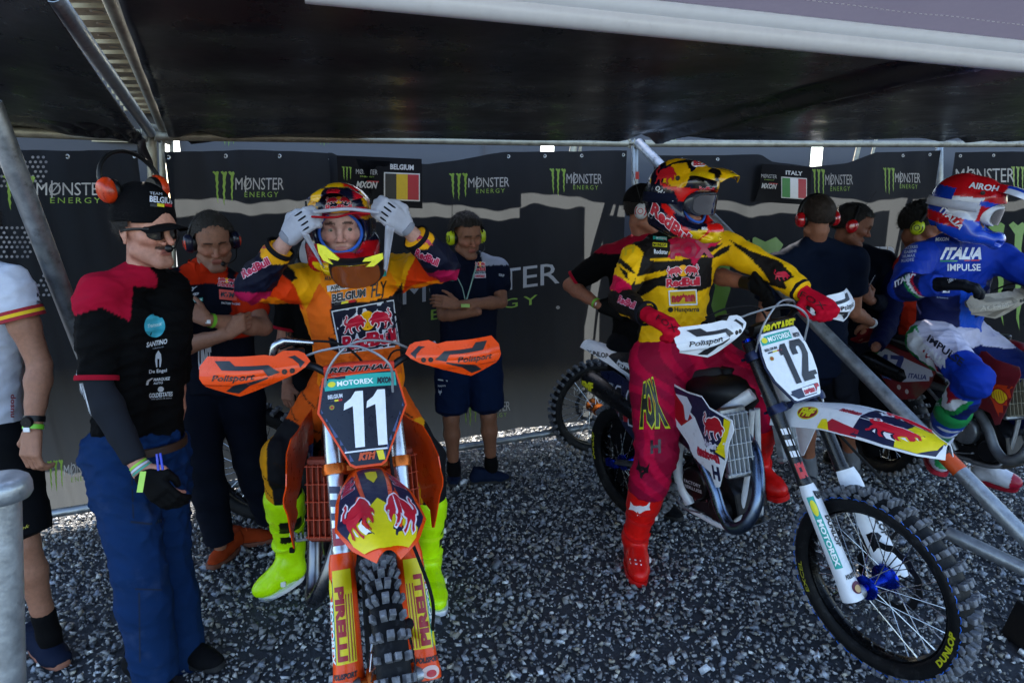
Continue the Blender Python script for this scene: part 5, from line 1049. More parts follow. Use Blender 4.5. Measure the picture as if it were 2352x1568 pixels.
def head_prims(M, s=1., jaw=1., nose=1.):
    h = lambda x, y, z: hp(M, (x, y, z), s); rx, fy, uz = M[:3, 0], M[:3, 1], M[:3, 2]; pr = []
    pr.append(C(h(0, -.018, .028), h(0, .012, .034), .078 * s, .074 * s, s=[(uz, 1.12), (fy, 1.12), (rx, .97)]))
    pr.append(C(h(0, .030, -.03), h(0, .036, -.055), .056 * s, .05 * s, s=[(uz, 1.25), (fy, .95)], k=.03))
    for x in (-1, 1):
        pr.append(C(h(.052 * x * jaw, .005, -.070), h(.018 * x, .070, -.106), .024 * s, .019 * s, k=.02)); pr.append(C(h(.050 * x, .055, -.022), h(.035 * x, .075, -.030), .020 * s, .016 * s, k=.02))
        pr.append(C(h(.012 * x, .084, .016), h(.044 * x, .070, .016), .0125 * s, .011 * s, k=.014))
    pr.append(C(h(-.012, .078, -.108), h(.012, .078, -.108), .019 * s, k=.015)); pr.append(C(h(0, .06, .05), h(0, .068, .03), .045 * s, .04 * s, s=[(rx, 1.15)], k=.03))
    for x in (-1, 1): pr.append(C(h(.032 * x, .098, -.002), h(.030 * x, .100, -.006), .0155 * s, s=[(rx, 1.25)], sub=True, k=.010))
    for x in (-1, 1): pr.append(C(h(.031 * x, .0755, -.003), h(.031 * x, .0755, -.003), .0128 * s, k=.003, tag='eye'))
    for x in (-1, 1): pr.append(C(h(.018 * x, .087, .0065), h(.044 * x, .079, .0045), .0048 * s, .0045 * s, k=.005)); pr.append(C(h(.019 * x, .086, -.0125), h(.043 * x, .079, -.0125), .0042 * s, k=.005))
    pr.append(C(h(0, .086, .008), h(0, .112 * nose, -.036), .0085 * s, .0115 * s, k=.012)); 
    for x in (-1, 1): pr.append(C(h(.0115 * x, .100, -.041), h(.013 * x, .094, -.040), .0075 * s, k=.006))
    pr.append(C(h(-.018, .087, -.066), h(.018, .087, -.066), .0075 * s, k=.006, s=[(uz, .8)], tag='lip')); pr.append(C(h(-.015, .0865, -.0765), h(.015, .0865, -.0765), .008 * s, k=.006, s=[(uz, .8)], tag='lip'))
    pr.append(C(h(-.016, .102, -.0712), h(.016, .102, -.0712), .0030 * s, sub=True, k=.004))
    for x in (-1, 1):
        e = h(.078 * x, -.012, -.012); pr.append(C(e, e + uz * .018 * s + fy * -.004 * s, .017 * s, .019 * s, s=[(rx, .36)], k=.006)); pr.append(C(h(.084 * x, -.008, -.006), h(.086 * x, -.008, .004), .009 * s, s=[(rx, .6)], sub=True, k=.004)); pr.append(C(h(.077 * x, -.008, -.040), h(.077 * x, -.008, -.034), .009 * s, s=[(rx, .5)], k=.006))
    return pr
def face_cols(V, M, base, s=1., stubble=0., brow='#1c130e', lips='#8a4a42', mous=False):
    L = (V - M[:3, 3]) @ M[:3, :3] / s; x, y, z = L.T; c = np.tile(np.array(lin(base)), (len(V), 1)); g = lambda m, col, a: c.__setitem__(slice(None), c * (1 - (m * a)[:, None]) + np.array(lin(col)) * (m * a)[:, None])
    sm = lambda v, a, b: np.clip((v - a) / (b - a), 0, 1)
    g(np.exp(-(((np.abs(x) - .04) / .022) ** 2 + ((z + .03) / .02) ** 2)) * (y > .03), '#b0604c', .35); g(np.exp(-((x / .016) ** 2 + ((z + .035) / .014) ** 2)) * (y > .09), '#b0604c', .35)
    if stubble: g(sm(-z, .035, .085) * sm(y, -.05, .04), '#3a2a22', stubble * .8)
    lp = (np.abs(x) < .023) & (np.abs(z + .0715) < .0115 * np.sqrt(np.clip(1 - (x / .0235) ** 2, 0, 1))) & (y > .07); g(lp.astype(float), lips, .75)
    g(((np.abs(z + .0712) < .0020) & (np.abs(x) < .017) & (y > .07)).astype(float), '#4a201a', .5)
    if mous: g(((z > -.062) & (z < -.050 + .1 * 0) & (np.abs(x) < .030 - .2 * np.abs(z + .056)) & (y > .07)).astype(float), brow, .85)
    bz = z - (.0205 - .9 * (np.abs(x) - .028) ** 2 * 12); g((np.abs(bz) < .0042) * (np.abs(x) > .012) * (np.abs(x) < .048) * (y > .05) * 1., brow, .85)
    ex = np.abs(x) - .031; sock = np.exp(-((ex / .020) ** 2 + ((z + .001) / .012) ** 2)) * (y > .05); g(sock, '#6d4034', .22)
    return c
def eyes(par, M, s=1., look=(0, 0), iris='#3a2c20'):
    for x in (-1, 1):
        c = hp(M, (.031 * x, .0755, -.003), s); R3 = M[:3, :3]
        mk('eyeball', ball(c, .0132 * s, 16), mat('shaded_eye_white', '#94897f', .2, var=.03), par, reg=False)  # eyeball colour darkened to stand for eye whites in shade
        d = nrm(R3 @ A(look[0], 1, look[1])); mk('iris', lathe([(.0004, .0136 * s), (.0030 * s, .0136 * s), (.0068 * s, .0119 * s), (.0070 * s, .0108 * s)], 16, c, d, R3[:, 2]), mat('iris' + iris.strip('#'), iris, .15, var=.2), par, reg=False)
        mk('pupil', lathe([(.0004, .01395 * s), (.0028 * s, .0139 * s), (.003 * s, .0133 * s)], 12, c, d, R3[:, 2]), mat('pupil', '#050505', .1, var=0), par, reg=False)
def hair(par, M, col, s=1., amt=.010, line=.045, back=-.07, curly=0., seed=2, name='hair'):
    rx, fy, uz = M[:3, 0], M[:3, 1], M[:3, 2]; h = lambda x, y, z: hp(M, (x, y, z), s)
    amt += .006
    V, F = skin_mesh([C(h(0, -.022, .030), h(0, .008, .036), (.078 + amt) * s, (.074 + amt) * s, s=[(uz, 1.12), (fy, 1.13), (rx, .98)])], vox=.006, k=.01)
    N = vnorm(V, F); r = np.random.default_rng(seed); n = np.zeros(len(V))
    for i in range(6): n += np.sin(V @ (r.standard_normal(3) * (90 + 60 * i)) + r.uniform(0, 6)) / (1 + i * .5)
    V = V + N * (n * (.0012 + curly))[:, None]
    L = (V - M[:3, 3]) @ M[:3, :3] / s; fade = .006 * n
    keep = (L[:, 2] > np.interp(L[:, 1], [-.12, -.02, .02, .06, .12], [back, -.02 if back < 0 else .02, .012, line, line + .01]) + fade * .5)
    F = F[keep[F].all(1)]; use = np.unique(F); mp = -np.ones(len(V), int); mp[use] = np.arange(len(use)); 
    hm = mat('hair_' + col.strip('#'), col, .55, var=.45, vscale=300, bump=.8, bscale=700, spec=.3); o = mk(name, (V[use], mp[F]), hm, par, ang=180)
    fi = r.integers(0, len(F), 1500); P0 = V[F[fi]].mean(1); N0 = N[F[fi, 0]]; flow = -M[:3, 1] * .7 - M[:3, 2] * .5 + r.standard_normal((1500, 3)) * (.35 + curly * 160); d = N0 * (.32 + amt * 22) + flow - N0 * (flow * N0).sum(1)[:, None] * .8; d /= np.linalg.norm(d, axis=1)[:, None]
    Ln = (.010 + .5 * amt) * r.uniform(.6, 1.5, 1500)[:, None]; sd = np.cross(d, N0); sd /= np.linalg.norm(sd, axis=1)[:, None] + 1e-9; Q = np.stack([P0 - sd * .0011 - N0 * .001, P0 + sd * .0011 - N0 * .001, P0 + d * Ln - N0 * Ln * .15], 1).reshape(-1, 3)
    mk('hair_strands', (Q, np.arange(4500).reshape(-1, 3)), hm, o if par.parent is None else par, ang=180, kind='stuff', reg=False); return o
def T_(J, side):
    return {k[:-1]: J[k] for k in J if k.endswith(side)}
def lat(J): return nrm(J['sB'] - J['sA'])
def frontv(J):
    l = lat(J); u = nrm(J['nek'] - J['pel']); f = np.cross(u, l); return nrm(f) if f[1] < 0 or J.get('flipf') is not None else nrm(f)
def torso(J, g=0., w=1., **k):
    l, u = lat(J), nrm(J['nek'] - J['pel']); hl = nrm(J['hB'] - J['hA']); f = nrm(np.cross(l, u)); pel, nek = J['pel'], J['nek']; L = np.linalg.norm(nek - pel); mid = pel + (nek - pel) * .35; che = pel + (nek - pel) * .74; pr = []
    for s in (-1, 1):
        pr.append(C(pel + hl * .065 * s * w - u * .03, mid + l * .060 * s * w, .110 * w + g, .100 * w + g, s=[(f, .86)], **k)); pr.append(C(mid + l * .060 * s * w, che + l * .082 * s * w, .100 * w + g, .108 * w + g, s=[(f, .92)], **k))
        sh = J['sA'] if s < 0 else J['sB']; pr.append(C(che + l * .07 * s * w + u * .02, sh * .85 + che * .15, .09 * w + g, .058 + g, s=[(f, .9)])); pr.append(C(sh, nek + u * .0, .048 + g, .050 + g))
    return pr
def arm(J, s, g=0., t0=0., t1=2., flat=False, bulk=1.):
    """from t0 to t1 along shoulder(0) - elbow(1) - wrist(2)"""
    S_, E, W_ = J['s' + s], J['e' + s], J['w' + s]; pts = [(0, .054), (.12, .054), (.5, .047), (1, .038), (1.25, .043), (1.6, .034), (2, .0265)]; pos = lambda t: S_ + (E - S_) * t if t <= 1 else E + (W_ - E) * (t - 1)
    ts = sorted({t for t, _ in pts if t0 < t < t1} | {t0, t1}); rr = lambda t: np.interp(t, [a_ for a_, _ in pts], [b_ for _, b_ in pts]) * bulk + g
    return [C(pos(a_), pos(b_), rr(a_), rr(b_), flat=(flat and b_ == t1), k=.012 if a_ >= 1 else .022) for a_, b_ in zip(ts[:-1], ts[1:])]
def leg(J, s, g=0., t0=0., t1=2., flat=False, bulk=1., gk=None):
    H, K, A_ = J['h' + s], J['k' + s], J['a' + s]; pts = [(0, .092), (.3, .084), (.7, .064), (1, .054), (1.3, .056), (1.7, .040), (2, .036)]; pos = lambda t: H + (K - H) * t if t <= 1 else K + (A_ - K) * (t - 1)
    ts = sorted({t for t, _ in pts if t0 < t < t1} | {t0, t1}); gg = (lambda t: g if gk is None else np.interp(t, gk[0], gk[1])); rr = lambda t: np.interp(t, [a_ for a_, _ in pts], [b_ for _, b_ in pts]) * bulk + gg(t)
    return [C(pos(a_), pos(b_), rr(a_), rr(b_), flat=(flat and b_ == t1), k=.02) for a_, b_ in zip(ts[:-1], ts[1:])]
def cloth(name, prims, m, par, vox=.009, k=.02, fold=.006, seed=1, colf=None, ff=1., hem=None, **kw):
    V, F = skin_mesh(prims, vox, k, fold, seed, ff); cols = None
    if colf is not None:
        bi, bt = near_prim(V, prims); cols = colf(V, bi, bt)
    return mk(name, (V, F), m, par, ang=180, cols=cols, **kw)
fab = lambda n, c='#222222', r=.85, **k: mat(n, c, r, var=.10, vscale=22, bump=.35, bscale=500, spec=.08, **k)
def cuff(par, p, d, r, m, w=.012, name='hem', sq=1.):
    d = nrm(d); return mk(name, lathe([(r - .004, -w), (r + .002, -w), (r + .0035, 0), (r + .002, w * .4), (r - .004, w * .4)], 26, p, d, (0, 0, 1) if abs(d[2]) < .9 else (1, 0, 0)), m, par, reg=False)
def shoe(par, ank, toe, m, sole, name='shoe', g=0., lift=0., laces=None, tall=.06):
    """ank: ankle joint, toe: tip on the ground"""
    z0 = toe[2]; a0 = A(ank[0], ank[1], 0); t0 = A(toe[0], toe[1], 0); d = nrm(t0 - a0); L = .27; heel = t0 - d * L; w = np.cross(d, [0, 0, 1.]); up = A(0, 0, 1)
    b = lambda x, y, z: heel + d * x * L + w * y + up * (z0 + z)
    pr = [C(b(.12, 0, .045), b(.45, 0, .042), .037 + g, .036 + g, s=[(w, .95)], k=.02), C(b(.45, 0, .042), b(.72, .004, .034), .036 + g, .036 + g, s=[(w, 1.1), (up, .85)], k=.02), C(b(.72, 0, .032), b(.87, -.002, .028), .036 + g, .030 + g, s=[(w, 1.15), (up, .8)], k=.02),
          C(b(.16, 0, .06), b(.20, 0, .05 + tall), .037 + g, .034 + g, flat=True, k=.02), C(b(.30, 0, .07), b(.62, 0, .045), .030 + g, .030 + g, k=.03)]
    r = thing_part = cloth(name, pr, m, par, vox=.006, k=.02, fold=.0012, seed=3, ff=2.)
    out = []
    for z_, e in ((.0, .0), (.012, .004), (.024, .003)):
        rr = []
        for t in np.linspace(0, 2 * math.pi, 26, endpoint=False):
            x = .5 - .5 * math.cos(t); wd = (.032 + .012 * math.sin(min(x * 1.5, 1) * math.pi * .5)) * (1 if 0 < x < 1 else 1); y = wd * math.copysign(abs(math.sin(t)) ** .62, math.sin(t)); rr.append(b(-.01 + x * 1.02, y * (1 + e * 8), z_ + (.012 if x > .93 else 0) * (x - .93) * 8))
        out.append(rr)
    mk('sole', loft(out), sole, r, reg=False)
    if laces is not None:
        for i in range(5):
            x = .40 + .065 * i; z = .100 - .008 * i - .02 * (x > .6); p = b(x, 0, z + g)
            mk('lace', tube([b(x, -.02, z - .012 + g), b(x + .01, -.004, z - .001 + g), b(x + .02, .018, z - .012 + g)], .0028, 6), laces, r, reg=False)
    return r
def body(par, J, M, base, hs=1., parts=('A', 'B'), hands=None, legs=True, tint=None, vox=.012, mous=False, stubble=0., brow='#1c130e', headv=.005, lips='#8a4a42', nose=1., jaw=1., arm_b=1.):
    """one continuous body mesh: trunk, limbs, head and hands"""
    pr = torso(J, -.012); base_ = base
    for s in 'AB': pr += arm(J, s, bulk=arm_b)
    if legs:
        for s in 'AB': pr += leg(J, s, -.004)
    hb = hp(M, (0, -.028, -.075), hs); pr += [C(J['nek'], hb, .054, .050, k=.03)]
    V1, F1 = skin_mesh(pr, vox, .022)
    c1 = np.tile(np.array(lin(base)), (len(V1), 1))
    hpz = head_prims(M, hs, jaw, nose) + [C(hb + (J['nek'] - hb) * .6, hb, .050, .049, k=.03)]
    V2, F2 = skin_mesh(hpz, headv, .012); c2 = face_cols(V2, M, base, hs, stubble, brow, mous=mous, lips=lips)
    Vs, Fs, Cs = [V1, V2], [F1, F2 + len(V1)], [c1, c2]; o = len(V1) + len(V2)
    for hd in (hands or []):
        V3, F3 = skin_mesh(hd, .0045, .008); Vs.append(V3); Fs.append(F3 + o); Cs.append(np.tile(np.array(lin(base)), (len(V3), 1))); o += len(V3)
    return mk('body', (np.concatenate(Vs), np.concatenate(Fs)), skin(base), par, ang=180, cols=np.concatenate(Cs))
def Js(d):
    J = {k: (P(*v) if len(v) == 3 else np.array(v[:3], float)) for k, v in d.items()}
    if 'pel' not in J: J['pel'] = (J['hA'] + J['hB']) / 2
    if DBG:
        q = lambda a, b: round(float(np.linalg.norm(J[a] - J[b])), 2)
        print('  bones sh %s ua %s %s fa %s %s th %s %s sh %s %s hipw %s trunk %s z: nek %.2f hip %.2f ankles %.2f %.2f' % (q('sA', 'sB'), q('sA', 'eA'), q('sB', 'eB'), q('eA', 'wA'), q('eB', 'wB'), q('hA', 'kA'), q('hB', 'kB'), q('kA', 'aA'), q('kB', 'aB'), q('hA', 'hB'), q('pel', 'nek'), J['nek'][2], J['pel'][2], J['aA'][2], J['aB'][2]))
    return J
DBG = False
def inpoly(V, poly, k=1., ox=0., oy=0.):
    """which points of a garment lie inside a panel whose outline was read from the photograph"""
    q = V - CAM; w = q @ FW; x = CX + FPX * q[:, 0] / w; y = CY - FPX * (q @ UP) / w; x = (x - ox) / k; y = (y - oy) / k; r = np.zeros(len(V), bool); n = len(poly)
    for i in range(n):
        (x0, y0), (x1, y1) = poly[i], poly[(i + 1) % n]; c = ((y0 > y) != (y1 > y)) & (x < (x1 - x0) * (y - y0) / ((y1 - y0) or 1e-9) + x0); r ^= c
    return r
def person(label, J):
    p = (J['aA'] + J['aB']) / 2; p[2] = 0; print(label[:40]) if DBG else 0
    return thing('person', p, label, 'person')
# ---- things worn on the head
def cap(par, M, s, m, brim_len=.075, brimdir=(0, 1, -.08), name='cap', lift=.0, crown=1.08):
    rx, fy, uz = M[:3, 0], M[:3, 1], M[:3, 2]; h = lambda x, y, z: hp(M, (x, y, z), s)
    V, F = skin_mesh([C(h(0, -.024, .040 + lift), h(0, .008, .044 + lift), .090 * s, .086 * s, s=[(uz, crown), (fy, 1.12), (rx, .98)])], vox=.006, k=.01); L = (V - M[:3, 3]) @ M[:3, :3] / s
    keep = L[:, 2] > .030 + lift - .10 * np.clip(-L[:, 1] - .02, 0, 1) * .2; F = F[keep[F].all(1)]; use = np.unique(F); mp = -np.ones(len(V), int); mp[use] = np.arange(len(use)); c = mk(name, thick((V[use], [tuple(q) for q in mp[F].tolist()]), .003), m, par, ang=180)
    def br(u, v): x = u * .072; e = math.sqrt(max(0, 1 - u * u * .92)); return h(x * (1 - .10 * v), .088 * math.sqrt(max(.0, 1 - (x / .098) ** 2)) + v * brim_len * e, .036 + lift - .012 * (u * u) * 2 - .012 * v)
    mk('brim', thick(grid(br, 20, 10, -1, 1), .003), m, c, ang=60)
    mk('button', ball(h(0, -.008, .140 + lift), (.007, .007, .004), 10), m, c, reg=False); return c
def headset(par, M, s, cupm, bandm, off=(0, 0, 0), r=.108, mic=None, size=1., detail=None, ring=None, over=True, antenna=None):
    h = lambda x, y, z: hp(M, (x + off[0], y + off[1], z + off[2]), s); rx, fy, uz = M[:3, 0], M[:3, 1], M[:3, 2]
    root = mk('headset_band', tube([h(math.sin(t) * (r - .012) , -.01, math.cos(t) * .112 + .012) for t in np.linspace(-1.75, 1.75, 24)], .0065, 10, sq=1.6), bandm, par)
    for x in (-1, 1):
        c = h(.088 * x, -.008, -.008); ax = rx * x
        o = mk('ear_cup', lathe([(.001, .034), (.016, .034), (.026, .030), (.0335, .020), (.036, .010), (.036, 0), (.034, -.004), (.030, -.012), (.02, -.014)], 26, c, ax, uz), cupm, root)
        V = np.array(REG[o.name][0]); dz = (V - c) @ uz; V2 = V + uz * (dz * .22)[:, None]; rl = root_loc(root); o.data.vertices.foreach_set('co', (V2 - rl).astype(np.float32).ravel()); REG[o.name] = (V2, REG[o.name][1])
        mk('ear_cushion', lathe([(.018, -.024), (.034, -.024), (.038, -.016), (.038, -.008), (.034, -.003), (.02, -.003)], 24, c, ax, uz), M_blk, root)
        if ring is not None: mk('cup_stripe', lathe([(.026, .0312), (.030, .0285), (.0315, .026), (.029, .028)], 26, c + uz * 0, ax, uz, close=True), ring, root); mk('cup_stripe', lathe([(.012, .0352), (.016, .0352), (.016, .0336), (.012, .0336)], 26, c, ax, uz, close=True), ring, root)
        if antenna and x == antenna[0]: mk('antenna', tube([c + uz * .03, c + uz * (.03 + antenna[1]) + fy * antenna[2]], .0018, 6), M_blk, root)
    if mic:
        x = mic; mk('microphone', cat(tube(smoothpath([h(.098 * x, .01, -.03), h(.085 * x, .07, -.065), h(.055 * x, .112, -.072), h(.03 * x, .122, -.072)], 6), .0028, 8), ball(h(.022 * x, .122, -.072), .011, 12)), M_blk, root)
    return root
def glasses(par, M, s, m, lensm):
    h = lambda x, y, z: hp(M, (x, y, z), s)
    for x in (-1, 1):
        g = lambda u, v: h(x * (.033 + u * .0225), .104 - .012 * abs(u + .2) ** 2 - .010 * (u > 0) * u, -.003 + v * .021)
        lens = thick(plate_pts(g), .003); mk('lens', lens, lensm, par, ang=40)
        mk('temple', tube([h(.058 * x, .092, .010), h(.075 * x, .04, .008), h(.080 * x, -.01, .0)], .0028, 8, sq=1.6), m, par, reg=False)
        mk('frame', tube([g(a_, b_) for a_, b_ in [(math.cos(t) * 1.03, math.copysign(abs(math.sin(t)) ** .6, math.sin(t)) * 1.03) for t in np.linspace(0, 2 * math.pi, 22)]], .0024, 6), m, par, reg=False)
    mk('bridge', tube([h(-.012, .103, .006), h(0, .108, .008), h(.012, .103, .006)], .0028, 8), m, par, reg=False)
def plate_pts(g):
    pts = [(math.copysign(abs(math.cos(t)) ** .7, math.cos(t)), math.copysign(abs(math.sin(t)) ** .6, math.sin(t))) for t in np.linspace(0, 2 * math.pi, 24, endpoint=False)]
    V = [g(0, 0)] + [g(a_ * .5, b_ * .5) for a_, b_ in pts] + [g(a_, b_) for a_, b_ in pts]; F = []
    for i in range(24): j = (i + 1) % 24; F.append((0, 1 + i, 1 + j)); F.append((1 + i, 25 + i, 25 + j, 1 + j))
    return np.array(V), F
# ---- motocross helmet
def helmet(par, M, s, colf, peakcol, m, trim=None, lining='#2456b0'):
    rx, fy, uz = M[:3, 0], M[:3, 1], M[:3, 2]; h = lambda x, y, z: hp(M, (x, y, z), s)
    pr = [C(h(0, -.030, .028), h(0, .020, .034), .120 * s, .112 * s, s=[(uz, 1.05), (fy, 1.10), (rx, .97)]), C(h(0, -.05, -.03), h(0, .0, -.05), .105 * s, .105 * s, s=[(uz, 1.05)], k=.03)]
    for x in (-1, 1):
        pr += [C(h(.095 * x, .0, -.06), h(.078 * x, .085, -.105), .034 * s, .030 * s, k=.03), C(h(.078 * x, .085, -.105), h(.030 * x, .158, -.108), .030 * s, .028 * s, k=.02), C(h(.09 * x, -.05, -.09), h(.085 * x, .04, -.115), .03 * s, .028 * s, k=.03)]
        pr += [C(h(.04 * x, .10, .085), h(.075 * x, .08, .075), .022 * s, .02 * s, k=.025)]
    pr += [C(h(-.03, .162, -.110), h(.03, .162, -.110), .030 * s, .030 * s, s=[(uz, 1.25)], k=.02)]
    pr += [C(h(-.032, .13, -.006), h(.032, .13, -.006), .068 * s, .068 * s, s=[(uz, .86), (fy, 1.25)], sub=True, k=.012), C(h(0, -.015, -.02), h(0, .035, -.03), .096 * s, .085 * s, s=[(uz, 1.1), (fy, 1.05), (rx, .93)], sub=True, k=.008), C(h(0, -.03, -.16), h(0, -.02, -.08), .085 * s, .085 * s, sub=True, k=.01)]
    for x in (-1, 1): pr.append(C(h(.022 * x, .20, -.118), h(.050 * x, .17, -.112), .011 * s, sub=True, k=.006))
    V, F = skin_mesh(pr, .0055, .02); L = (V - M[:3, 3]) @ M[:3, :3] / s
    he = mk('helmet', (V, F), m, par, ang=180, cols=colf(L))
    def pk(u, v):
        w = (.082 + .010 * v - .055 * max(0, v - .72) ** 1.1 * 3) ; x = u * w; return h(x, .060 + .175 * v - .03 * u * u * v, .128 - .010 * v + .012 * math.sin(v * 3) - .030 * abs(u) ** 2.4 + .008 * math.exp(-((abs(u) - .45) / .12) ** 2) * (1 - v))
    g = thick(grid(pk, 26, 26, -1, 1, -.15, 1), .004); Lp = (g[0] - M[:3, 3]) @ M[:3, :3] / s
    p = mk('peak', g, m, he, ang=40, cols=peakcol(Lp))
    # lining ring
    ln = [h(x_, y_, z_) for x_, y_, z_ in [(.070 * math.cos(t), .098 - .034 * abs(math.cos(t)) ** 2, -.014 + .064 * math.sin(t)) for t in np.linspace(0, 2 * math.pi, 40)]]
    mk('lining', tube(ln, .0055 * s, 10), mat('lining' + lining.strip('#'), lining, .9), he, reg=False)
    for x in (-1, 1): mk('peak_screw', lathe([(.001, .006), (.009, .005), (.010, 0)], 16, h(.104 * x, .045, .085), rx * x, uz), M_dsteel, he, reg=False)
    return he, p
def goggles(par, M, s, frame, lensm, foamm=None, strap=None, tilt=None, head=None, name='goggles'):
    """worn or carried eyewear; M places it"""
    h = lambda x, y, z: hp(M, (x, y, z), s); o = []
    sec = [(math.cos(t), math.sin(t)) for t in np.linspace(0, 2 * math.pi, 36, endpoint=False)]
    def rim(k, dy): return [h(.080 * k * math.copysign(abs(c) ** .62, c), .128 + dy - .60 * (.080 * k * math.copysign(abs(c) ** .62, c)) ** 2 * 10, -.004 + .046 * k * math.copysign(abs(s_) ** .7, s_) - (.012 if s_ < 0 and abs(c) < .3 else 0) * -1) for c, s_ in sec]
    fr = mk(name, loft([rim(.93, -.022), rim(1.03, -.020), rim(1.06, .0), rim(1.0, .010), rim(.86, .010), rim(.84, .0), rim(.93, -.022)], cap=False), frame, par, ang=35)
    def ln(u, v): x = .072 * u; return h(x, .142 - 6. * x * x, -.004 + .038 * v)
    pts = [(math.copysign(abs(c) ** .55, c), math.copysign(abs(s_) ** .6, s_)) for c, s_ in sec]
    V = [ln(0, 0)] + [ln(a_ * .35, b_ * .35) for a_, b_ in pts] + [ln(a_ * .7, b_ * .7) for a_, b_ in pts] + [ln(a_, b_) for a_, b_ in pts]; n = len(pts); F = []
    for i in range(n):
        j = (i + 1) % n; F += [(0, 1 + i, 1 + j), (1 + i, 1 + n + i, 1 + n + j, 1 + j), (1 + n + i, 1 + 2 * n + i, 1 + 2 * n + j, 1 + n + j)]
    le = mk('lens', thick((np.array(V), F), .002), lensm, fr, ang=60)
    return fr, le
def strapband(par, M, s, m, r=(.118, .138), z=.0, w=.02, y0=-.02, name='goggle_strap'):
    h = lambda x, y, z_: hp(M, (x, y, z_), s); g = lambda u, v: (lambda t: h(math.sin(t) * r[0], y0 + math.cos(t) * r[1] * 1.0, z + w * (v - .5) * 2 + .012 * math.cos(t)))(u)
    return mk(name, thick(grid(g, 40, 2, R(48), R(312)), .002), m, par, ang=180)
RED_, BLK_, NAV_ = '#9c0f22', '#0b0b0d', '#0d1424'
def lc(c): return np.array(lin(c))
def solid(c): return lambda V, bi, bt: np.tile(lc(c), (len(V), 1))
def rot2(v, a): return np.array([v[0] * math.cos(a) - v[1] * math.sin(a), v[0] * math.sin(a) + v[1] * math.cos(a), v[2]])
M_tee = fab('tee_fabric', vcol=True); M_sat = mat('jersey_fabric', rough=.62, vcol=True, var=.10, vscale=20, bump=.3, bscale=600, spec=.14); M_pnt = mat('race_trouser_fabric', rough=.7, spec=.12, vcol=True, var=.12, vscale=18, bump=.3, bscale=500)
M_boot = mat('moulded_boot', rough=.38, vcol=True, var=.08, vscale=30, bump=.12, bscale=300, coat=.08, spec=.3); M_helm = mat('glossy_helmet_shell', rough=.2, vcol=True, var=.04, coat=.25, spec=.35)
M_sung = mat('sunglass_lens', '#040406', .12, spec=.35); M_glass = mat('goggle_lens', '#181c26', .05, spec=1., coat=1.); M_lab = mat('paper_band', '#d7d9dc', .6)
M_sole = mat('pale_sole', '#b9bcc0', .7); M_solb = mat('dark_sole', '#16171a', .8)
def watch(par, p, d, r, label=None):
    mk('watch', cat(tube([p - d * .010, p + d * .010], r, 20), lathe([(.001, .012), (.018, .012), (.020, .008), (.020, 0)], 20, p + A(0, -r * .9, 0), (0, -1, 0))), M_blk, par, reg=False)
def wband(par, p, d, r, c='#6db52c'):
    mk('wristband', tube([p - d * .008, p + d * .008], r, 22, cap=False), mat('wristband' + c.strip('#'), c, .5), par, reg=False)
    mk('wristband_tag', box(p + A(.0, -r - .002, 0), (.022, .004, .016), .001), M_lab, par, reg=False)
def belt(par, J, z, m, r=(.165, .12)): pass
# ============ man with the black cap, left foreground
J = Js(dict(sA=(228, 676, 2.28), sB=(390, 664, 2.52), nek=(330, 632, 2.42), eA=(222, 885, 2.20), wA=(318, 1072, 2.16), eB=(402, 890, 2.60), wB=(390, 1070, 2.62), hA=(272, 1040, 2.33), hB=(358, 1035, 2.46), kA=(318, 1300, 2.22), aA=(362, 1570, 2.24), kB=(385, 1300, 2.42), aB=(430, 1545, 2.42)))
p2 = person('man in black cap, red shouldered black tee and blue trousers, left foreground', J)
Mh = headframe(P(336, 527, 2.40), (.90, -.43, -.06), (-.05, 0, 1)); hd = J['wA'] + A(.03, -.01, -.05)
dh = nrm(P(372, 1135, 2.15) - J['wA']); nh = nrm(np.cross(dh, A(1, 0, 0))) ; nh = nh if nh[1] < 0 else -nh; th = nrm(np.cross(nh, dh)); th = th if th[0] > 0 else -th
b = body(p2, J, Mh, '#b5806c', 1.0, hands=[hand(J['wA'], dh, nh, th, 1.05, (.35, .5, .4))], mous=True, stubble=.35, brow='#120d0a', nose=1.08, jaw=.92)
BK, RDt = lc('#070708'), lc('#9a0e2a')
def teecol(V, bi, bt):
    c = np.tile(BK, (len(V), 1)); up = nrm(J['nek'] - J['pel']); h = (V - J['pel']) @ up; H_ = np.linalg.norm(J['nek'] - J['pel']); l = lat(J); s = (V - J['nek']) @ l
    c[inpoly(V, [(120, 600), (330, 590), (362, 640), (360, 662), (306, 657), (299, 738), (234, 706), (161, 728), (120, 730)])] = RDt; return c
pr = torso(J, .014, .93) + arm(J, 'A', .020, 0, .93, True) + arm(J, 'B', .020, 0, .93, True); pr[0]['flata'] = True
up = nrm(J['nek'] - J['pel'])
tee = cloth('tee_shirt', pr + [C(J['pel'] + lat(J) * -.05, J['pel'] - up * .07 + lat(J) * -.05, .128, .130, flat=True, s=[(np.cross(lat(J), up), .85)]), C(J['pel'] + lat(J) * .06, J['pel'] - up * .07 + lat(J) * .06, .125, .126, flat=True, s=[(np.cross(lat(J), up), .85)])], M_tee, p2, vox=.007, fold=.011, seed=4, colf=teecol)
sl_ = cloth('arm_sleeve', arm(J, 'A', .009, .8, 1.93, True), fab('dark_sleeve', '#1f2127'), p2, fold=.002, seed=5, ff=2)
e_ = J['sA'] + (J['eA'] - J['sA']) * .93; cuff(p2, e_, J['eA'] - J['sA'], .063, fab('red_hem', '#8e1024')); wr = J['eA'] + (J['wA'] - J['eA']) * .93
gl = cloth('work_glove', hand(J['wA'] + dh * .02, dh, nh, th, 1.07, (.35, .5, .4), fat=.003) , fab('black_glove', '#0b0b0c', .7), p2, vox=.0045, k=.006, fold=.0015, seed=2, ff=3)
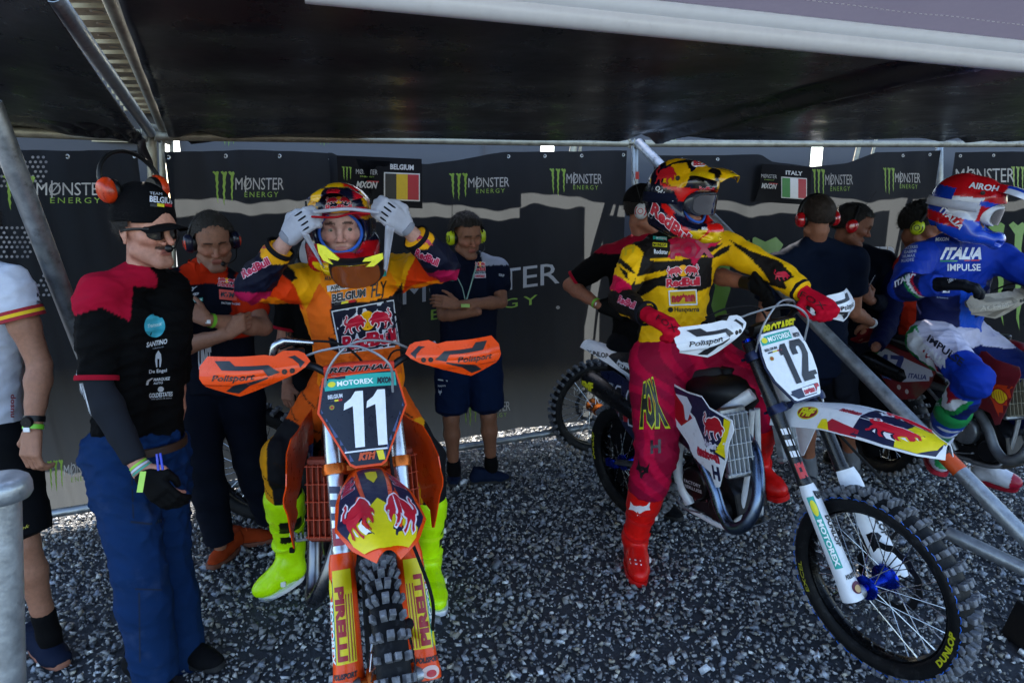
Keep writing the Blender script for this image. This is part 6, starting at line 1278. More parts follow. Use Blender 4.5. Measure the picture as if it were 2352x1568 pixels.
for k_, c_ in enumerate(('#8ecb3c', '#c9c9d6', '#46a08a')): mk('festival_ribbon', tube([wr + dh * (.014 + .010 * k_) - dh * .003, wr + dh * (.014 + .010 * k_) + dh * .004], .031 + .002 * k_, 18, cap=False), mat('ribbon' + c_.strip('#'), c_, .6), p2, reg=False)
mk('ribbon_tail', thick(grid(lambda u, v: P(322 + 14 * u - 8 * v, 1082 + 48 * v, 2.09 - .01 * v), 3, 6), .001), mat('ribbon_tail', '#a9d45a', .6), p2, reg=False)
tr = cloth('work_trousers', leg(J, 'A', .026, 0, 1.93, True, gk=([0, .6, 1, 2], [.028, .032, .034, .045])) + leg(J, 'B', .026, 0, 1.93, True, gk=([0, .6, 1, 2], [.028, .032, .034, .045])) + [C(J['hA'], J['hB'], .125, s=[(A(0, 1, 0), .95)]), C((J['hA'] + J['hB']) / 2, (J['hA'] + J['hB']) / 2 + A(0, 0, .06), .150, .142, flat=True, s=[(A(.4, -.9, 0), .8)])], fab('blue_work_cloth', '#10294f', .85, stain=('#3c4c6e', .3, 7.)), p2, vox=.009, fold=.012, seed=9, ff=1.1)
mk('belt', xf(lathe([(.150, -.016), (.156, -.014), (.157, .014), (.150, .016)], 36, (0, 0, 0), (0, 0, 1), (1, 0, 0)), np.array([[1.12, 0, 0, J['pel'][0]], [0, .92, 0, J['pel'][1]], [0, 0, 1, J['pel'][2] + .035], [0, 0, 0, 1.]])), mat('brown_belt', '#2e1c10', .5), p2)
mk('pen', cat(tube([P(360, 1042, 2.13), P(364, 1080, 2.12)], .004, 8), tube([P(368, 1040, 2.13), P(374, 1078, 2.12)], .004, 8)), mat('blue_pen', '#1636b8', .3), p2, reg=False)
for q_ in ([(300, 1195), (345, 1200), (372, 1196), (372, 1200), (345, 1205), (300, 1200)], [(310, 1350), (372, 1352), (372, 1355), (310, 1353)], [(318, 1360), (321, 1360), (323, 1520), (320, 1520)], [(300, 1060), (303, 1060), (308, 1190), (305, 1190)]): pp(tr, q_, '#0a1830', name='seam', rough=.95)
pp(tr, [(362, 1193), (378, 1190), (379, 1197), (363, 1200)], '#0b0d12', name='zip_pull')
cp = cap(p2, Mh, 1.03, fab('black_cap_cloth', '#0b0b0d'), .095, lift=-.004, crown=1.36); glasses(p2, Mh, 1.02, M_blk, M_sung); hair(p2, Mh, '#17110c', 1.0, .006, .06, -.085)
tx(cp, 'TEAM', [(344, 441), (372, 443), (372, 449), (344, 447)], '#c9cbd6', .0, off=.002, step=4); tx(cp, 'BELGIUM', [(344, 450), (402, 455), (402, 470), (344, 464)], '#c9cbd6', .03, off=.002, step=4)
for a_, c_ in ((345, '#0c0c0e'), (361, '#d0c020'), (378, '#b01420')): pp(cp, [(a_, 467), (a_ + 16, 469), (a_ + 16, 476), (a_, 474)], c_, off=.002, step=4, name='flag_patch')
# ear defenders pushed up on the cap
_hs = headframe(P(335, 452, 2.40), (.80, -.45, .25), (-.35, .1, .95)); hsr = headset(p2, _hs, 1.0, mat('orange_black_cup', '#cf3a10', .35, var=.5, vscale=18), M_blk, off=(0, -.04, .05), r=.12)
mk('microphone', cat(tube(smoothpath([P(412, 545, 2.36), P(402, 568, 2.33), P(392, 570, 2.31)], 6), .003, 8), ball(P(388, 571, 2.30), .0135, 12)), M_blk, p2, reg=False)
t_ = tee
disc_ = [(.5 + .5 * math.cos(a_) * (1 if not (.9 < a_ < 1.6) else .86), .5 + .5 * math.sin(a_) * (1 if not (.9 < a_ < 1.6) else .84)) for a_ in np.linspace(0, 2 * math.pi, 40, endpoint=False)]
emb(t_, [disc_], [(331, 721), (379, 721), (379, 775), (331, 775)], '#2f9ab0', name='blue_disc_print'); tx(t_, 'Traiteaux', [(338, 745), (371, 738), (371, 747), (338, 754)], '#b8dbe0', .01, .15, off=.0028, step=5)
tx(t_, 'SANTINO', [(336, 786), (384, 777), (384, 789), (336, 798)], '#b9bcc2', .03, .15, step=6); tx(t_, 'GROUP', [(350, 799), (376, 795), (376, 798), (350, 802)], '#8a8d94', .0, step=6)
emb(t_, [_r([(30, 0), (20, 40), (25, 75), (50, 100), (75, 75), (80, 40), (70, 0), (60, 0), (60, 50), (40, 50), (40, 0)])], [(351, 805), (376, 803), (376, 842), (351, 844)], '#a9acb2', name='figure_emblem'); tx(t_, 'De Engel', [(342, 849), (383, 846), (383, 856), (342, 860)], '#b9bcc2', .02, step=6)
tx(t_, 'MARQUEZ', [(352, 868), (391, 865), (391, 873), (352, 876)], '#b9bcc2', .03, .2, step=6); tx(t_, 'AUTO', [(352, 878), (374, 876), (374, 881), (352, 883)], '#b9bcc2', .02, step=6); pp(t_, [(335, 884), (337, 874), (348, 868), (352, 868), (342, 876), (340, 884)], '#b9bcc2', name='swoosh')
emb(t_, SUNC, [(362, 888), (376, 887), (376, 899), (362, 900)], '#a9acb2'); tx(t_, 'GOLDESTATES', [(342, 903), (396, 899), (396, 909), (342, 914)], '#b9bcc2', .02, step=6); tx(t_, 'real estate & more', [(347, 914), (394, 911), (394, 915), (347, 918)], '#8a8d94', 0, step=6)
tx(t_, 'TEAM BE', [(168, 818), (178, 816), (177, 868), (168, 868)], '#b9bcc2', .02, step=6); tx(sl_, 'LGIUM', [(180, 880), (190, 878), (212, 960), (202, 962)], '#b9bcc2', .02, step=6)
for s_, t0_ in (('B', P(512, 1556, 2.36)), ('A', P(392, 1640, 2.2))):
    t0_ = A(t0_[0], t0_[1], 0); shoe(p2, J['a' + s_], t0_, fab('black_shoe_mesh', '#0e0f12'), M_solb, laces=M_lab, g=.003)
# ============ white tee man cut by the left edge
J = Js(dict(sA=(-210, 640, 2.5), sB=(20, 655, 2.36), nek=(-75, 610, 2.5), eA=(-230, 850, 2.5), wA=(-190, 1040, 2.4), eB=(92, 838, 2.36), wB=(76, 985, 2.28), hA=(-120, 1030, 2.48), hB=(-5, 1030, 2.42), kA=(-90, 1270, 2.45), aA=(-60, 1480, 2.5), kB=(55, 1245, 2.36), aB=(112, 1455, 2.42)))
p1 = person('man in white tee and black shorts cut off by the left edge of the photo', J)
Mh = headframe(P(-78, 520, 2.46), (.3, -.9, 0), (0, 0, 1)); dh = nrm(P(68, 1065, 2.24) - J['wB'])
hn = hand(J['wB'], dh, (-.35, -.93, 0), (-.9, .2, 0), 1.05, (.5, .6, .5)); body(p1, J, Mh, '#8f6450', hands=[hn]); hair(p1, Mh, '#2a1c12')
pr = torso(J, .018, 1.08) + arm(J, 'A', .022, 0, .80, True) + arm(J, 'B', .022, 0, .42, True) + [C(J['pel'] + lat(J) * s_, J['pel'] - A(0, 0, .10) + lat(J) * s_, .135, .138, flat=True) for s_ in (-.05, .05)]
t1 = cloth('tee_shirt', pr, fab('white_tee', '#b9bdcb'), p1, fold=.008, seed=14)
e_ = J['sB'] + (J['eB'] - J['sB']) * .42; d_ = nrm(J['eB'] - J['sB']); R_ = .0715
for k_, c_ in ((-.030, '#8e1422'), (-.018, '#d6b012'), (-.006, '#8e1422')): mk('sleeve_stripe', tube([e_ + d_ * (k_ - .006), e_ + d_ * (k_ + .006)], R_ + .003, 26, cap=False), mat('stripe' + c_.strip('#'), c_, .8), p1, reg=False)
tx(t1, 'MXGP', [(84, 672), (112, 677), (112, 688), (84, 683)], '#1c2030', .02); tx(t1, 'mxon', [(84, 690), (114, 694), (114, 702), (84, 699)], '#1c2030', .02)
tx(t1, 'dosnu', [(24, 955), (36, 955), (36, 905), (24, 905)][::-1] if 0 else [(36, 905), (36, 958), (24, 958), (24, 905)], '#8e1422', .02)
sh1 = cloth('shorts', leg(J, 'A', .036, 0, .95, True) + leg(J, 'B', .036, 0, .93, True, gk=([0, 1], [.03, .045])) + [C(J['hA'], J['hB'], .13)], fab('black_shorts', '#0d0e11'), p1, fold=.008, seed=3)
tx(sh1, 'Snk', [(37, 1212), (68, 1202), (68, 1210), (37, 1220)], '#a8a234', .0, .3); tx(sh1, '26', [(10, 1105), (40, 1098), (40, 1110), (10, 1117)], '#9a9da8', .02)
d_ = nrm(J['wB'] - J['eB']); watch(p1, J['wB'] - d_ * .035, d_, .034); wband(p1, J['wB'] - d_ * .008, d_, .032)
for s_, tp in (('B', P(150, 1535, 2.3)), ('A', P(-60, 1600, 2.3))):
    tp = G(*proj(tp)) if s_ == 'B' else A(tp[0], tp[1], 0); cloth('sock', leg(J, s_, .004, 1.78, 2.15, False), fab('black_sock', '#0b0b0d'), p1, fold=.001); shoe(p1, J['a' + s_], A(tp[0], tp[1], 0), fab('navy_running_mesh', '#131a2c'), mat('orange_grey_sole', '#8a5a48', .7, var=.5, vscale=9), laces=fab('navy_lace', '#223052'), g=.006)
# ============ folded arms helper
def folded(J): pass
# ============ red and navy shirt man
J = Js(dict(sA=(392, 655, 3.12), sB=(560, 668, 3.22), nek=(472, 618, 3.22), eA=(402, 800, 3.00), wA=(520, 768, 2.90), eB=(606, 752, 3.08), wB=(478, 735, 2.86), hA=(452, 872, 3.22), hB=(548, 870, 3.25), kA=(470, 1070, 3.12), aA=(506, 1252, 3.20), kB=(575, 1055, 3.28), aB=(622, 1198, 3.42)))
p3 = person('man with folded arms in orange red and navy team shirt, looking down', J)
Mh = headframe(P(488, 552, 3.14), (.48, -.85, -.28), (.05, -.22, .97)); dh = nrm(P(424, 708, 2.88) - J['wB'])
h1 = hand(J['wB'], dh, (.1, -.9, .35), (.1, .3, .95), 1., (.25, .35, .3), thumb=.1); h2 = hand(J['wA'], P(560, 740, 2.93) - J['wA'], (.2, -.9, .3), (0, 0, 1), 1., (.9, 1.2, .9))
body(p3, J, Mh, '#8f6450', hands=[h1, h2], stubble=.3, brow='#1a1410')
def c3(V, bi, bt):
    c = np.tile(lc('#0c101c'), (len(V), 1)); l = lat(J); s = (V - J['nek']) @ l; h = (V - J['pel'])[:, 2]; c[(np.abs(s) > .125 + .05 * (h - .3)) & (h > .22)] = lc('#b4280c'); c[(np.abs(s) > .11) & (h < .2) & (s < 0)] = lc('#b4280c'); c[(np.abs(s) < .10) & (h > .475)] = lc('#b4280c'); return c
pr = torso(J, .014, 1.03) + arm(J, 'A', .020, 0, .62, True) + arm(J, 'B', .020, 0, .60, True) + [C(J['pel'] + lat(J) * s_, J['pel'] - A(0, 0, .05) + lat(J) * s_, .128, .130, flat=True) for s_ in (-.05, .05)]
t3 = cloth('team_shirt', pr, M_tee, p3, fold=.007, seed=21, colf=c3)
mk('collar', cat(*[thick(grid(lambda u, v, s_=s_: J['nek'] + A(s_ * (.012 + .058 * math.sin(u * 1.6)), -.075 * math.cos(u * 1.6) - .012 * v, .035 - .045 * v + .012 * u), 8, 3), .002) for s_ in (-1, 1)]), fab('orange_collar', '#b4280c'), p3)
tr3 = cloth('trousers', leg(J, 'A', .022, 0, 1.93, True, gk=([0, 1, 2], [.024, .03, .038])) + leg(J, 'B', .022, 0, 1.93, True, gk=([0, 1, 2], [.024, .03, .038])) + [C(J['hA'], J['hB'], .122)], fab('navy_trousers', '#0b101c'), p3, fold=.008, seed=31)
d_ = nrm(J['wB'] - J['eB']); wband(p3, J['wB'] - d_ * .015, d_, .031); hair(p3, Mh, '#2b2724', 1.0, .006, .062, -.06)
headset(p3, Mh, 1., mat('dark_blue_cup', '#11142a', .3), M_blk, r=.108, mic=-1, ring=mat('orange_cup_band', '#d2380e', .35))
redbull(t3, [(501, 636), (541, 640), (541, 661), (501, 657)], off=.002); pp(t3, [(503, 664), (543, 668), (544, 691), (504, 687)], '#c23010', name='patch'); tx(t3, 'KTM', [(508, 670), (540, 673), (540, 684), (508, 681)], '#100c10', .05, .35, off=.0025); tx(t3, 'FACTORY RACING', [(509, 693), (552, 696), (552, 701), (509, 698)], '#c9ccd4', .02)
tx(t3, 'WP', [(426, 676), (457, 671), (457, 681), (426, 686)], '#a9adb8', .04, .4); tx(t3, 'VAY', [(418, 664), (454, 657), (454, 666), (418, 673)], '#a9adb8', .05, .4); motorex(t3, [(420, 691), (466, 683), (466, 691), (420, 700)]); tx(t3, 'KTM', [(425, 645), (437, 643), (437, 648), (425, 650)], '#1a0c08', .04, .3)
tx(t3, 'UNIT', [(455, 790), (484, 792), (489, 858), (455, 852)], '#aeb4c4', .06, .0); tx(t3, 'WP', [(372, 677), (386, 679), (386, 687), (372, 685)], '#c9ccd4', .04, .3)
for s_, tp in (('A', (480, 1310)), ('B', (640, 1238))): tp = G(*tp); shoe(p3, J['a' + s_], tp, fab('orange_knit_shoe', '#8e3416'), mat('orange_sole', '#6e4030', .7), laces=fab('orange_lace', '#c25a34'), g=-.003)
# ============ man behind the orange rider
J = Js(dict(sA=(668, 690, 3.78), sB=(835, 692, 3.80), nek=(750, 655, 3.8), eA=(652, 778, 3.75), wA=(660, 880, 3.6), eB=(850, 800, 3.8), wB=(835, 900, 3.7), hA=(715, 890, 3.8), hB=(790, 890, 3.8), kA=(712, 1050, 3.75), aA=(710, 1180, 3.85), kB=(795, 1050, 3.75), aB=(800, 1180, 3.85)))
p5 = person('man in sunglasses, white cap and black tee half hidden behind the orange rider', J)
Mh = headframe(P(732, 602, 3.62), (.15, -.93, -.3), (-.12, -.2, 1))
body(p5, J, Mh, '#9a6a58', hands=[hand(J['wA'], (0, -.1, -1), (-.4, -.9, 0), (.9, -.3, 0), 1., (.4, .4, .4))], stubble=.45)
t5 = cloth('tee_shirt', torso(J, .014, 1.) + arm(J, 'A', .022, 0, .75, True) + arm(J, 'B', .022, 0, .75, True) + [C(J['pel'], J['pel'] - A(0, 0, .06), .16, .165, flat=True, s=[(A(0, 1, 0), .8)])], M_tee, p5, fold=.006, seed=41, colf=lambda V, bi, bt: np.where(((V - J['nek'])[:, 2] > -.065)[:, None], RDt, BK))
e_ = J['sA'] + (J['eA'] - J['sA']) * .75; cuff(p5, e_, J['eA'] - J['sA'], .066, fab('red_hem')); cloth('trousers', leg(J, 'A', .028, 0, 2, True) + leg(J, 'B', .028, 0, 2, True) + [C(J['hA'], J['hB'], .12)], fab('black_trousers', '#0b0c10'), p5, fold=.006)
cp5 = cap(p5, Mh, 1.02, fab('pale_cap_cloth', '#a8a5a8'), .06); glasses(p5, Mh, 1.02, M_blk, M_sung); headset(p5, Mh, 1.02, mat('dark_cup', '#141418', .4), M_blk, mic=-1, r=.112, antenna=(1, .24, -.10))
tx(t5, 'De Engel', [(768, 744), (782, 744), (782, 752), (768, 752)], '#9a9ca4', .02); tx(t5, 'GOLD', [(768, 798), (786, 798), (786, 806), (768, 806)], '#9a9ca4', .02); tx(p5.children[0], 'MX', [(656, 762), (676, 762), (676, 774), (656, 774)], '#2a2020', .02)
for s_ in 'AB': shoe(p5, J['a' + s_], J['a' + s_] * A(1, 1, 0) + A(0, -.16, 0), fab('black_shoe_mesh'), M_solb)
# ============ man with yellow ear defenders, arms folded, at the wall
J = Js(dict(sA=(1012, 622, 4.12), sB=(1142, 618, 4.20), nek=(1075, 590, 4.2), eA=(1018, 724, 4.02), wA=(1098, 716, 3.92), eB=(1152, 694, 4.08), wB=(1052, 700, 3.90), hA=(1042, 826, 4.2), hB=(1110, 826, 4.2), kA=(1036, 962, 4.15), aA=(1042, 1078, 4.2), kB=(1122, 955, 4.15), aB=(1128, 1066, 4.22)))
p6 = person('man with folded arms, yellow ear defenders and navy shorts standing against the wall', J)
Mh = headframe(P(1072, 542, 4.12), (.42, -.88, -.16), (0, -.1, 1)); hn = hand(J['wB'], P(1012, 692, 3.90) - J['wB'], (0, -.9, .4), (.1, .35, .93), 1.0, (.2, .4, .4), thumb=.1)
b6 = body(p6, J, Mh, '#7c523e', hands=[hn], stubble=.15, brow='#241c18', arm_b=.95)
def c6(V, bi, bt):
    c = np.tile(lc('#0b1122'), (len(V), 1)); s = (V - J['nek']) @ lat(J); h = (V - J['nek'])[:, 2]; c[(s > .07) & (h > -.045)] = lc('#8f93a3'); return c
t6 = cloth('team_shirt', torso(J, .014, 1.0) + arm(J, 'A', .020, 0, .6, True) + arm(J, 'B', .020, 0, .6, True) + [C(J['pel'] + lat(J) * s_, J['pel'] - A(0, 0, .06) + lat(J) * s_, .122, .125, flat=True) for s_ in (-.045, .045)], M_tee, p6, fold=.006, seed=51, colf=c6)
s6 = cloth('shorts', leg(J, 'A', .034, 0, .88, True, gk=([0, 1], [.024, .05])) + leg(J, 'B', .034, 0, .88, True, gk=([0, 1], [.024, .05])) + [C(J['hA'], J['hB'], .118)], fab('navy_shorts', '#0b1a36'), p6, fold=.006, seed=52)
hair(p6, Mh, '#19130f', 1.0, .016, .068, -.07, curly=.0022); headset(p6, Mh, 1.02, mat('yellow_cup', '#a9b80e', .4), M_blk, r=.118, mic=-1, ring=M_blk, antenna=(1, .20, 0))
mk('lanyard', cat(tube([P(1035, 606, 4.02), P(1062, 660, 3.98), P(1069, 690, 3.97)], .005, 6, sq=.4), tube([P(1096, 604, 4.05), P(1080, 660, 3.99), P(1071, 690, 3.97)], .005, 6, sq=.4)), mat('grey_green_lanyard', '#7d9a90', .7), p6); mk('pass_card', box(P(1069, 702, 3.85), (.05, .004, .02), .001), mat('pass', '#8fae5a', .6), p6, reg=False)
emb(t6, FOXH, [(1019, 607), (1032, 607), (1032, 627), (1019, 627)], '#b4b8c0', off=.002); motorex(t6, [(1019, 637), (1044, 637), (1044, 645), (1019, 645)]); redbull(t6, [(1091, 600), (1115, 600), (1115, 622), (1091, 622)], off=.002); tx(t6, 'Husqvarna', [(1090, 623), (1115, 623), (1115, 628), (1090, 628)], '#c0c4cc', .02); pp(t6, [(1090, 629), (1116, 628), (1116, 638), (1090, 639)], '#b9b4c0', name='patch'); tx(t6, 'nestaan', [(1092, 630), (1114, 630), (1114, 637), (1092, 637)], '#a8142c', .03, off=.0025)
tx(t6, 'WP', [(995, 624), (1011, 622), (1011, 629), (995, 631)], '#b4b8c0', .04, .4); tx(t6, 'DUNLOP', [(1146, 628), (1158, 630), (1158, 636), (1146, 634)], '#b4b8c0', .03)
tx(s6, 'Husqvarna', [(1006, 883), (1024, 882), (1024, 889), (1006, 890)], '#b4b8c0', .02); emb(s6, FOXH, [(1007, 892), (1015, 892), (1015, 908), (1007, 908)], '#b4b8c0', off=.002); pp(s6, [(1006, 870), (1028, 873), (1028, 876), (1006, 873)], '#b4b8c0', name='white_line')
for s_, tp in (('A', (1040, 1122)), ('B', (1172, 1103))): cloth('sock', leg(J, s_, .005, 1.88, 2.1), fab('black_sock'), p6, fold=0); shoe(p6, J['a' + s_], G(*tp), fab('navy_trainer', '#101a30'), M_solb, laces=fab('yellow_lace', '#8a9a20'), g=.0)
# ============ man in cap behind the second rider
J = Js(dict(sA=(1402, 590, 3.88), sB=(1545, 590, 3.72), nek=(1478, 552, 3.85), eA=(1308, 655, 3.92), wA=(1378, 702, 3.72), eB=(1640, 632, 3.35), wB=(1725, 652, 3.08), hA=(1442, 800, 3.85), hB=(1520, 800, 3.8), kA=(1440, 960, 3.8), aA=(1436, 1100, 3.9), kB=(1520, 960, 3.8), aB=(1515, 1100, 3.8)))
p7 = person('man in black cap with white headset, hand on hip, behind the second rider', J)
Mh = headframe(P(1482, 482, 3.82), (.92, -.3, -.12), (0, 0, 1)); hA = hand(J['wA'], P(1412, 712, 3.72) - J['wA'], (-.2, -.9, .3), (.1, .2, .95), 1.05, (.5, .7, .5), fat=.003); hB = hand(J['wB'], P(1800, 690, 2.92) - J['wB'], (.4, -.7, .6), (-.3, .3, .8), 1.05, (.4, .8, .6), fat=.003)
body(p7, J, Mh, '#8d5a46', hands=[hA, hB])
t7 = cloth('tee_shirt', torso(J, .016, 1.02) + arm(J, 'A', .022, 0, .85, True) + arm(J, 'B', .022, 0, .8, True) + [C(J['pel'], J['pel'] - A(0, 0, .06), .16, .165, flat=True, s=[(A(0, 1, 0), .8)])], M_tee, p7, fold=.007, seed=61, colf=lambda V, bi, bt: np.where(((V - J['nek'])[:, 2] > -.07)[:, None], RDt * .7, BK))
cloth('trousers', leg(J, 'A', .030, 0, 2, True) + leg(J, 'B', .030, 0, 2, True) + [C(J['hA'], J['hB'], .12)], fab('black_trousers'), p7, fold=.006)
for hh, nm in ((hA, 1), (hB, 2)): cloth('work_glove', [dict(q_, r=(q_['r'][0] + .002, q_['r'][1] + .002)) for q_ in hh], fab('black_glove'), p7, vox=.0045, k=.006, fold=.001)
e_ = J['sA'] + (J['eA'] - J['sA']) * .85; cuff(p7, e_, J['eA'] - J['sA'], .064, fab('red_hem')); d_ = nrm(J['wA'] - J['eA']); wband(p7, J['wA'] - d_ * .03, d_, .030); d_ = nrm(J['wB'] - J['eB']); mk('wrist_wrap', tube([J['wB'] - d_ * .05, J['wB'] + d_ * .02], .033, 16), M_blk, p7, reg=False)
cap(p7, Mh, 1.03, fab('black_cap_cloth'), .06); hair(p7, Mh, '#1c1410', 1., .005, .06, -.06); headset(p7, Mh, 1.04, mat('white_cup', '#b4b4b8', .35), M_blk, r=.115, ring=mat('red_cup_band', '#a81424', .4), antenna=(1, .17, -.08))
for s_ in 'AB': shoe(p7, J['a' + s_], J['a' + s_] * A(1, 1, 0) + A(.1, -.16, 0), fab('black_shoe_mesh'), M_solb)
# ============ navy tee man seen from behind
J = Js(dict(sA=(1778, 612, 3.92), sB=(1962, 596, 3.98), nek=(1872, 562, 4.0), eA=(1752, 735, 3.9), wA=(1790, 850, 3.95), eB=(1962, 718, 4.0), wB=(2002, 742, 4.15), hA=(1825, 830, 4.02), hB=(1915, 828, 4.05), kA=(1850, 960, 4.0), aA=(1860, 1080, 4.1), kB=(1935, 955, 4.05), aB=(1958, 1058, 4.25)))
p9 = person('man in plain navy tee seen from behind, wearing red ear defenders, beside the red bike', J)
Mh = headframe(P(1876, 500, 3.98), (-.05, 1, -.12), (-.04, 0, 1)); hn = hand(J['wB'], P(1990, 772, 4.2) - J['wB'], (.4, -.8, .2), (-.7, 0, .2), 1.05, (.4, .6, .5), fat=.003); body(p9, J, Mh, '#8c5b45', hands=[hn], stubble=0)
cloth('tee_shirt', torso(J, .020, 1.08) + arm(J, 'A', .026, 0, .62, True) + arm(J, 'B', .026, 0, .62, True) + [C(J['pel'] + lat(J) * s_, J['pel'] - A(0, 0, .08) + lat(J) * s_, .132, .136, flat=True) for s_ in (-.05, .05)], fab('navy_tee', '#0d1526'), p9, fold=.008, seed=71)
s9 = cloth('shorts', leg(J, 'A', .034, 0, .86, True, gk=([0, 1], [.03, .05])) + leg(J, 'B', .034, 0, .86, True, gk=([0, 1], [.03, .05])) + [C(J['hA'], J['hB'], .125), C(P(1935, 870, 3.93), P(1937, 900, 3.93), .045, .05, s=[(A(1, 0, 0), 1.2), (A(0, 1, 0), .7)], k=.008)], fab('dark_work_shorts', '#15171f'), p9, fold=.007, seed=72)
cloth('work_glove', [dict(q_, r=(q_['r'][0] + .002, q_['r'][1] + .002)) for q_ in hn], fab('red_black_glove', '#5e1018', .7), p9, vox=.0045, k=.006); hair(p9, Mh, '#2c221c', 1., .0035, .05, -.055)
M_rcup = mat('glossy_red_cup', '#a80f16', .15, coat=.8); headset(p9, Mh, 1.05, M_rcup, M_blk, r=.116)
d_ = nrm(J['wB'] - J['eB']); mk('cuff_band', tube([J['wB'] - d_ * .01, J['wB'] + d_ * .01], .033, 18), M_lab, p9, reg=False)
for s_, tp in (('A', (1850, 1105)), ('B', (1972, 1085))): cloth('sock', leg(J, s_, .006, 1.75, 2.12), fab('grey_sock', '#6c7078'), p9, fold=0); shoe(p9, J['a' + s_], G(*tp), fab('grey_shoe', '#4a4c52'), M_solb)
# ============ smiling man with red ear defenders behind him
J = Js(dict(sA=(1905, 600, 4.35), sB=(2030, 600, 4.35), nek=(1955, 575, 4.4), eA=(1900, 700, 4.4), wA=(1940, 740, 4.3), eB=(2040, 700, 4.3), wB=(1995, 690, 4.15), hA=(1930, 800, 4.5), hB=(2000, 800, 4.5), kA=(1930, 940, 4.4), aA=(1925, 1050, 4.5), kB=(2000, 940, 4.4), aB=(2005, 1050, 4.5)))
p10 = person('smiling dark haired man in profile with red ear defenders, partly behind the navy tee man', J)
Mh = headframe(P(1957, 518, 4.3), (.9, -.35, -.25), (.1, 0, 1)); hn = hand(J['wB'], P(1988, 672, 4.15) - J['wB'], (0, -1, 0), (1, 0, .3), 1., (.8, 1., .8)); body(p10, J, Mh, '#7d4f3c', vox=.018, headv=.0055, hands=[hn], stubble=.2)
cloth('jacket', torso(J, .02, 1.02) + arm(J, 'A', .018, 0, 1.9, True) + arm(J, 'B', .018, 0, 1.85, True) + [C(J['pel'], J['pel'] - A(0, 0, .06), .16, .165, flat=True, s=[(A(0, 1, 0), .8)])], fab('dark_navy_jacket', '#090d18'), p10, fold=.007, seed=81)
cloth('trousers', leg(J, 'A', .028, 0, 2, True) + leg(J, 'B', .028, 0, 2, True) + [C(J['hA'], J['hB'], .12)], fab('black_trousers'), p10, fold=.005); hair(p10, Mh, '#120d0a', 1., .012, .06, -.06, curly=.001); headset(p10, Mh, 1.04, M_rcup, M_blk, r=.114, antenna=(1, .2, .06))
mk('held_stick', tube([P(1990, 668, 4.13), P(2010, 632, 4.12)], .003, 8), M_steel, p10, reg=False)
for s_ in 'AB': shoe(p10, J['a' + s_], J['a' + s_] * A(1, 1, 0) + A(.1, -.14, 0), fab('black_shoe_mesh'), M_solb)
# ============ bending mechanic behind the blue rider
J = Js(dict(sA=(2055, 640, 4.3), sB=(2175, 610, 4.3), nek=(2110, 575, 4.2), eA=(2040, 740, 4.2), wA=(2010, 800, 4.0), eB=(2180, 740, 4.3), wB=(2150, 830, 4.2), hA=(2070, 860, 4.5), hB=(2150, 860, 4.5), kA=(2070, 960, 4.3), aA=(2060, 1050, 4.5), kB=(2150, 960, 4.3), aB=(2150, 1050, 4.5)))
p11 = person('dark haired mechanic with yellow ear defenders bending behind the blue rider', J)
Mh = headframe(P(2118, 520, 4.08), (.75, -.55, -.4), (.25, -.2, 1)); body(p11, J, Mh, '#7d4f3c', vox=.018, headv=.0055)
def c11(V, bi, bt): c = np.tile(lc('#0a1030'), (len(V), 1)); s = (V - J['nek']) @ lat(J); c[(s > -.14) & (s < -.03)] = lc('#a02410'); c[(V[:, 2] < .95) & (s < .1) & (s > -.1)] = lc('#a02410'); return c
t11 = cloth('jacket', torso(J, .02, 1.02) + arm(J, 'A', .02, 0, 1.9, True) + arm(J, 'B', .02, 0, 1.9, True) + [C(J['pel'], J['pel'] - A(0, 0, .06), .15, .155, flat=True)], M_tee, p11, fold=.008, seed=91, colf=c11); cloth('trousers', leg(J, 'A', .028, 0, 2, True) + leg(J, 'B', .028, 0, 2, True) + [C(J['hA'], J['hB'], .12)], fab('black_trousers'), p11, fold=.005)
hair(p11, Mh, '#0c0908', 1., .02, .05, -.08, curly=.002); headset(p11, Mh, 1.1, mat('yellow_cup'), M_blk, r=.12, ring=M_blk, antenna=(1, .2, 0))
for s_ in 'AB': shoe(p11, J['a' + s_], J['a' + s_] * A(1, 1, 0) + A(0, -.14, 0), fab('black_shoe_mesh'), M_solb)
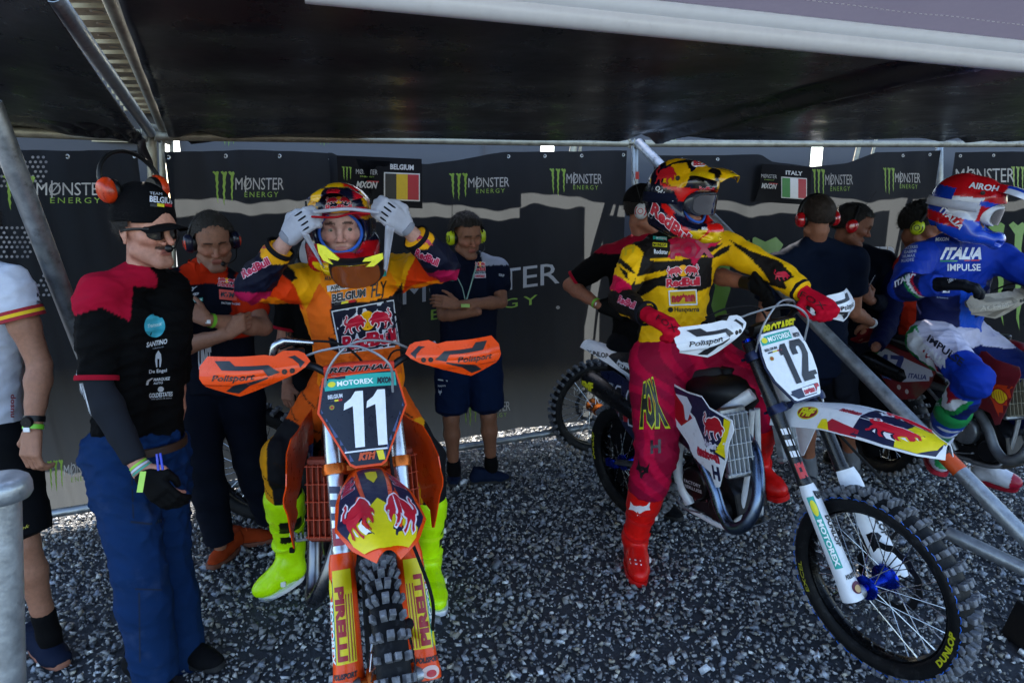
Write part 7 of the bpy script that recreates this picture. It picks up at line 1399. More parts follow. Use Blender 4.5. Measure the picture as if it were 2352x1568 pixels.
# ================================================================== RIDERS
def boot(par, K, An, toe, col, solem, sc=1., colf=None, buckle=None, name='boot', z0=None):
    """K knee, An ankle, toe: tip of the sole; a tall moulded boot"""
    K, An, toe = [np.array(v, float) for v in (K, An, toe)]; up = nrm(K - An); top = An + up * .30 * sc; d = nrm(toe - An); d = nrm(d - up * 0); zf = toe[2] if z0 is None else z0
    heel = An - nrm(A(d[0], d[1], 0)) * .045; heel[2] = zf + (An[2] - .09 - zf) * .6 if An[2] - zf > .12 else zf; Lf = max(.20, np.linalg.norm(toe - heel)) / .96 / .30; fd = nrm(toe - heel); w = nrm(np.cross(fd, up)); fu = nrm(np.cross(w, fd))
    b = lambda x, y, z: heel + fd * x * .30 * Lf + w * y * 1.12 + fu * z * 1.1
    pr = [C(An + up * .03, top, .060 * sc, .078 * sc, flat=True, s=[(w, .92)], k=.02), C(b(.12, 0, .05), An + up * .02, .054, .058 * sc, k=.03), C(b(.10, 0, .050), b(.48, 0, .052), .050, .050, s=[(fu, 1.0)], k=.02), C(b(.48, 0, .052), b(.74, 0, .044), .052, .050, s=[(fu, .9)], k=.02), C(b(.74, 0, .042), b(.90, 0, .040), .049, .040, s=[(fu, .85)], k=.02), C(b(.28, 0, .10), b(.52, 0, .06), .042, .040, k=.03),
          C(An + up * .10 + nrm(b(1, 0, 0) - An) * .032, top - up * .03 + nrm(fd - up * (fd @ up)) * .035, .040, .048, k=.01), C(top - up * .10, top - up * .02, .078 * sc, .083 * sc, k=.006)]
    o = cloth(name, pr, M_boot, par, vox=.006, k=.015, fold=.0012, seed=5, ff=2.5, colf=(lambda V, bi, bt: colf(V, An, up, fd, heel)) if colf else solid(col))
    out = []
    for z_, e in ((.0, .0), (.016, .004), (.022, .003)):
        rr = []
        for t in np.linspace(0, 2 * math.pi, 26, endpoint=False): x = .5 - .5 * math.cos(t); y = .050 * math.copysign(abs(math.sin(t)) ** .55, math.sin(t)); rr.append(b(-.03 + x * 1.06, y * (1 + e * 6), z_ - .004))
        out.append(rr)
    mk('sole', loft(out), solem, o, reg=False)
    for i, (q, rr, dd) in enumerate(((An + up * .225, .081, up), (An + up * .155, .073, up), (An + up * .065 + fd * .01, .068, nrm(up + fd * .3)), (b(.44, 0, .055), .0575, nrm(fd + fu * .25)))):
        r_ = rr * sc; V, F = tube([q - dd * .009, q + dd * .009], r_, 24); V = V + ((V - q) @ w)[:, None] * w * -.07
        mk('buckle_strap', (V, F), buckle, o, reg=False); mk('buckle', box(q - w * 0 + nrm(np.cross(dd, A(0, 0, 1)) if 0 else -w) * (r_ * .95), (.022, .014, .026), .003), M_lab if i % 2 else M_blk, o, reg=False)
    return o
def mesh_hand(par, hh, m, name='glove', **k): return cloth(name, hh, m, par, vox=.0045, k=.006, fold=.0006, seed=3, ff=3, **k)
# ---------------- rider 11
J = Js(dict(sA=(698, 650, 2.72), sB=(905, 628, 2.86), nek=(800, 618, 2.80), eA=(576, 662, 2.50), wA=(662, 546, 2.44), eB=(1022, 612, 2.64), wB=(934, 525, 2.52), hA=(772, 892, 3.02), hB=(858, 886, 3.12), kA=(640, 1052, 2.80), aA=(672, 1262, 2.93), kB=(985, 1050, 2.95), aB=(984, 1290, 2.98), pel=(830, 858, 3.0)))
r11 = person('rider in orange jersey and yellow boots pulling goggles over a red, yellow and navy helmet', J)
Mh = headframe(P(785, 523, 2.60), (.16, -.985, -.02), (-.03, -.03, 1))
dA, dB = nrm(P(720, 484, 2.36) - J['wA']), nrm(P(874, 476, 2.44) - J['wB']); nA = nrm(A(-.2, -.95, .1) - dA * (dA @ A(-.2, -.95, .1))); nB = nrm(A(.2, -.95, .1) - dB * (dB @ A(.2, -.95, .1))); tA, tB = np.cross(nA, dA), np.cross(nB, dB); tA = tA if tA[2] > 0 else -tA; tB = tB if tB[2] > 0 else -tB
hA = hand(J['wA'], dA, nA, tA, .99, (.45, .95, .7), fat=.003); hB = hand(J['wB'], dB, nB, tB, .99, (.45, .95, .7), fat=.003)
body(r11, J, Mh, '#b58a7c', 1.06, hands=[hA, hB], brow='#241811', lips='#9a5a54', stubble=.06); eyes(r11.children[0], Mh, 1.06, look=(-.35, .02), iris='#34382e')
OR1, OR2, YL, BLu = lc('#e2500a'), lc('#f08c0a'), lc('#f0a90c'), lc('#0c0f22')
def paint(V, base, panels, k, ox, oy):
    c = np.tile(lc(base), (len(V), 1))
    for col, poly in panels: c[inpoly(V, poly, k, ox, oy)] = lc(col)
    return c
def c11j(V, bi, bt):
    Y_, O_, R_, D_ = '#f0a60c', '#ee7d0c', '#dd3a0a', '#14131a'
    c = paint(V, O_, [(Y_, [(590, 690), (860, 700), (905, 860), (860, 960), (790, 1060), (690, 880), (600, 780)]), (Y_, [(1310, 600), (1580, 620), (1490, 780), (1440, 930), (1380, 860), (1310, 700)]), (R_, [(300, 760), (560, 700), (640, 800), (700, 880), (760, 1040), (560, 960), (300, 900)]), (R_, [(1580, 600), (1850, 640), (1850, 800), (1500, 880), (1440, 940), (1480, 780)]),
        ('#f08a0e', [(870, 700), (1310, 700), (1400, 860), (1340, 980), (1200, 990), (960, 980), (880, 860)]), ('#e0641a', [(780, 1040), (870, 860), (960, 980), (945, 1080), (960, 1170), (1010, 1345), (960, 1480), (860, 1480)]), (D_, [(950, 980), (1200, 990), (1370, 950), (1440, 860), (1480, 1400), (1330, 1300), (1010, 1345), (945, 1080)]), (D_, [(925, 1230), (990, 1250), (1010, 1345), (950, 1320)]), ('#d8601a', [(1010, 1340), (1420, 1280), (1440, 1480), (960, 1480)]), (D_, [(600, 705), (690, 770), (720, 830), (680, 850), (610, 800)])], .3339, 443, 362.5)
    for k, sd in enumerate('AB'):
        S_, E, W_ = J['s' + sd], J['e' + sd], J['w' + sd]; t = ((V - E) @ (W_ - E)) / ((W_ - E) @ (W_ - E)); dd = np.linalg.norm(V - E - np.clip(t, 0, 1)[:, None] * (W_ - E), axis=1); du = ((V - S_) @ (E - S_)) / ((E - S_) @ (E - S_)); d2 = np.linalg.norm(V - S_ - np.clip(du, 0, 1)[:, None] * (E - S_), axis=1)
        m = (dd < .078) & ((t > .02) | (du > .95)) & (dd <= d2 + .005); c[m] = lc('#0c0f22'); c[m & (t > .60) & (V[:, 2] > (E + (W_ - E) * .5)[2])] = lc('#dc9a12'); c[m & (t < .18) & (V[:, 2] < E[2] - .01)] = lc('#9c1040')
    return c
pr = torso(J, .020, 1.03) + arm(J, 'A', .022, 0, 1., bulk=1.02) + arm(J, 'A', .020, 1, 1.80, True) + arm(J, 'B', .022, 0, 1., bulk=1.02) + arm(J, 'B', .020, 1, 1.80, True)
j11 = cloth('jersey', pr, M_sat, r11, vox=.0065, fold=.010, seed=101, colf=c11j, ff=1.2)
def c11p(V, bi, bt):
    c = np.tile(lc('#cf5410'), (len(V), 1)); K, A_ = J['kA'], J['aA']; S_ = J['hA']
    for sd in 'AB':
        H_, K, A_ = J['h' + sd], J['k' + sd], J['a' + sd]; t = ((V - H_) @ (K - H_)) / ((K - H_) @ (K - H_)); d = np.linalg.norm(V - K, axis=1); sc_ = (V - K) @ A(1, 0, 0); m = (d < .24) & (t > .62); c[m] = lc('#15161a'); c[m & (sc_ < -.022)] = lc('#d9930f')
        c[(np.abs(np.sin(V[:, 2] * 31 + V[:, 0] * 22)) < .10) & ~m & (t > .2) & (t < .6)] = lc('#2a1a10')
    return c
q11 = cloth('race_trousers', leg(J, 'A', .022, 0, 1.4, True) + leg(J, 'B', .022, 0, 1.4, True) + [C(J['hA'], J['hB'], .125), C(J['kA'] + A(0, -.02, .04), J['kA'] + A(0, -.03, -.06), .062, .058), C(J['pel'], J['pel'] + nrm(J['nek'] - J['pel']) * .08, .14, .135)], M_pnt, r11, vox=.007, fold=.007, seed=102, colf=c11p)
YB = '#b9e60a'
def cb11(V, An, up, fd, heel):
    c = np.tile(lc('#bdf004'), (len(V), 1)); h = (V - An) @ up; f = (V - An) @ nrm(fd - up * (fd @ up)); w = np.cross(fd, up); s = (V - An) @ w; c[(h > .10) & (h < .24) & (np.abs(f) < .05) & (s * np.sign(w[0]) > .03)] = lc('#15170f'); return c
M_yb = mat('yellow_strap', '#c3ee10', .35, coat=.2); boot(r11, J['kA'], P(668, 1262, 2.95), A(*G(606, 1366)[:2], 0), YB, M_lab, 1.08, cb11, M_yb); boot(r11, J['kB'], J['aB'], A(*G(1008, 1408)[:2], 0), YB, M_lab, 1.05, cb11, M_yb)
def gc(V, bi, bt): n = np.random.default_rng(1); c = np.tile(lc('#a9a9b2'), (len(V), 1)); k = np.isin(bi, [4, 7, 10, 13]) & (bt < .85) & (bt > .1); return c
def glove2(par, hh, w, c_='#a4a5b0', strip='#17181c', n=A(0, -1, .4)):
    g_ = mesh_hand(par, [dict(q_, r=(q_['r'][0] + .0025, q_['r'][1] + .0025)) for q_ in hh], fab('glove' + c_.strip('#'), c_, .7)); V, F = REG[g_.name]
    for i in (4, 7, 10, 13):      # rubber strips on the back of the fingers
        a_, b_ = hh[i]['a'], hh[i]['b']; mk('finger_strip', tube([a_ + (b_ - a_) * .1 + n * .0120, (a_ + b_) / 2 + n * .0132, b_ - (b_ - a_) * .1 + n * .0118], .0056, 8, sq=.7), fab('strip' + strip.strip('#'), strip, .5), g_, reg=False)
    return g_
glove2(r11, hA, 0, n=nA); glove2(r11, hB, 0, n=nB)
for s_ in 'AB': d_ = nrm(J['w' + s_] - J['e' + s_]); cuff(r11, J['w' + s_] - d_ * .052, d_, .052, fab('black_cuff', '#141418')); cuff(r11, J['w' + s_] + d_ * .01, d_, .031, fab('grey_cuff', '#80828c'), .016)
def ch11(L):
    x, y, z = L.T; c = np.tile(lc('#0d1128'), (len(L), 1)); c[(z < -.045) & (y > .02)] = lc('#a80f16'); c[(np.abs(x) > .06) & (z > .03) & (y > -.02)] = lc('#c98a0a'); a_ = np.sin(x * 60 + z * 40) + np.sin(y * 70 - z * 30); c[(a_ > .9) & (z > .05)] = lc('#dca40c'); c[(a_ < -1.1) & (z > .03)] = lc('#a80f1c')
    c[(np.abs(z - .045) < .008) & (y > .08)] = lc('#b8141c'); c[(np.abs(x) < .035) & (z > .11)] = lc('#dca40c'); c[(np.abs(x + .05) < .02) & (z > .10)] = lc('#b8141c'); c[(z < -.10) & (y > .12)] = lc('#d8b010'); return c
def cp11(L):
    x, y, z = L.T; c = np.tile(lc('#0c0f22'), (len(L), 1)); a_ = np.sin(x * 70 + y * 22) + np.sin(y * 50 - x * 30); c[a_ > .7] = lc('#dca40c'); c[(a_ < -1.)] = lc('#a80f1c'); c[(np.abs(x) < .03) & (y < .13)] = lc('#dca40c'); return c
def worldcols(Mh, s_, f0, panels, k, ox, oy):
    def g(L):
        c = f0(L); V = (L * s_) @ Mh[:3, :3].T + Mh[:3, 3]
        for col, poly in panels: c[inpoly(V, poly, k, ox, oy) & (((V - Mh[:3, 3]) @ (CAM - Mh[:3, 3])) > -.02)] = lc(col)
        return c
    return g
he11, pk11 = helmet(r11, Mh, 1.09, worldcols(Mh, 1.09, ch11, [('#0d1128', [(860, 230), (1150, 230), (1190, 340), (840, 340)]), ('#d89a0a', [(790, 215), (850, 225), (830, 300), (770, 350), (750, 330)]), ('#d8a00a', [(910, 140), (1000, 125), (1035, 195), (935, 215)]), ('#c4180f', [(1000, 125), (1060, 140), (1085, 195), (1040, 200)]), ('#d89a0a', [(1140, 215), (1190, 270), (1205, 340), (1175, 330)]), ('#a80f24', [(740, 260), (780, 230), (770, 320), (745, 330)]), ('#b8141c', [(900, 345), (1200, 340), (1200, 365), (900, 370)])], .3339, 443, 362.5), cp11, M_helm)
redbull(he11, [(748, 452), (808, 450), (808, 482), (748, 484)], off=.003)
# goggles pulled down below the chin, strap stretched over the brow
Mg = headframe(P(806, 588, 2.34) + A(0, .12, 0), (.10, -.9, -.42), (-.02, -.45, .9)); gf, gl_ = goggles(r11, Mg, 1.12, mat('black_goggle_frame', '#101114', .4), mat('orange_tint_lens', '#7a3a10', .1, coat=1.), name='goggles')
for s_, pts in ((-1, [(728, 560), (745, 565), (779, 594), (776, 599), (752, 593), (764, 608), (742, 598), (731, 580)]), (1, [(878, 581), (838, 593), (832, 601), (854, 600), (840, 613), (858, 612), (880, 594)])):
    c0 = [P(x_, y_, 2.30 + .0 * i) for i, (x_, y_) in enumerate(pts)]; V = np.array(c0 + [p_ + A(0, .012, 0) for p_ in c0]); n_ = len(c0); F = [tuple(range(n_)), tuple(range(n_, 2 * n_))[::-1]] + [(i, i + n_, (i + 1) % n_ + n_, (i + 1) % n_) for i in range(n_)]
    if s_ > 0: F = [q_[::-1] for q_ in F]
    mk('outrigger', (V, F), mat('yellow_outrigger', '#d9d210', .3), r11, ang=30)
M_strap = fab('goggle_strap_cloth', '#a9a9b4', .8)
def ribbon(par, pts, w, m, name='goggle_strap'):
    c = smoothpath([p for p in pts], 8); T, U, W = frames(c); up_ = A(0, .2, 1); sd = [nrm(np.cross(T[i], np.cross(up_, T[i]))) for i in range(len(c))]; return mk(name, thick(grid(lambda u, v: c[int(round(u * (len(c) - 1)))] + sd[int(round(u * (len(c) - 1)))] * (v - .5) * 2 * w + A(0, -.004 * math.sin(v * 3), 0), len(c) - 1, 3), .002), m, par, ang=180)
ribbon(r11, [P(722, 487, 2.33), P(760, 483, 2.40), P(800, 480, 2.42), P(840, 484, 2.41), P(870, 488, 2.37)], .0065, M_strap); ribbon(r11, [P(716, 498, 2.34), P(770, 499, 2.42), P(810, 490, 2.43), P(850, 491, 2.40)], .004, fab('red_strap_edge', '#a01420'))
for a_, b_ in (((700, 535), (742, 612)), ((896, 520), (885, 622))):
    m_ = ((a_[0] + b_[0]) / 2 + 4, (a_[1] + b_[1]) / 2); g = grid(lambda u, v: P(a_[0] + (b_[0] - a_[0]) * v + (u - .5) * (20 - 13 * v), a_[1] + (b_[1] - a_[1]) * v + (u - .5) * 8, 2.34 + .04 * math.sin(v * 3) - .01 * math.sin(u * 6)), 4, 10); mk('goggle_strap', thick(g, .002), M_strap, r11, ang=180)
# prints on the jersey

pp(j11, [(761, 714), (904, 688), (918, 795), (780, 813)], '#c9cbd4', off=.002, name='print_border'); pp(j11, [(764, 716), (901, 691), (915, 792), (783, 810)], '#0e1428', off=.0032, name='print_panel')
redbull(j11, [(787, 722), (898, 700), (911, 786), (785, 806)], off=.0045)
pp(j11, [(750, 656), (804, 648), (805, 662), (752, 670)], '#d2d4dc', off=.002, name='white_patch'); tx(j11, 'AIROH', [(757, 657), (800, 650), (801, 659), (759, 667)], '#10131c', .02, off=.0035, step=6)
tx(j11, 'BELGIUM', [(760, 676), (840, 662), (842, 681), (763, 695)], '#11141f', .05, .15, out=(.035, '#dcdee6'), off=.002, step=6); tx(j11, 'TEAM', [(757, 668), (780, 664), (781, 670), (758, 674)], '#11141f', .03, off=.002, step=6)
for a_, c_ in ((767, '#11141f'), (783, '#d8c820'), (800, '#b8141c')): pp(j11, [(a_, 696 - (a_ - 767) * .17), (a_ + 17, 693 - (a_ - 767) * .17), (a_ + 17, 698 - (a_ - 767) * .17), (a_, 701 - (a_ - 767) * .17)], c_, off=.003, name='flag_patch')
motorex(j11, [(823, 632), (888, 622), (888, 634), (824, 644)]); tx(j11, 'KTM', [(843, 617), (880, 609), (880, 622), (843, 629)], '#11141f', .06, .35, out=(.03, '#c0c2cc'), step=6)
tx(j11, 'FLY', [(852, 652), (889, 644), (890, 676), (852, 684)], '#1a1210', .02, .2, step=6); tx(j11, '2', [(868, 676), (882, 674), (882, 690), (868, 692)], '#1a1210', .0); tx(j11, 'AKRAPOVIC', [(744, 634), (784, 629), (785, 640), (746, 645)], '#2a1a0c', .03, step=6); tx(j11, 'MXON', [(736, 618), (770, 614), (770, 622), (738, 626)], '#2a1a0c', .03, .3, step=6); tx(j11, 'TEN BOS', [(742, 626), (776, 622), (776, 629), (742, 633)], '#6e4a10', .02, step=6)
tx(j11, 'RedBull', [(553, 620), (614, 590), (622, 606), (560, 640)], '#a81040', .05, out=(.04, '#dcd4e0'), off=.002, step=6); tx(j11, 'RedBull', [(958, 570), (1010, 595), (1004, 612), (952, 588)], '#a81040', .05, out=(.04, '#dcd4e0'), off=.002, step=6)
emb(j11, BULL, [(575, 572), (618, 548), (626, 562), (584, 590)], '#a81040', off=.002); emb(j11, BULL, [(950, 528), (998, 556), (990, 572), (944, 546)], '#a81040', off=.002)
pp(j11, [(800, 818), (880, 803), (895, 815), (815, 832)], '#cf5410', off=.002, name='orange_print')
# ---------------- rider 12
J = Js(dict(sA=(1460, 596, 3.06), sB=(1662, 566, 3.22), nek=(1560, 545, 3.18), eA=(1425, 686, 2.92), wA=(1498, 728, 2.68), eB=(1778, 622, 3.02), wB=(1858, 680, 2.86), hA=(1512, 832, 3.20), hB=(1600, 815, 3.30), kA=(1508, 1040, 3.08), aA=(1456, 1240, 3.20), kB=(1745, 880, 2.95), aB=(1735, 1080, 3.15), pel=(1538, 800, 3.25)))
r12 = person('rider in yellow and black jersey, magenta trousers and red boots astride the white bike', J)
Mh = headframe(P(1568, 456, 3.02), (.60, -.78, -.16), (.08, -.14, 1))
hA = hand(J['wA'], P(1572, 768, 2.52) - J['wA'], (.15, -.5, .85), (.75, .5, .1), 1.06, (.35, 1.2, .9), fat=.003); hB = hand(J['wB'], P(1915, 712, 2.72) - J['wB'], (.15, -.5, .85), (-.8, .4, -.1), 1.06, (.35, 1.2, .9), fat=.003)
body(r12, J, Mh, '#b58670', 1.06, vox=.018, hands=[hA, hB])
YJ, KJ, MJ = lc('#e2ab08'), lc('#151110'), lc('#b80c3c')
def c12(V, bi, bt):
    Y_, K_, M_ = '#e2ab08', '#151110', '#b80c3c'
    return paint(V, Y_, [(K_, [(600, 600), (790, 600), (880, 660), (960, 720), (930, 870), (800, 880), (760, 980), (690, 1040), (745, 840), (700, 790), (600, 760)]), (Y_, [(540, 640), (640, 640), (690, 660), (640, 740), (560, 760)]), (K_, [(740, 900), (1000, 895), (1260, 860), (1250, 1090), (1090, 1150), (960, 1100), (850, 1085), (790, 1130), (700, 1180), (650, 1090), (700, 1000)]), (Y_, [(690, 1020), (860, 975), (960, 968), (955, 992), (800, 1035), (680, 1075)]),
        (M_, [(930, 740), (1120, 660), (1240, 680), (1330, 740), (1240, 830), (1180, 850), (1120, 945), (1085, 860), (920, 875), (960, 810)]), (K_, [(1230, 800), (1330, 770), (1300, 800), (1200, 870), (1180, 850)]), (K_, [(650, 1085), (720, 1160), (770, 1300), (720, 1420), (700, 1520), (640, 1500)]), (K_, [(500, 880), (560, 870), (640, 930), (690, 1000), (640, 980), (540, 900)]), (K_, [(560, 940), (620, 980), (640, 1050), (600, 1010)]),
        (M_, [(440, 1010), (540, 1000), (600, 1040), (650, 1080), (660, 1130), (440, 1110)]), (K_, [(420, 1100), (520, 1120), (660, 1110), (740, 1180), (840, 1240), (760, 1360), (560, 1290), (430, 1200)]), (M_, [(520, 1090), (560, 1060), (600, 1110), (560, 1140)]), (Y_, [(740, 1185), (830, 1215), (845, 1240), (770, 1220)]),
        (K_, [(1380, 740), (1560, 830), (1760, 900), (1880, 1030), (1800, 1110), (1690, 1080), (1620, 1040), (1560, 900), (1440, 800)]), (Y_, [(1560, 900), (1620, 960), (1690, 1060), (1600, 1030)]), (Y_, [(1790, 1060), (1860, 1020), (1960, 1090), (1850, 1150)]), (K_, [(1330, 800), (1400, 780), (1380, 820), (1300, 870), (1240, 880)])], .3082, 1248.5, 322.2)
pr = torso(J, .020, .93) + arm(J, 'A', .016, 0, 1.) + arm(J, 'A', .015, 1, 1.84, True) + arm(J, 'B', .018, 0, 1.) + arm(J, 'B', .019, 1, 1.84, True) + [C(J['pel'] + lat(J) * s_, J['pel'] - A(0, 0, .03) + lat(J) * s_, .125, .125, flat=True) for s_ in (-.04, .04)]
j12 = cloth('jersey', pr, M_sat, r12, vox=.0068, fold=.009, seed=111, colf=c12, ff=1.1)
def c12p(V, bi, bt):
    c = np.tile(lc('#b40a38'), (len(V), 1)); w = np.sin(V[:, 2] * 17 + V[:, 0] * 21 + 1.4 * np.sin(V[:, 2] * 11 + V[:, 1] * 9)); c[w > .35] = lc('#860a2e'); c[w < -.75] = lc('#930c34'); return c
q12 = cloth('race_trousers', leg(J, 'A', .024, 0, 1.42, True, gk=([0, .5, 1, 2], [.045, .05, .048, .03])) + leg(J, 'B', .036, 0, 1.42, True) + [C(J['hA'], J['hB'], .140), C(J['pel'], J['pel'] + A(0, 0, .08), .15, .14, flat=True)], M_pnt, r12, vox=.007, fold=.008, seed=112, colf=c12p)
M_rb = mat('red_strap', '#c01212', .35, coat=.2); bA = boot(r12, J['kA'], J['aA'], A(*G(1466, 1342)[:2], 0), '#cf120e', M_rb, 1.08, None, M_rb); boot(r12, J['kB'], J['aB'], J['aB'] + A(.06, -.2, -.06), '#cf120e', M_rb, 1.05, None, M_rb)
M_gl12 = fab('crimson_glove', '#b30a26', .7)
for hh, sd in ((hA, 'A'), (hB, 'B')):
    d_ = nrm(J['w' + sd] - J['e' + sd]); hh2 = [dict(q_, r=(q_['r'][0] + .0025, q_['r'][1] + .0025)) for q_ in hh] + [C(J['w' + sd] - d_ * .045, J['w' + sd] + d_ * .02, .033, .030, k=.01, flata=True)]
    g_ = mesh_hand(r12, hh2, M_gl12)
    if sd == 'A': tx(g_, 'FOX', [(1512, 722), (1556, 752), (1550, 764), (1506, 734)], '#12080c', .0, step=6, off=.002)
    else: tx(g_, 'FOX', [(1842, 668), (1900, 702), (1892, 712), (1836, 680)], '#12080c', .0, step=6, off=.002)
    cuff(r12, J['w' + sd] - d_ * .045, d_, .049, fab('dark_cuff', '#17171d'))
def ch12(L):
    x, y, z = L.T; c = np.tile(lc('#0c1024'), (len(L), 1)); a_ = np.sin(x * 55 + y * 38) + np.sin(y * 60 + x * 45 + z * 20); c[(z > .05) & (a_ > -.1)] = lc('#cf9c0a'); c[(z > .05) & (np.abs(a_ - .1) < .25)] = lc('#14100e'); c[(z < .045) & (z > .0) & (y > .0) & (np.abs(x) > .05)] = lc('#c2140f')
    c[(z < -.05) & (y > .03)] = lc('#c2140f'); c[(z < -.075) & (y > .02) & (y < .12)] = lc('#0c1024'); c[(z < -.10) & (y > .13)] = lc('#d8b010'); c[(y < -.02) & (z < .05)] = lc('#0a0d1e'); c[(z > .035) & (z < .052) & (y > .06)] = lc('#c2140f'); return c
def cp12(L):
    x, y, z = L.T; c = np.tile(lc('#cf9c0a'), (len(L), 1)); a_ = np.sin(x * 50 + y * 30) + np.sin(y * 62 - x * 50); c[a_ > .5] = lc('#110d0c'); c[(np.abs(x) > .066) | (y > .215)] = lc('#cfa80c'); return c
he12, pk12 = helmet(r12, Mh, 1.08, worldcols(Mh, 1.08, ch12, [('#0c1024', [(800, 130), (900, 130), (980, 400), (1100, 640), (960, 600), (800, 480)]), ('#cf9c0a', [(960, 180), (1060, 165), (1100, 240), (1060, 335), (1000, 365), (890, 310), (900, 250)]), ('#c2140f', [(885, 320), (960, 345), (1060, 355), (1290, 375), (1290, 410), (1060, 402), (1000, 385), (890, 350)]), ('#c2140f', [(870, 430), (1000, 560), (1160, 640), (1250, 560), (1240, 690), (1130, 770), (1060, 720), (880, 500)]), ('#0c1024', [(960, 540), (1100, 600), (1220, 620), (1220, 660), (1120, 680), (1000, 620)]), ('#d8b010', [(1080, 680), (1225, 660), (1200, 705), (1130, 755)])], .3082, 1248.5, 322.2), cp12, M_helm); gw, gl_ = goggles(r12, Mh, 1.08, mat('clear_dark_frame', '#20242e', .2), M_glass); strapband(r12, Mh, 1.08, fab('navy_goggle_strap', '#11152a'), r=(.122, .140), z=.0, y0=-.03)
tx(he12, 'RedBull', [(1502, 462), (1594, 545), (1580, 566), (1494, 490)], '#b8102a', .05, out=(.04, '#dfe0e6'), off=.003, step=7); emb(he12, BULL, [(1510, 378), (1558, 378), (1550, 428), (1502, 428)], '#a80f1c', off=.003)
emb(he12, SUNC, [(1588, 368), (1624, 366), (1624, 384), (1588, 386)], '#dcdde4', off=.003); tx(he12, 'BELL', [(1593, 370), (1619, 369), (1619, 380), (1593, 382)], '#b8102a', .04, off=.0045, step=6); tx([he12, pk12], 'RedBull', [(1606, 428), (1640, 430), (1640, 441), (1606, 439)], RB, .04, out=(.03, '#dfe0e6'), off=.003, step=6)
tx(he12, 'OAKLEY', [(1512, 425), (1548, 462), (1540, 470), (1504, 434)], '#c8cad2', .02, off=.004, step=6); tx(he12, 'BELL', [(1612, 522), (1626, 522), (1626, 528), (1612, 528)], '#dfe0e6', .04, off=.003, step=6)
redbull(j12, [(1530, 610), (1606, 604), (1608, 655), (1530, 660)], off=.002); pp(j12, [(1535, 667), (1600, 664), (1602, 700), (1537, 702)], '#d8d9e0', off=.002, name='white_patch'); pp(j12, [(1538, 670), (1597, 667), (1599, 697), (1540, 699)], '#c9a21a', off=.003, name='yellow_patch'); tx(j12, 'nestaan', [(1542, 674), (1595, 671), (1596, 692), (1543, 695)], '#a8142c', .06, off=.0045, step=7)
tx(j12, 'Husqvarna', [(1549, 705), (1606, 704), (1606, 719), (1549, 719)], '#1a1614', .02, off=.002, step=7); emb(j12, SUNC, [(1534, 705), (1546, 705), (1546, 717), (1534, 717)], '#1a1614', off=.002)
tx(j12, 'FOX', [(1538, 562), (1640, 545), (1640, 592), (1540, 596)], '#9a0d38', .06, .0, off=.002, step=8); motorex(j12, [(1500, 542), (1532, 544), (1532, 553), (1500, 550)]); pp(j12, [(1499, 557), (1532, 559), (1532, 568), (1499, 566)], '#c9c020', off=.002, name='yellow_patch'); tx(j12, 'DUNLOP', [(1501, 559), (1530, 560), (1530, 567), (1501, 565)], '#14120c', .03, off=.0035, step=6)
tx(j12, 'Rockstar', [(1502, 572), (1534, 574), (1534, 584), (1502, 583)], '#c8ccd8', .03, off=.002, step=6); tx(j12, 'H', [(1438, 560), (1460, 552), (1456, 580), (1434, 588)], '#c9a21a', .02, off=.002); tx(j12, 'RedBull', [(1424, 678), (1462, 694), (1456, 710), (1418, 694)], '#a81040', .05, out=(.04, '#dcd4e0'), off=.002, step=6); emb(j12, BULL, [(1776, 618), (1814, 622), (1814, 648), (1780, 644)], RB, off=.002)
tx(q12, 'FOX', [(1478, 880), (1500, 868), (1536, 980), (1470, 982)], '#101a12', .06, out=(.04, '#bcc414'), off=.002, step=8); tx(q12, 'H', [(1494, 1010), (1518, 1008), (1518, 1040), (1494, 1042)], '#2a0c20', .04, off=.002); emb(q12, FOXH, [(1466, 1052), (1494, 1062), (1486, 1104), (1458, 1096)], '#1c0a14', off=.002)
emb(bA, FOXH, [(1446, 1150), (1496, 1150), (1492, 1186), (1442, 1184)], '#d9d4d8', off=.002); tx(bA, 'FOX', [(1424, 1308), (1442, 1320), (1440, 1326), (1422, 1314)], '#d9d4d8', .02); pp(bA, [(1446, 1282), (1472, 1286), (1472, 1289), (1446, 1285)], '#d9d4d8', name='white_line'); pp(bA, [(1448, 1291), (1474, 1295), (1474, 1298), (1448, 1294)], '#d9d4d8', name='white_line')
# ---------------- rider 17
J = Js(dict(sA=(2112, 592, 3.48), sB=(2288, 590, 3.62), nek=(2200, 552, 3.6), eA=(2072, 662, 3.28), wA=(2166, 652, 3.08), eB=(2395, 645, 3.40), wB=(2460, 660, 3.2), hA=(2142, 782, 3.62), hB=(2215, 775, 3.75), kA=(2236, 868, 3.22), aA=(2150, 1010, 3.60), kB=(2390, 880, 3.5), aB=(2270, 1060, 3.95), pel=(2178, 760, 3.7)))
r17 = person('rider in blue jersey with red, white and blue helmet on the muddy red bike', J)
Mh = headframe(P(2222, 478, 3.45), (.74, -.62, -.26), (.12, -.16, 1))
hA = hand(J['wA'], P(2235, 655, 2.98) - J['wA'], (-.1, -.6, .8), (.5, .7, .1), 1.04, (.3, .5, .5), fat=.003); hB = hand(J['wB'], A(.3, -.6, -.2), (0, -.5, .8), (-.8, .4, 0), 1.0, (.5, .9, .9), fat=.003)
body(r17, J, Mh, '#a87060', 1.05, vox=.018, hands=[hA, hB])
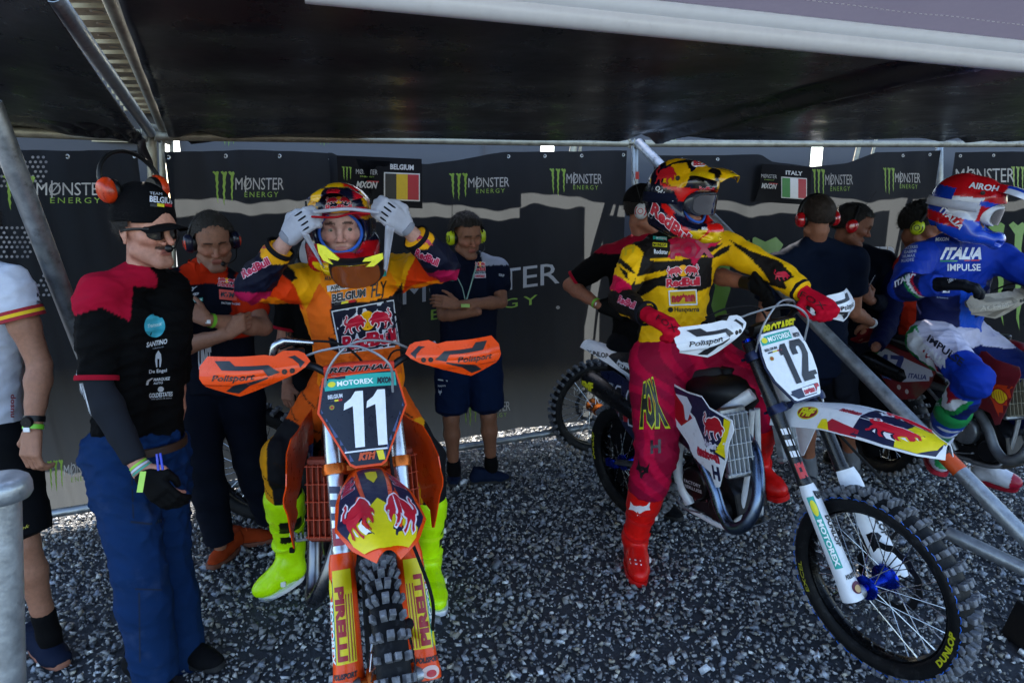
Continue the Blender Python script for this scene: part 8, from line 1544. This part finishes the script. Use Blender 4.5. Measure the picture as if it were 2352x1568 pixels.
def c17(V, bi, bt):
    c = np.tile(lc('#0b2c8c'), (len(V), 1)); l = lat(J); s = (V - J['nek']) @ l; u = nrm(J['nek'] - J['pel']); h = (V - J['pel']) @ u; c[(h < .26) & (s < .0 + .3 * (.2 - h))] = lc('#0c1440'); c[(h < .28) & (s > .0 + .3 * (.2 - h))] = lc('#0f46b0'); c[(np.abs(s) > .13) & (h > .1) & (h < .3)] = lc('#0c1440')
    E, W_ = J['eA'], J['wA']; t = ((V - E) @ (W_ - E)) / ((W_ - E) @ (W_ - E)); dd = np.linalg.norm(V - E - np.clip(t, 0, 1)[:, None] * (W_ - E), axis=1); m = (dd < .08) & (t > .05) & (t < .62)
    c[m] = lc('#0c1440'); q = t + (V[:, 2] - E[2]) * 3; c[m & (np.abs(q - .42) < .03)] = lc('#1c7a40'); c[m & (np.abs(q - .50) < .03)] = lc('#c9ccd4'); c[m & (np.abs(q - .58) < .03)] = lc('#a8142c'); return c
j17 = cloth('jersey', torso(J, .022, 1.03) + arm(J, 'A', .026, 0, 1.) + arm(J, 'A', .022, 1, 1.9, True) + arm(J, 'B', .026, 0, 1.) + arm(J, 'B', .022, 1, 1.9, True) + [C(J['pel'] + lat(J) * .03, J['pel'] - A(0, 0, .02) + lat(J) * .03, .13, .12, flat=True)], M_sat, r17, vox=.007, fold=.009, seed=121, colf=c17, ff=1.)
def c17p(V, bi, bt):
    c = np.tile(lc('#0c1a50'), (len(V), 1)); H_, K, A_ = J['hA'], J['kA'], J['aA']; t = ((V - H_) @ (K - H_)) / ((K - H_) @ (K - H_)); d = np.linalg.norm(V - K, axis=1); off = (V - H_ - np.clip(t, 0, 1)[:, None] * (K - H_)); top = off[:, 2] > -.02; c[(t < .78) & top] = lc('#b9b6cc'); c[(d < .15) & (t > .7)] = lc('#0b2c8c'); ts = ((V - K) @ (A_ - K)) / ((A_ - K) @ (A_ - K)); q = (V - K) @ nrm(A(1, .2, 0)); m = (ts > .15)
    c[m & (np.abs(q + .02) < .012)] = lc('#c9ccd4'); c[m & (np.abs(q - .004) < .012)] = lc('#1c7a40'); c[m & (np.abs(q + .044) < .012)] = lc('#8c1428'); return c
q17 = cloth('race_trousers', leg(J, 'A', .026, 0, 1.45, True) + leg(J, 'B', .026, 0, 1.45, True) + [C(J['hA'], J['hB'], .130), C(J['pel'], J['pel'] + A(0, 0, .03), .14, .14, flat=True), C(J['kA'] + A(0, -.02, .0), J['kA'] + A(0, -.02, -.03), .075, .07)], M_pnt, r17, vox=.007, fold=.007, seed=122, colf=c17p)
def cb17(V, An, up, fd, heel):
    c = np.tile(lc('#b9bcc8'), (len(V), 1)); h = (V - An) @ up; f = (V - heel) @ fd; c[h > .15] = lc('#0f3aa0'); c[(h > .26)] = lc('#1c7a40'); c[(h > .08) & (h < .15) & (((V - An) @ A(1, 0, 0)) < -.0)] = lc('#1c7a40'); c[(f > .17) & (h < .05)] = lc('#98102c'); return c
M_wb = mat('white_strap', '#b9bcc8', .4, coat=.2); M_rsole = mat('crimson_sole', '#980f26', .5)
bo17 = boot(r17, J['kA'], J['aA'], P(2156, 1088, 3.42), '#b9bcc8', M_rsole, 1.05, cb17, M_wb); boot(r17, J['kB'], J['aB'], P(2330, 1118, 3.85), '#b9bcc8', M_rsole, 1.05, cb17, M_wb)
g17 = mesh_hand(r17, [dict(q_, r=(q_['r'][0] + .0025, q_['r'][1] + .0025)) for q_ in hA] + [C(J['wA'] - nrm(J['wA'] - J['eA']) * .03, J['wA'], .034, .030, k=.01, flata=True)], fab('black_race_glove', '#0e1016', .6)); mesh_hand(r17, [dict(q_, r=(q_['r'][0] + .0025, q_['r'][1] + .0025)) for q_ in hB], fab('black_race_glove'))
def ch17(L):
    x, y, z = L.T; c = np.tile(lc('#a81018'), (len(L), 1)); c[(z < .055 + y * .15) & (y < .06)] = lc('#b4b6c2'); c[(y < -.06) & (z < .08)] = lc('#0f2f90'); c[(z < -.04) & (y < .05)] = lc('#a81018'); c[(z < -.04) & (y > .02)] = lc('#0f3aa8'); c[(z < -.085)] = lc('#0f3aa8'); c[(z > .03) & (z < .052) & (y > .05)] = lc('#0f3aa8'); return c
def cp17(L):
    x, y, z = L.T; c = np.tile(lc('#a81018'), (len(L), 1)); c[(y > .15 - np.abs(x) * .4)] = lc('#b9bcc8'); c[(np.abs(np.abs(x) - .045) < .012) & (y > .12)] = lc('#14389a'); return c
he17, pk17 = helmet(r17, Mh, 1.06, ch17, cp17, M_helm); goggles(r17, Mh, 1.06, mat('white_goggle_frame', '#c2c4cc', .35), M_glass); strapband(r17, Mh, 1.06, fab('white_goggle_strap', '#a9abb8'), r=(.122, .140), z=.012, y0=-.03)
tx([he17, pk17], 'AIROH', [(2228, 418), (2296, 428), (2290, 442), (2224, 432)], '#c9ccd6', .03, off=.003, step=6); tx(he17, 'ITALIA', [(2166, 470), (2214, 520), (2204, 528), (2158, 486)], '#c9ccd6', .03, .2, off=.003, step=6); emb(he17, FOXH, [(2170, 452), (2184, 456), (2182, 470), (2168, 466)], '#111420', off=.004)
tx(j17, 'ITALIA', [(2166, 568), (2256, 568), (2254, 596), (2158, 596)], '#c9ccd6', .05, .25, off=.002, step=7); tx(j17, 'IMPULSE', [(2176, 606), (2252, 606), (2252, 622), (2176, 622)], '#c9ccd6', .02, off=.002, step=7); pp(j17, [(2160, 598), (2200, 598), (2198, 601), (2158, 601)], '#1c7a40', name='flag_line'); pp(j17, [(2215, 597), (2250, 596), (2250, 599), (2215, 600)], '#a8142c', name='flag_line')
tx(j17, 'MXON', [(2148, 546), (2180, 545), (2180, 553), (2148, 555)], '#c9ccd6', .04, .2, off=.002); pp(j17, [(2092, 545), (2116, 541), (2116, 549), (2092, 553)], '#c9a21a', off=.002, name='yellow_patch'); tx(j17, 'PIRELLI', [(2094, 546), (2114, 543), (2114, 548), (2094, 551)], '#a8142c', .04, off=.003, step=5)
for k_, w_ in enumerate(('ACERBIS', 'GAERNE', 'HUMAX', 'RUOTE')): tx(j17, w_, [(2080 - k_ * 3, 566 + 10 * k_), (2108 - k_ * 3, 563 + 10 * k_), (2108 - k_ * 3, 570 + 10 * k_), (2080 - k_ * 3, 573 + 10 * k_)], '#a9b0c8', .02, off=.002)
tx(j17, 'ITALIA', [(2052, 648), (2100, 622), (2104, 632), (2056, 660)], '#c9ccd6', .04, .2, off=.002, step=6); pp(j17, [(2161, 656), (2181, 656), (2181, 672), (2161, 672)], '#c9ccd6', off=.002, name='patch'); tx(j17, 'DC', [(2163, 659), (2179, 659), (2179, 669), (2163, 669)], '#0c1440', .05, off=.003); tx(j17, 'AIROH', [(2190, 657), (2210, 657), (2210, 666), (2190, 666)], '#c9ccd6', .03, off=.002); tx(j17, 'bitemo', [(2152, 680), (2178, 682), (2178, 686), (2152, 684)], '#9aa6c8', .0, off=.002)
tx(q17, 'IMPULSE', [(2136, 768), (2216, 826), (2206, 842), (2128, 782)], '#14182a', .03, off=.002, step=7); tx(q17, 'ITALIA', [(2122, 788), (2178, 828), (2172, 846), (2114, 806)], '#c9ccd6', .06, off=.002, step=7); tx(bo17, 'ITALY', [(2150, 925), (2176, 925), (2176, 932), (2150, 932)], '#c9ccd6', .03, off=.002); tx(g17, '100%', [(2176, 642), (2194, 634), (2196, 642), (2180, 650)], '#c9ccd6', .02)
# spare wheels standing by the wall
for c_, yaw, lb, pnl in ((P(596, 1062, 3.66), R(-6), 'spoked wheel of a spare orange bike behind the red and navy shirt man', 1), (P(1368, 932, 4.78), R(14), 'spoked wheel with knobbly tyre standing at the wall left of the white bike', 0)):
    t = thing('spare_wheel', A(c_[0], c_[1], 0), lb, 'wheel'); X = np.eye(4); X[:3, :3] = np.array(Matrix.Rotation(yaw, 3, 'Z')); X[:3, 3] = (c_[0], c_[1], 0); wheel(t, X, (0, 0, .345), .345, .105, S11, 'wheel', not pnl, label=None)
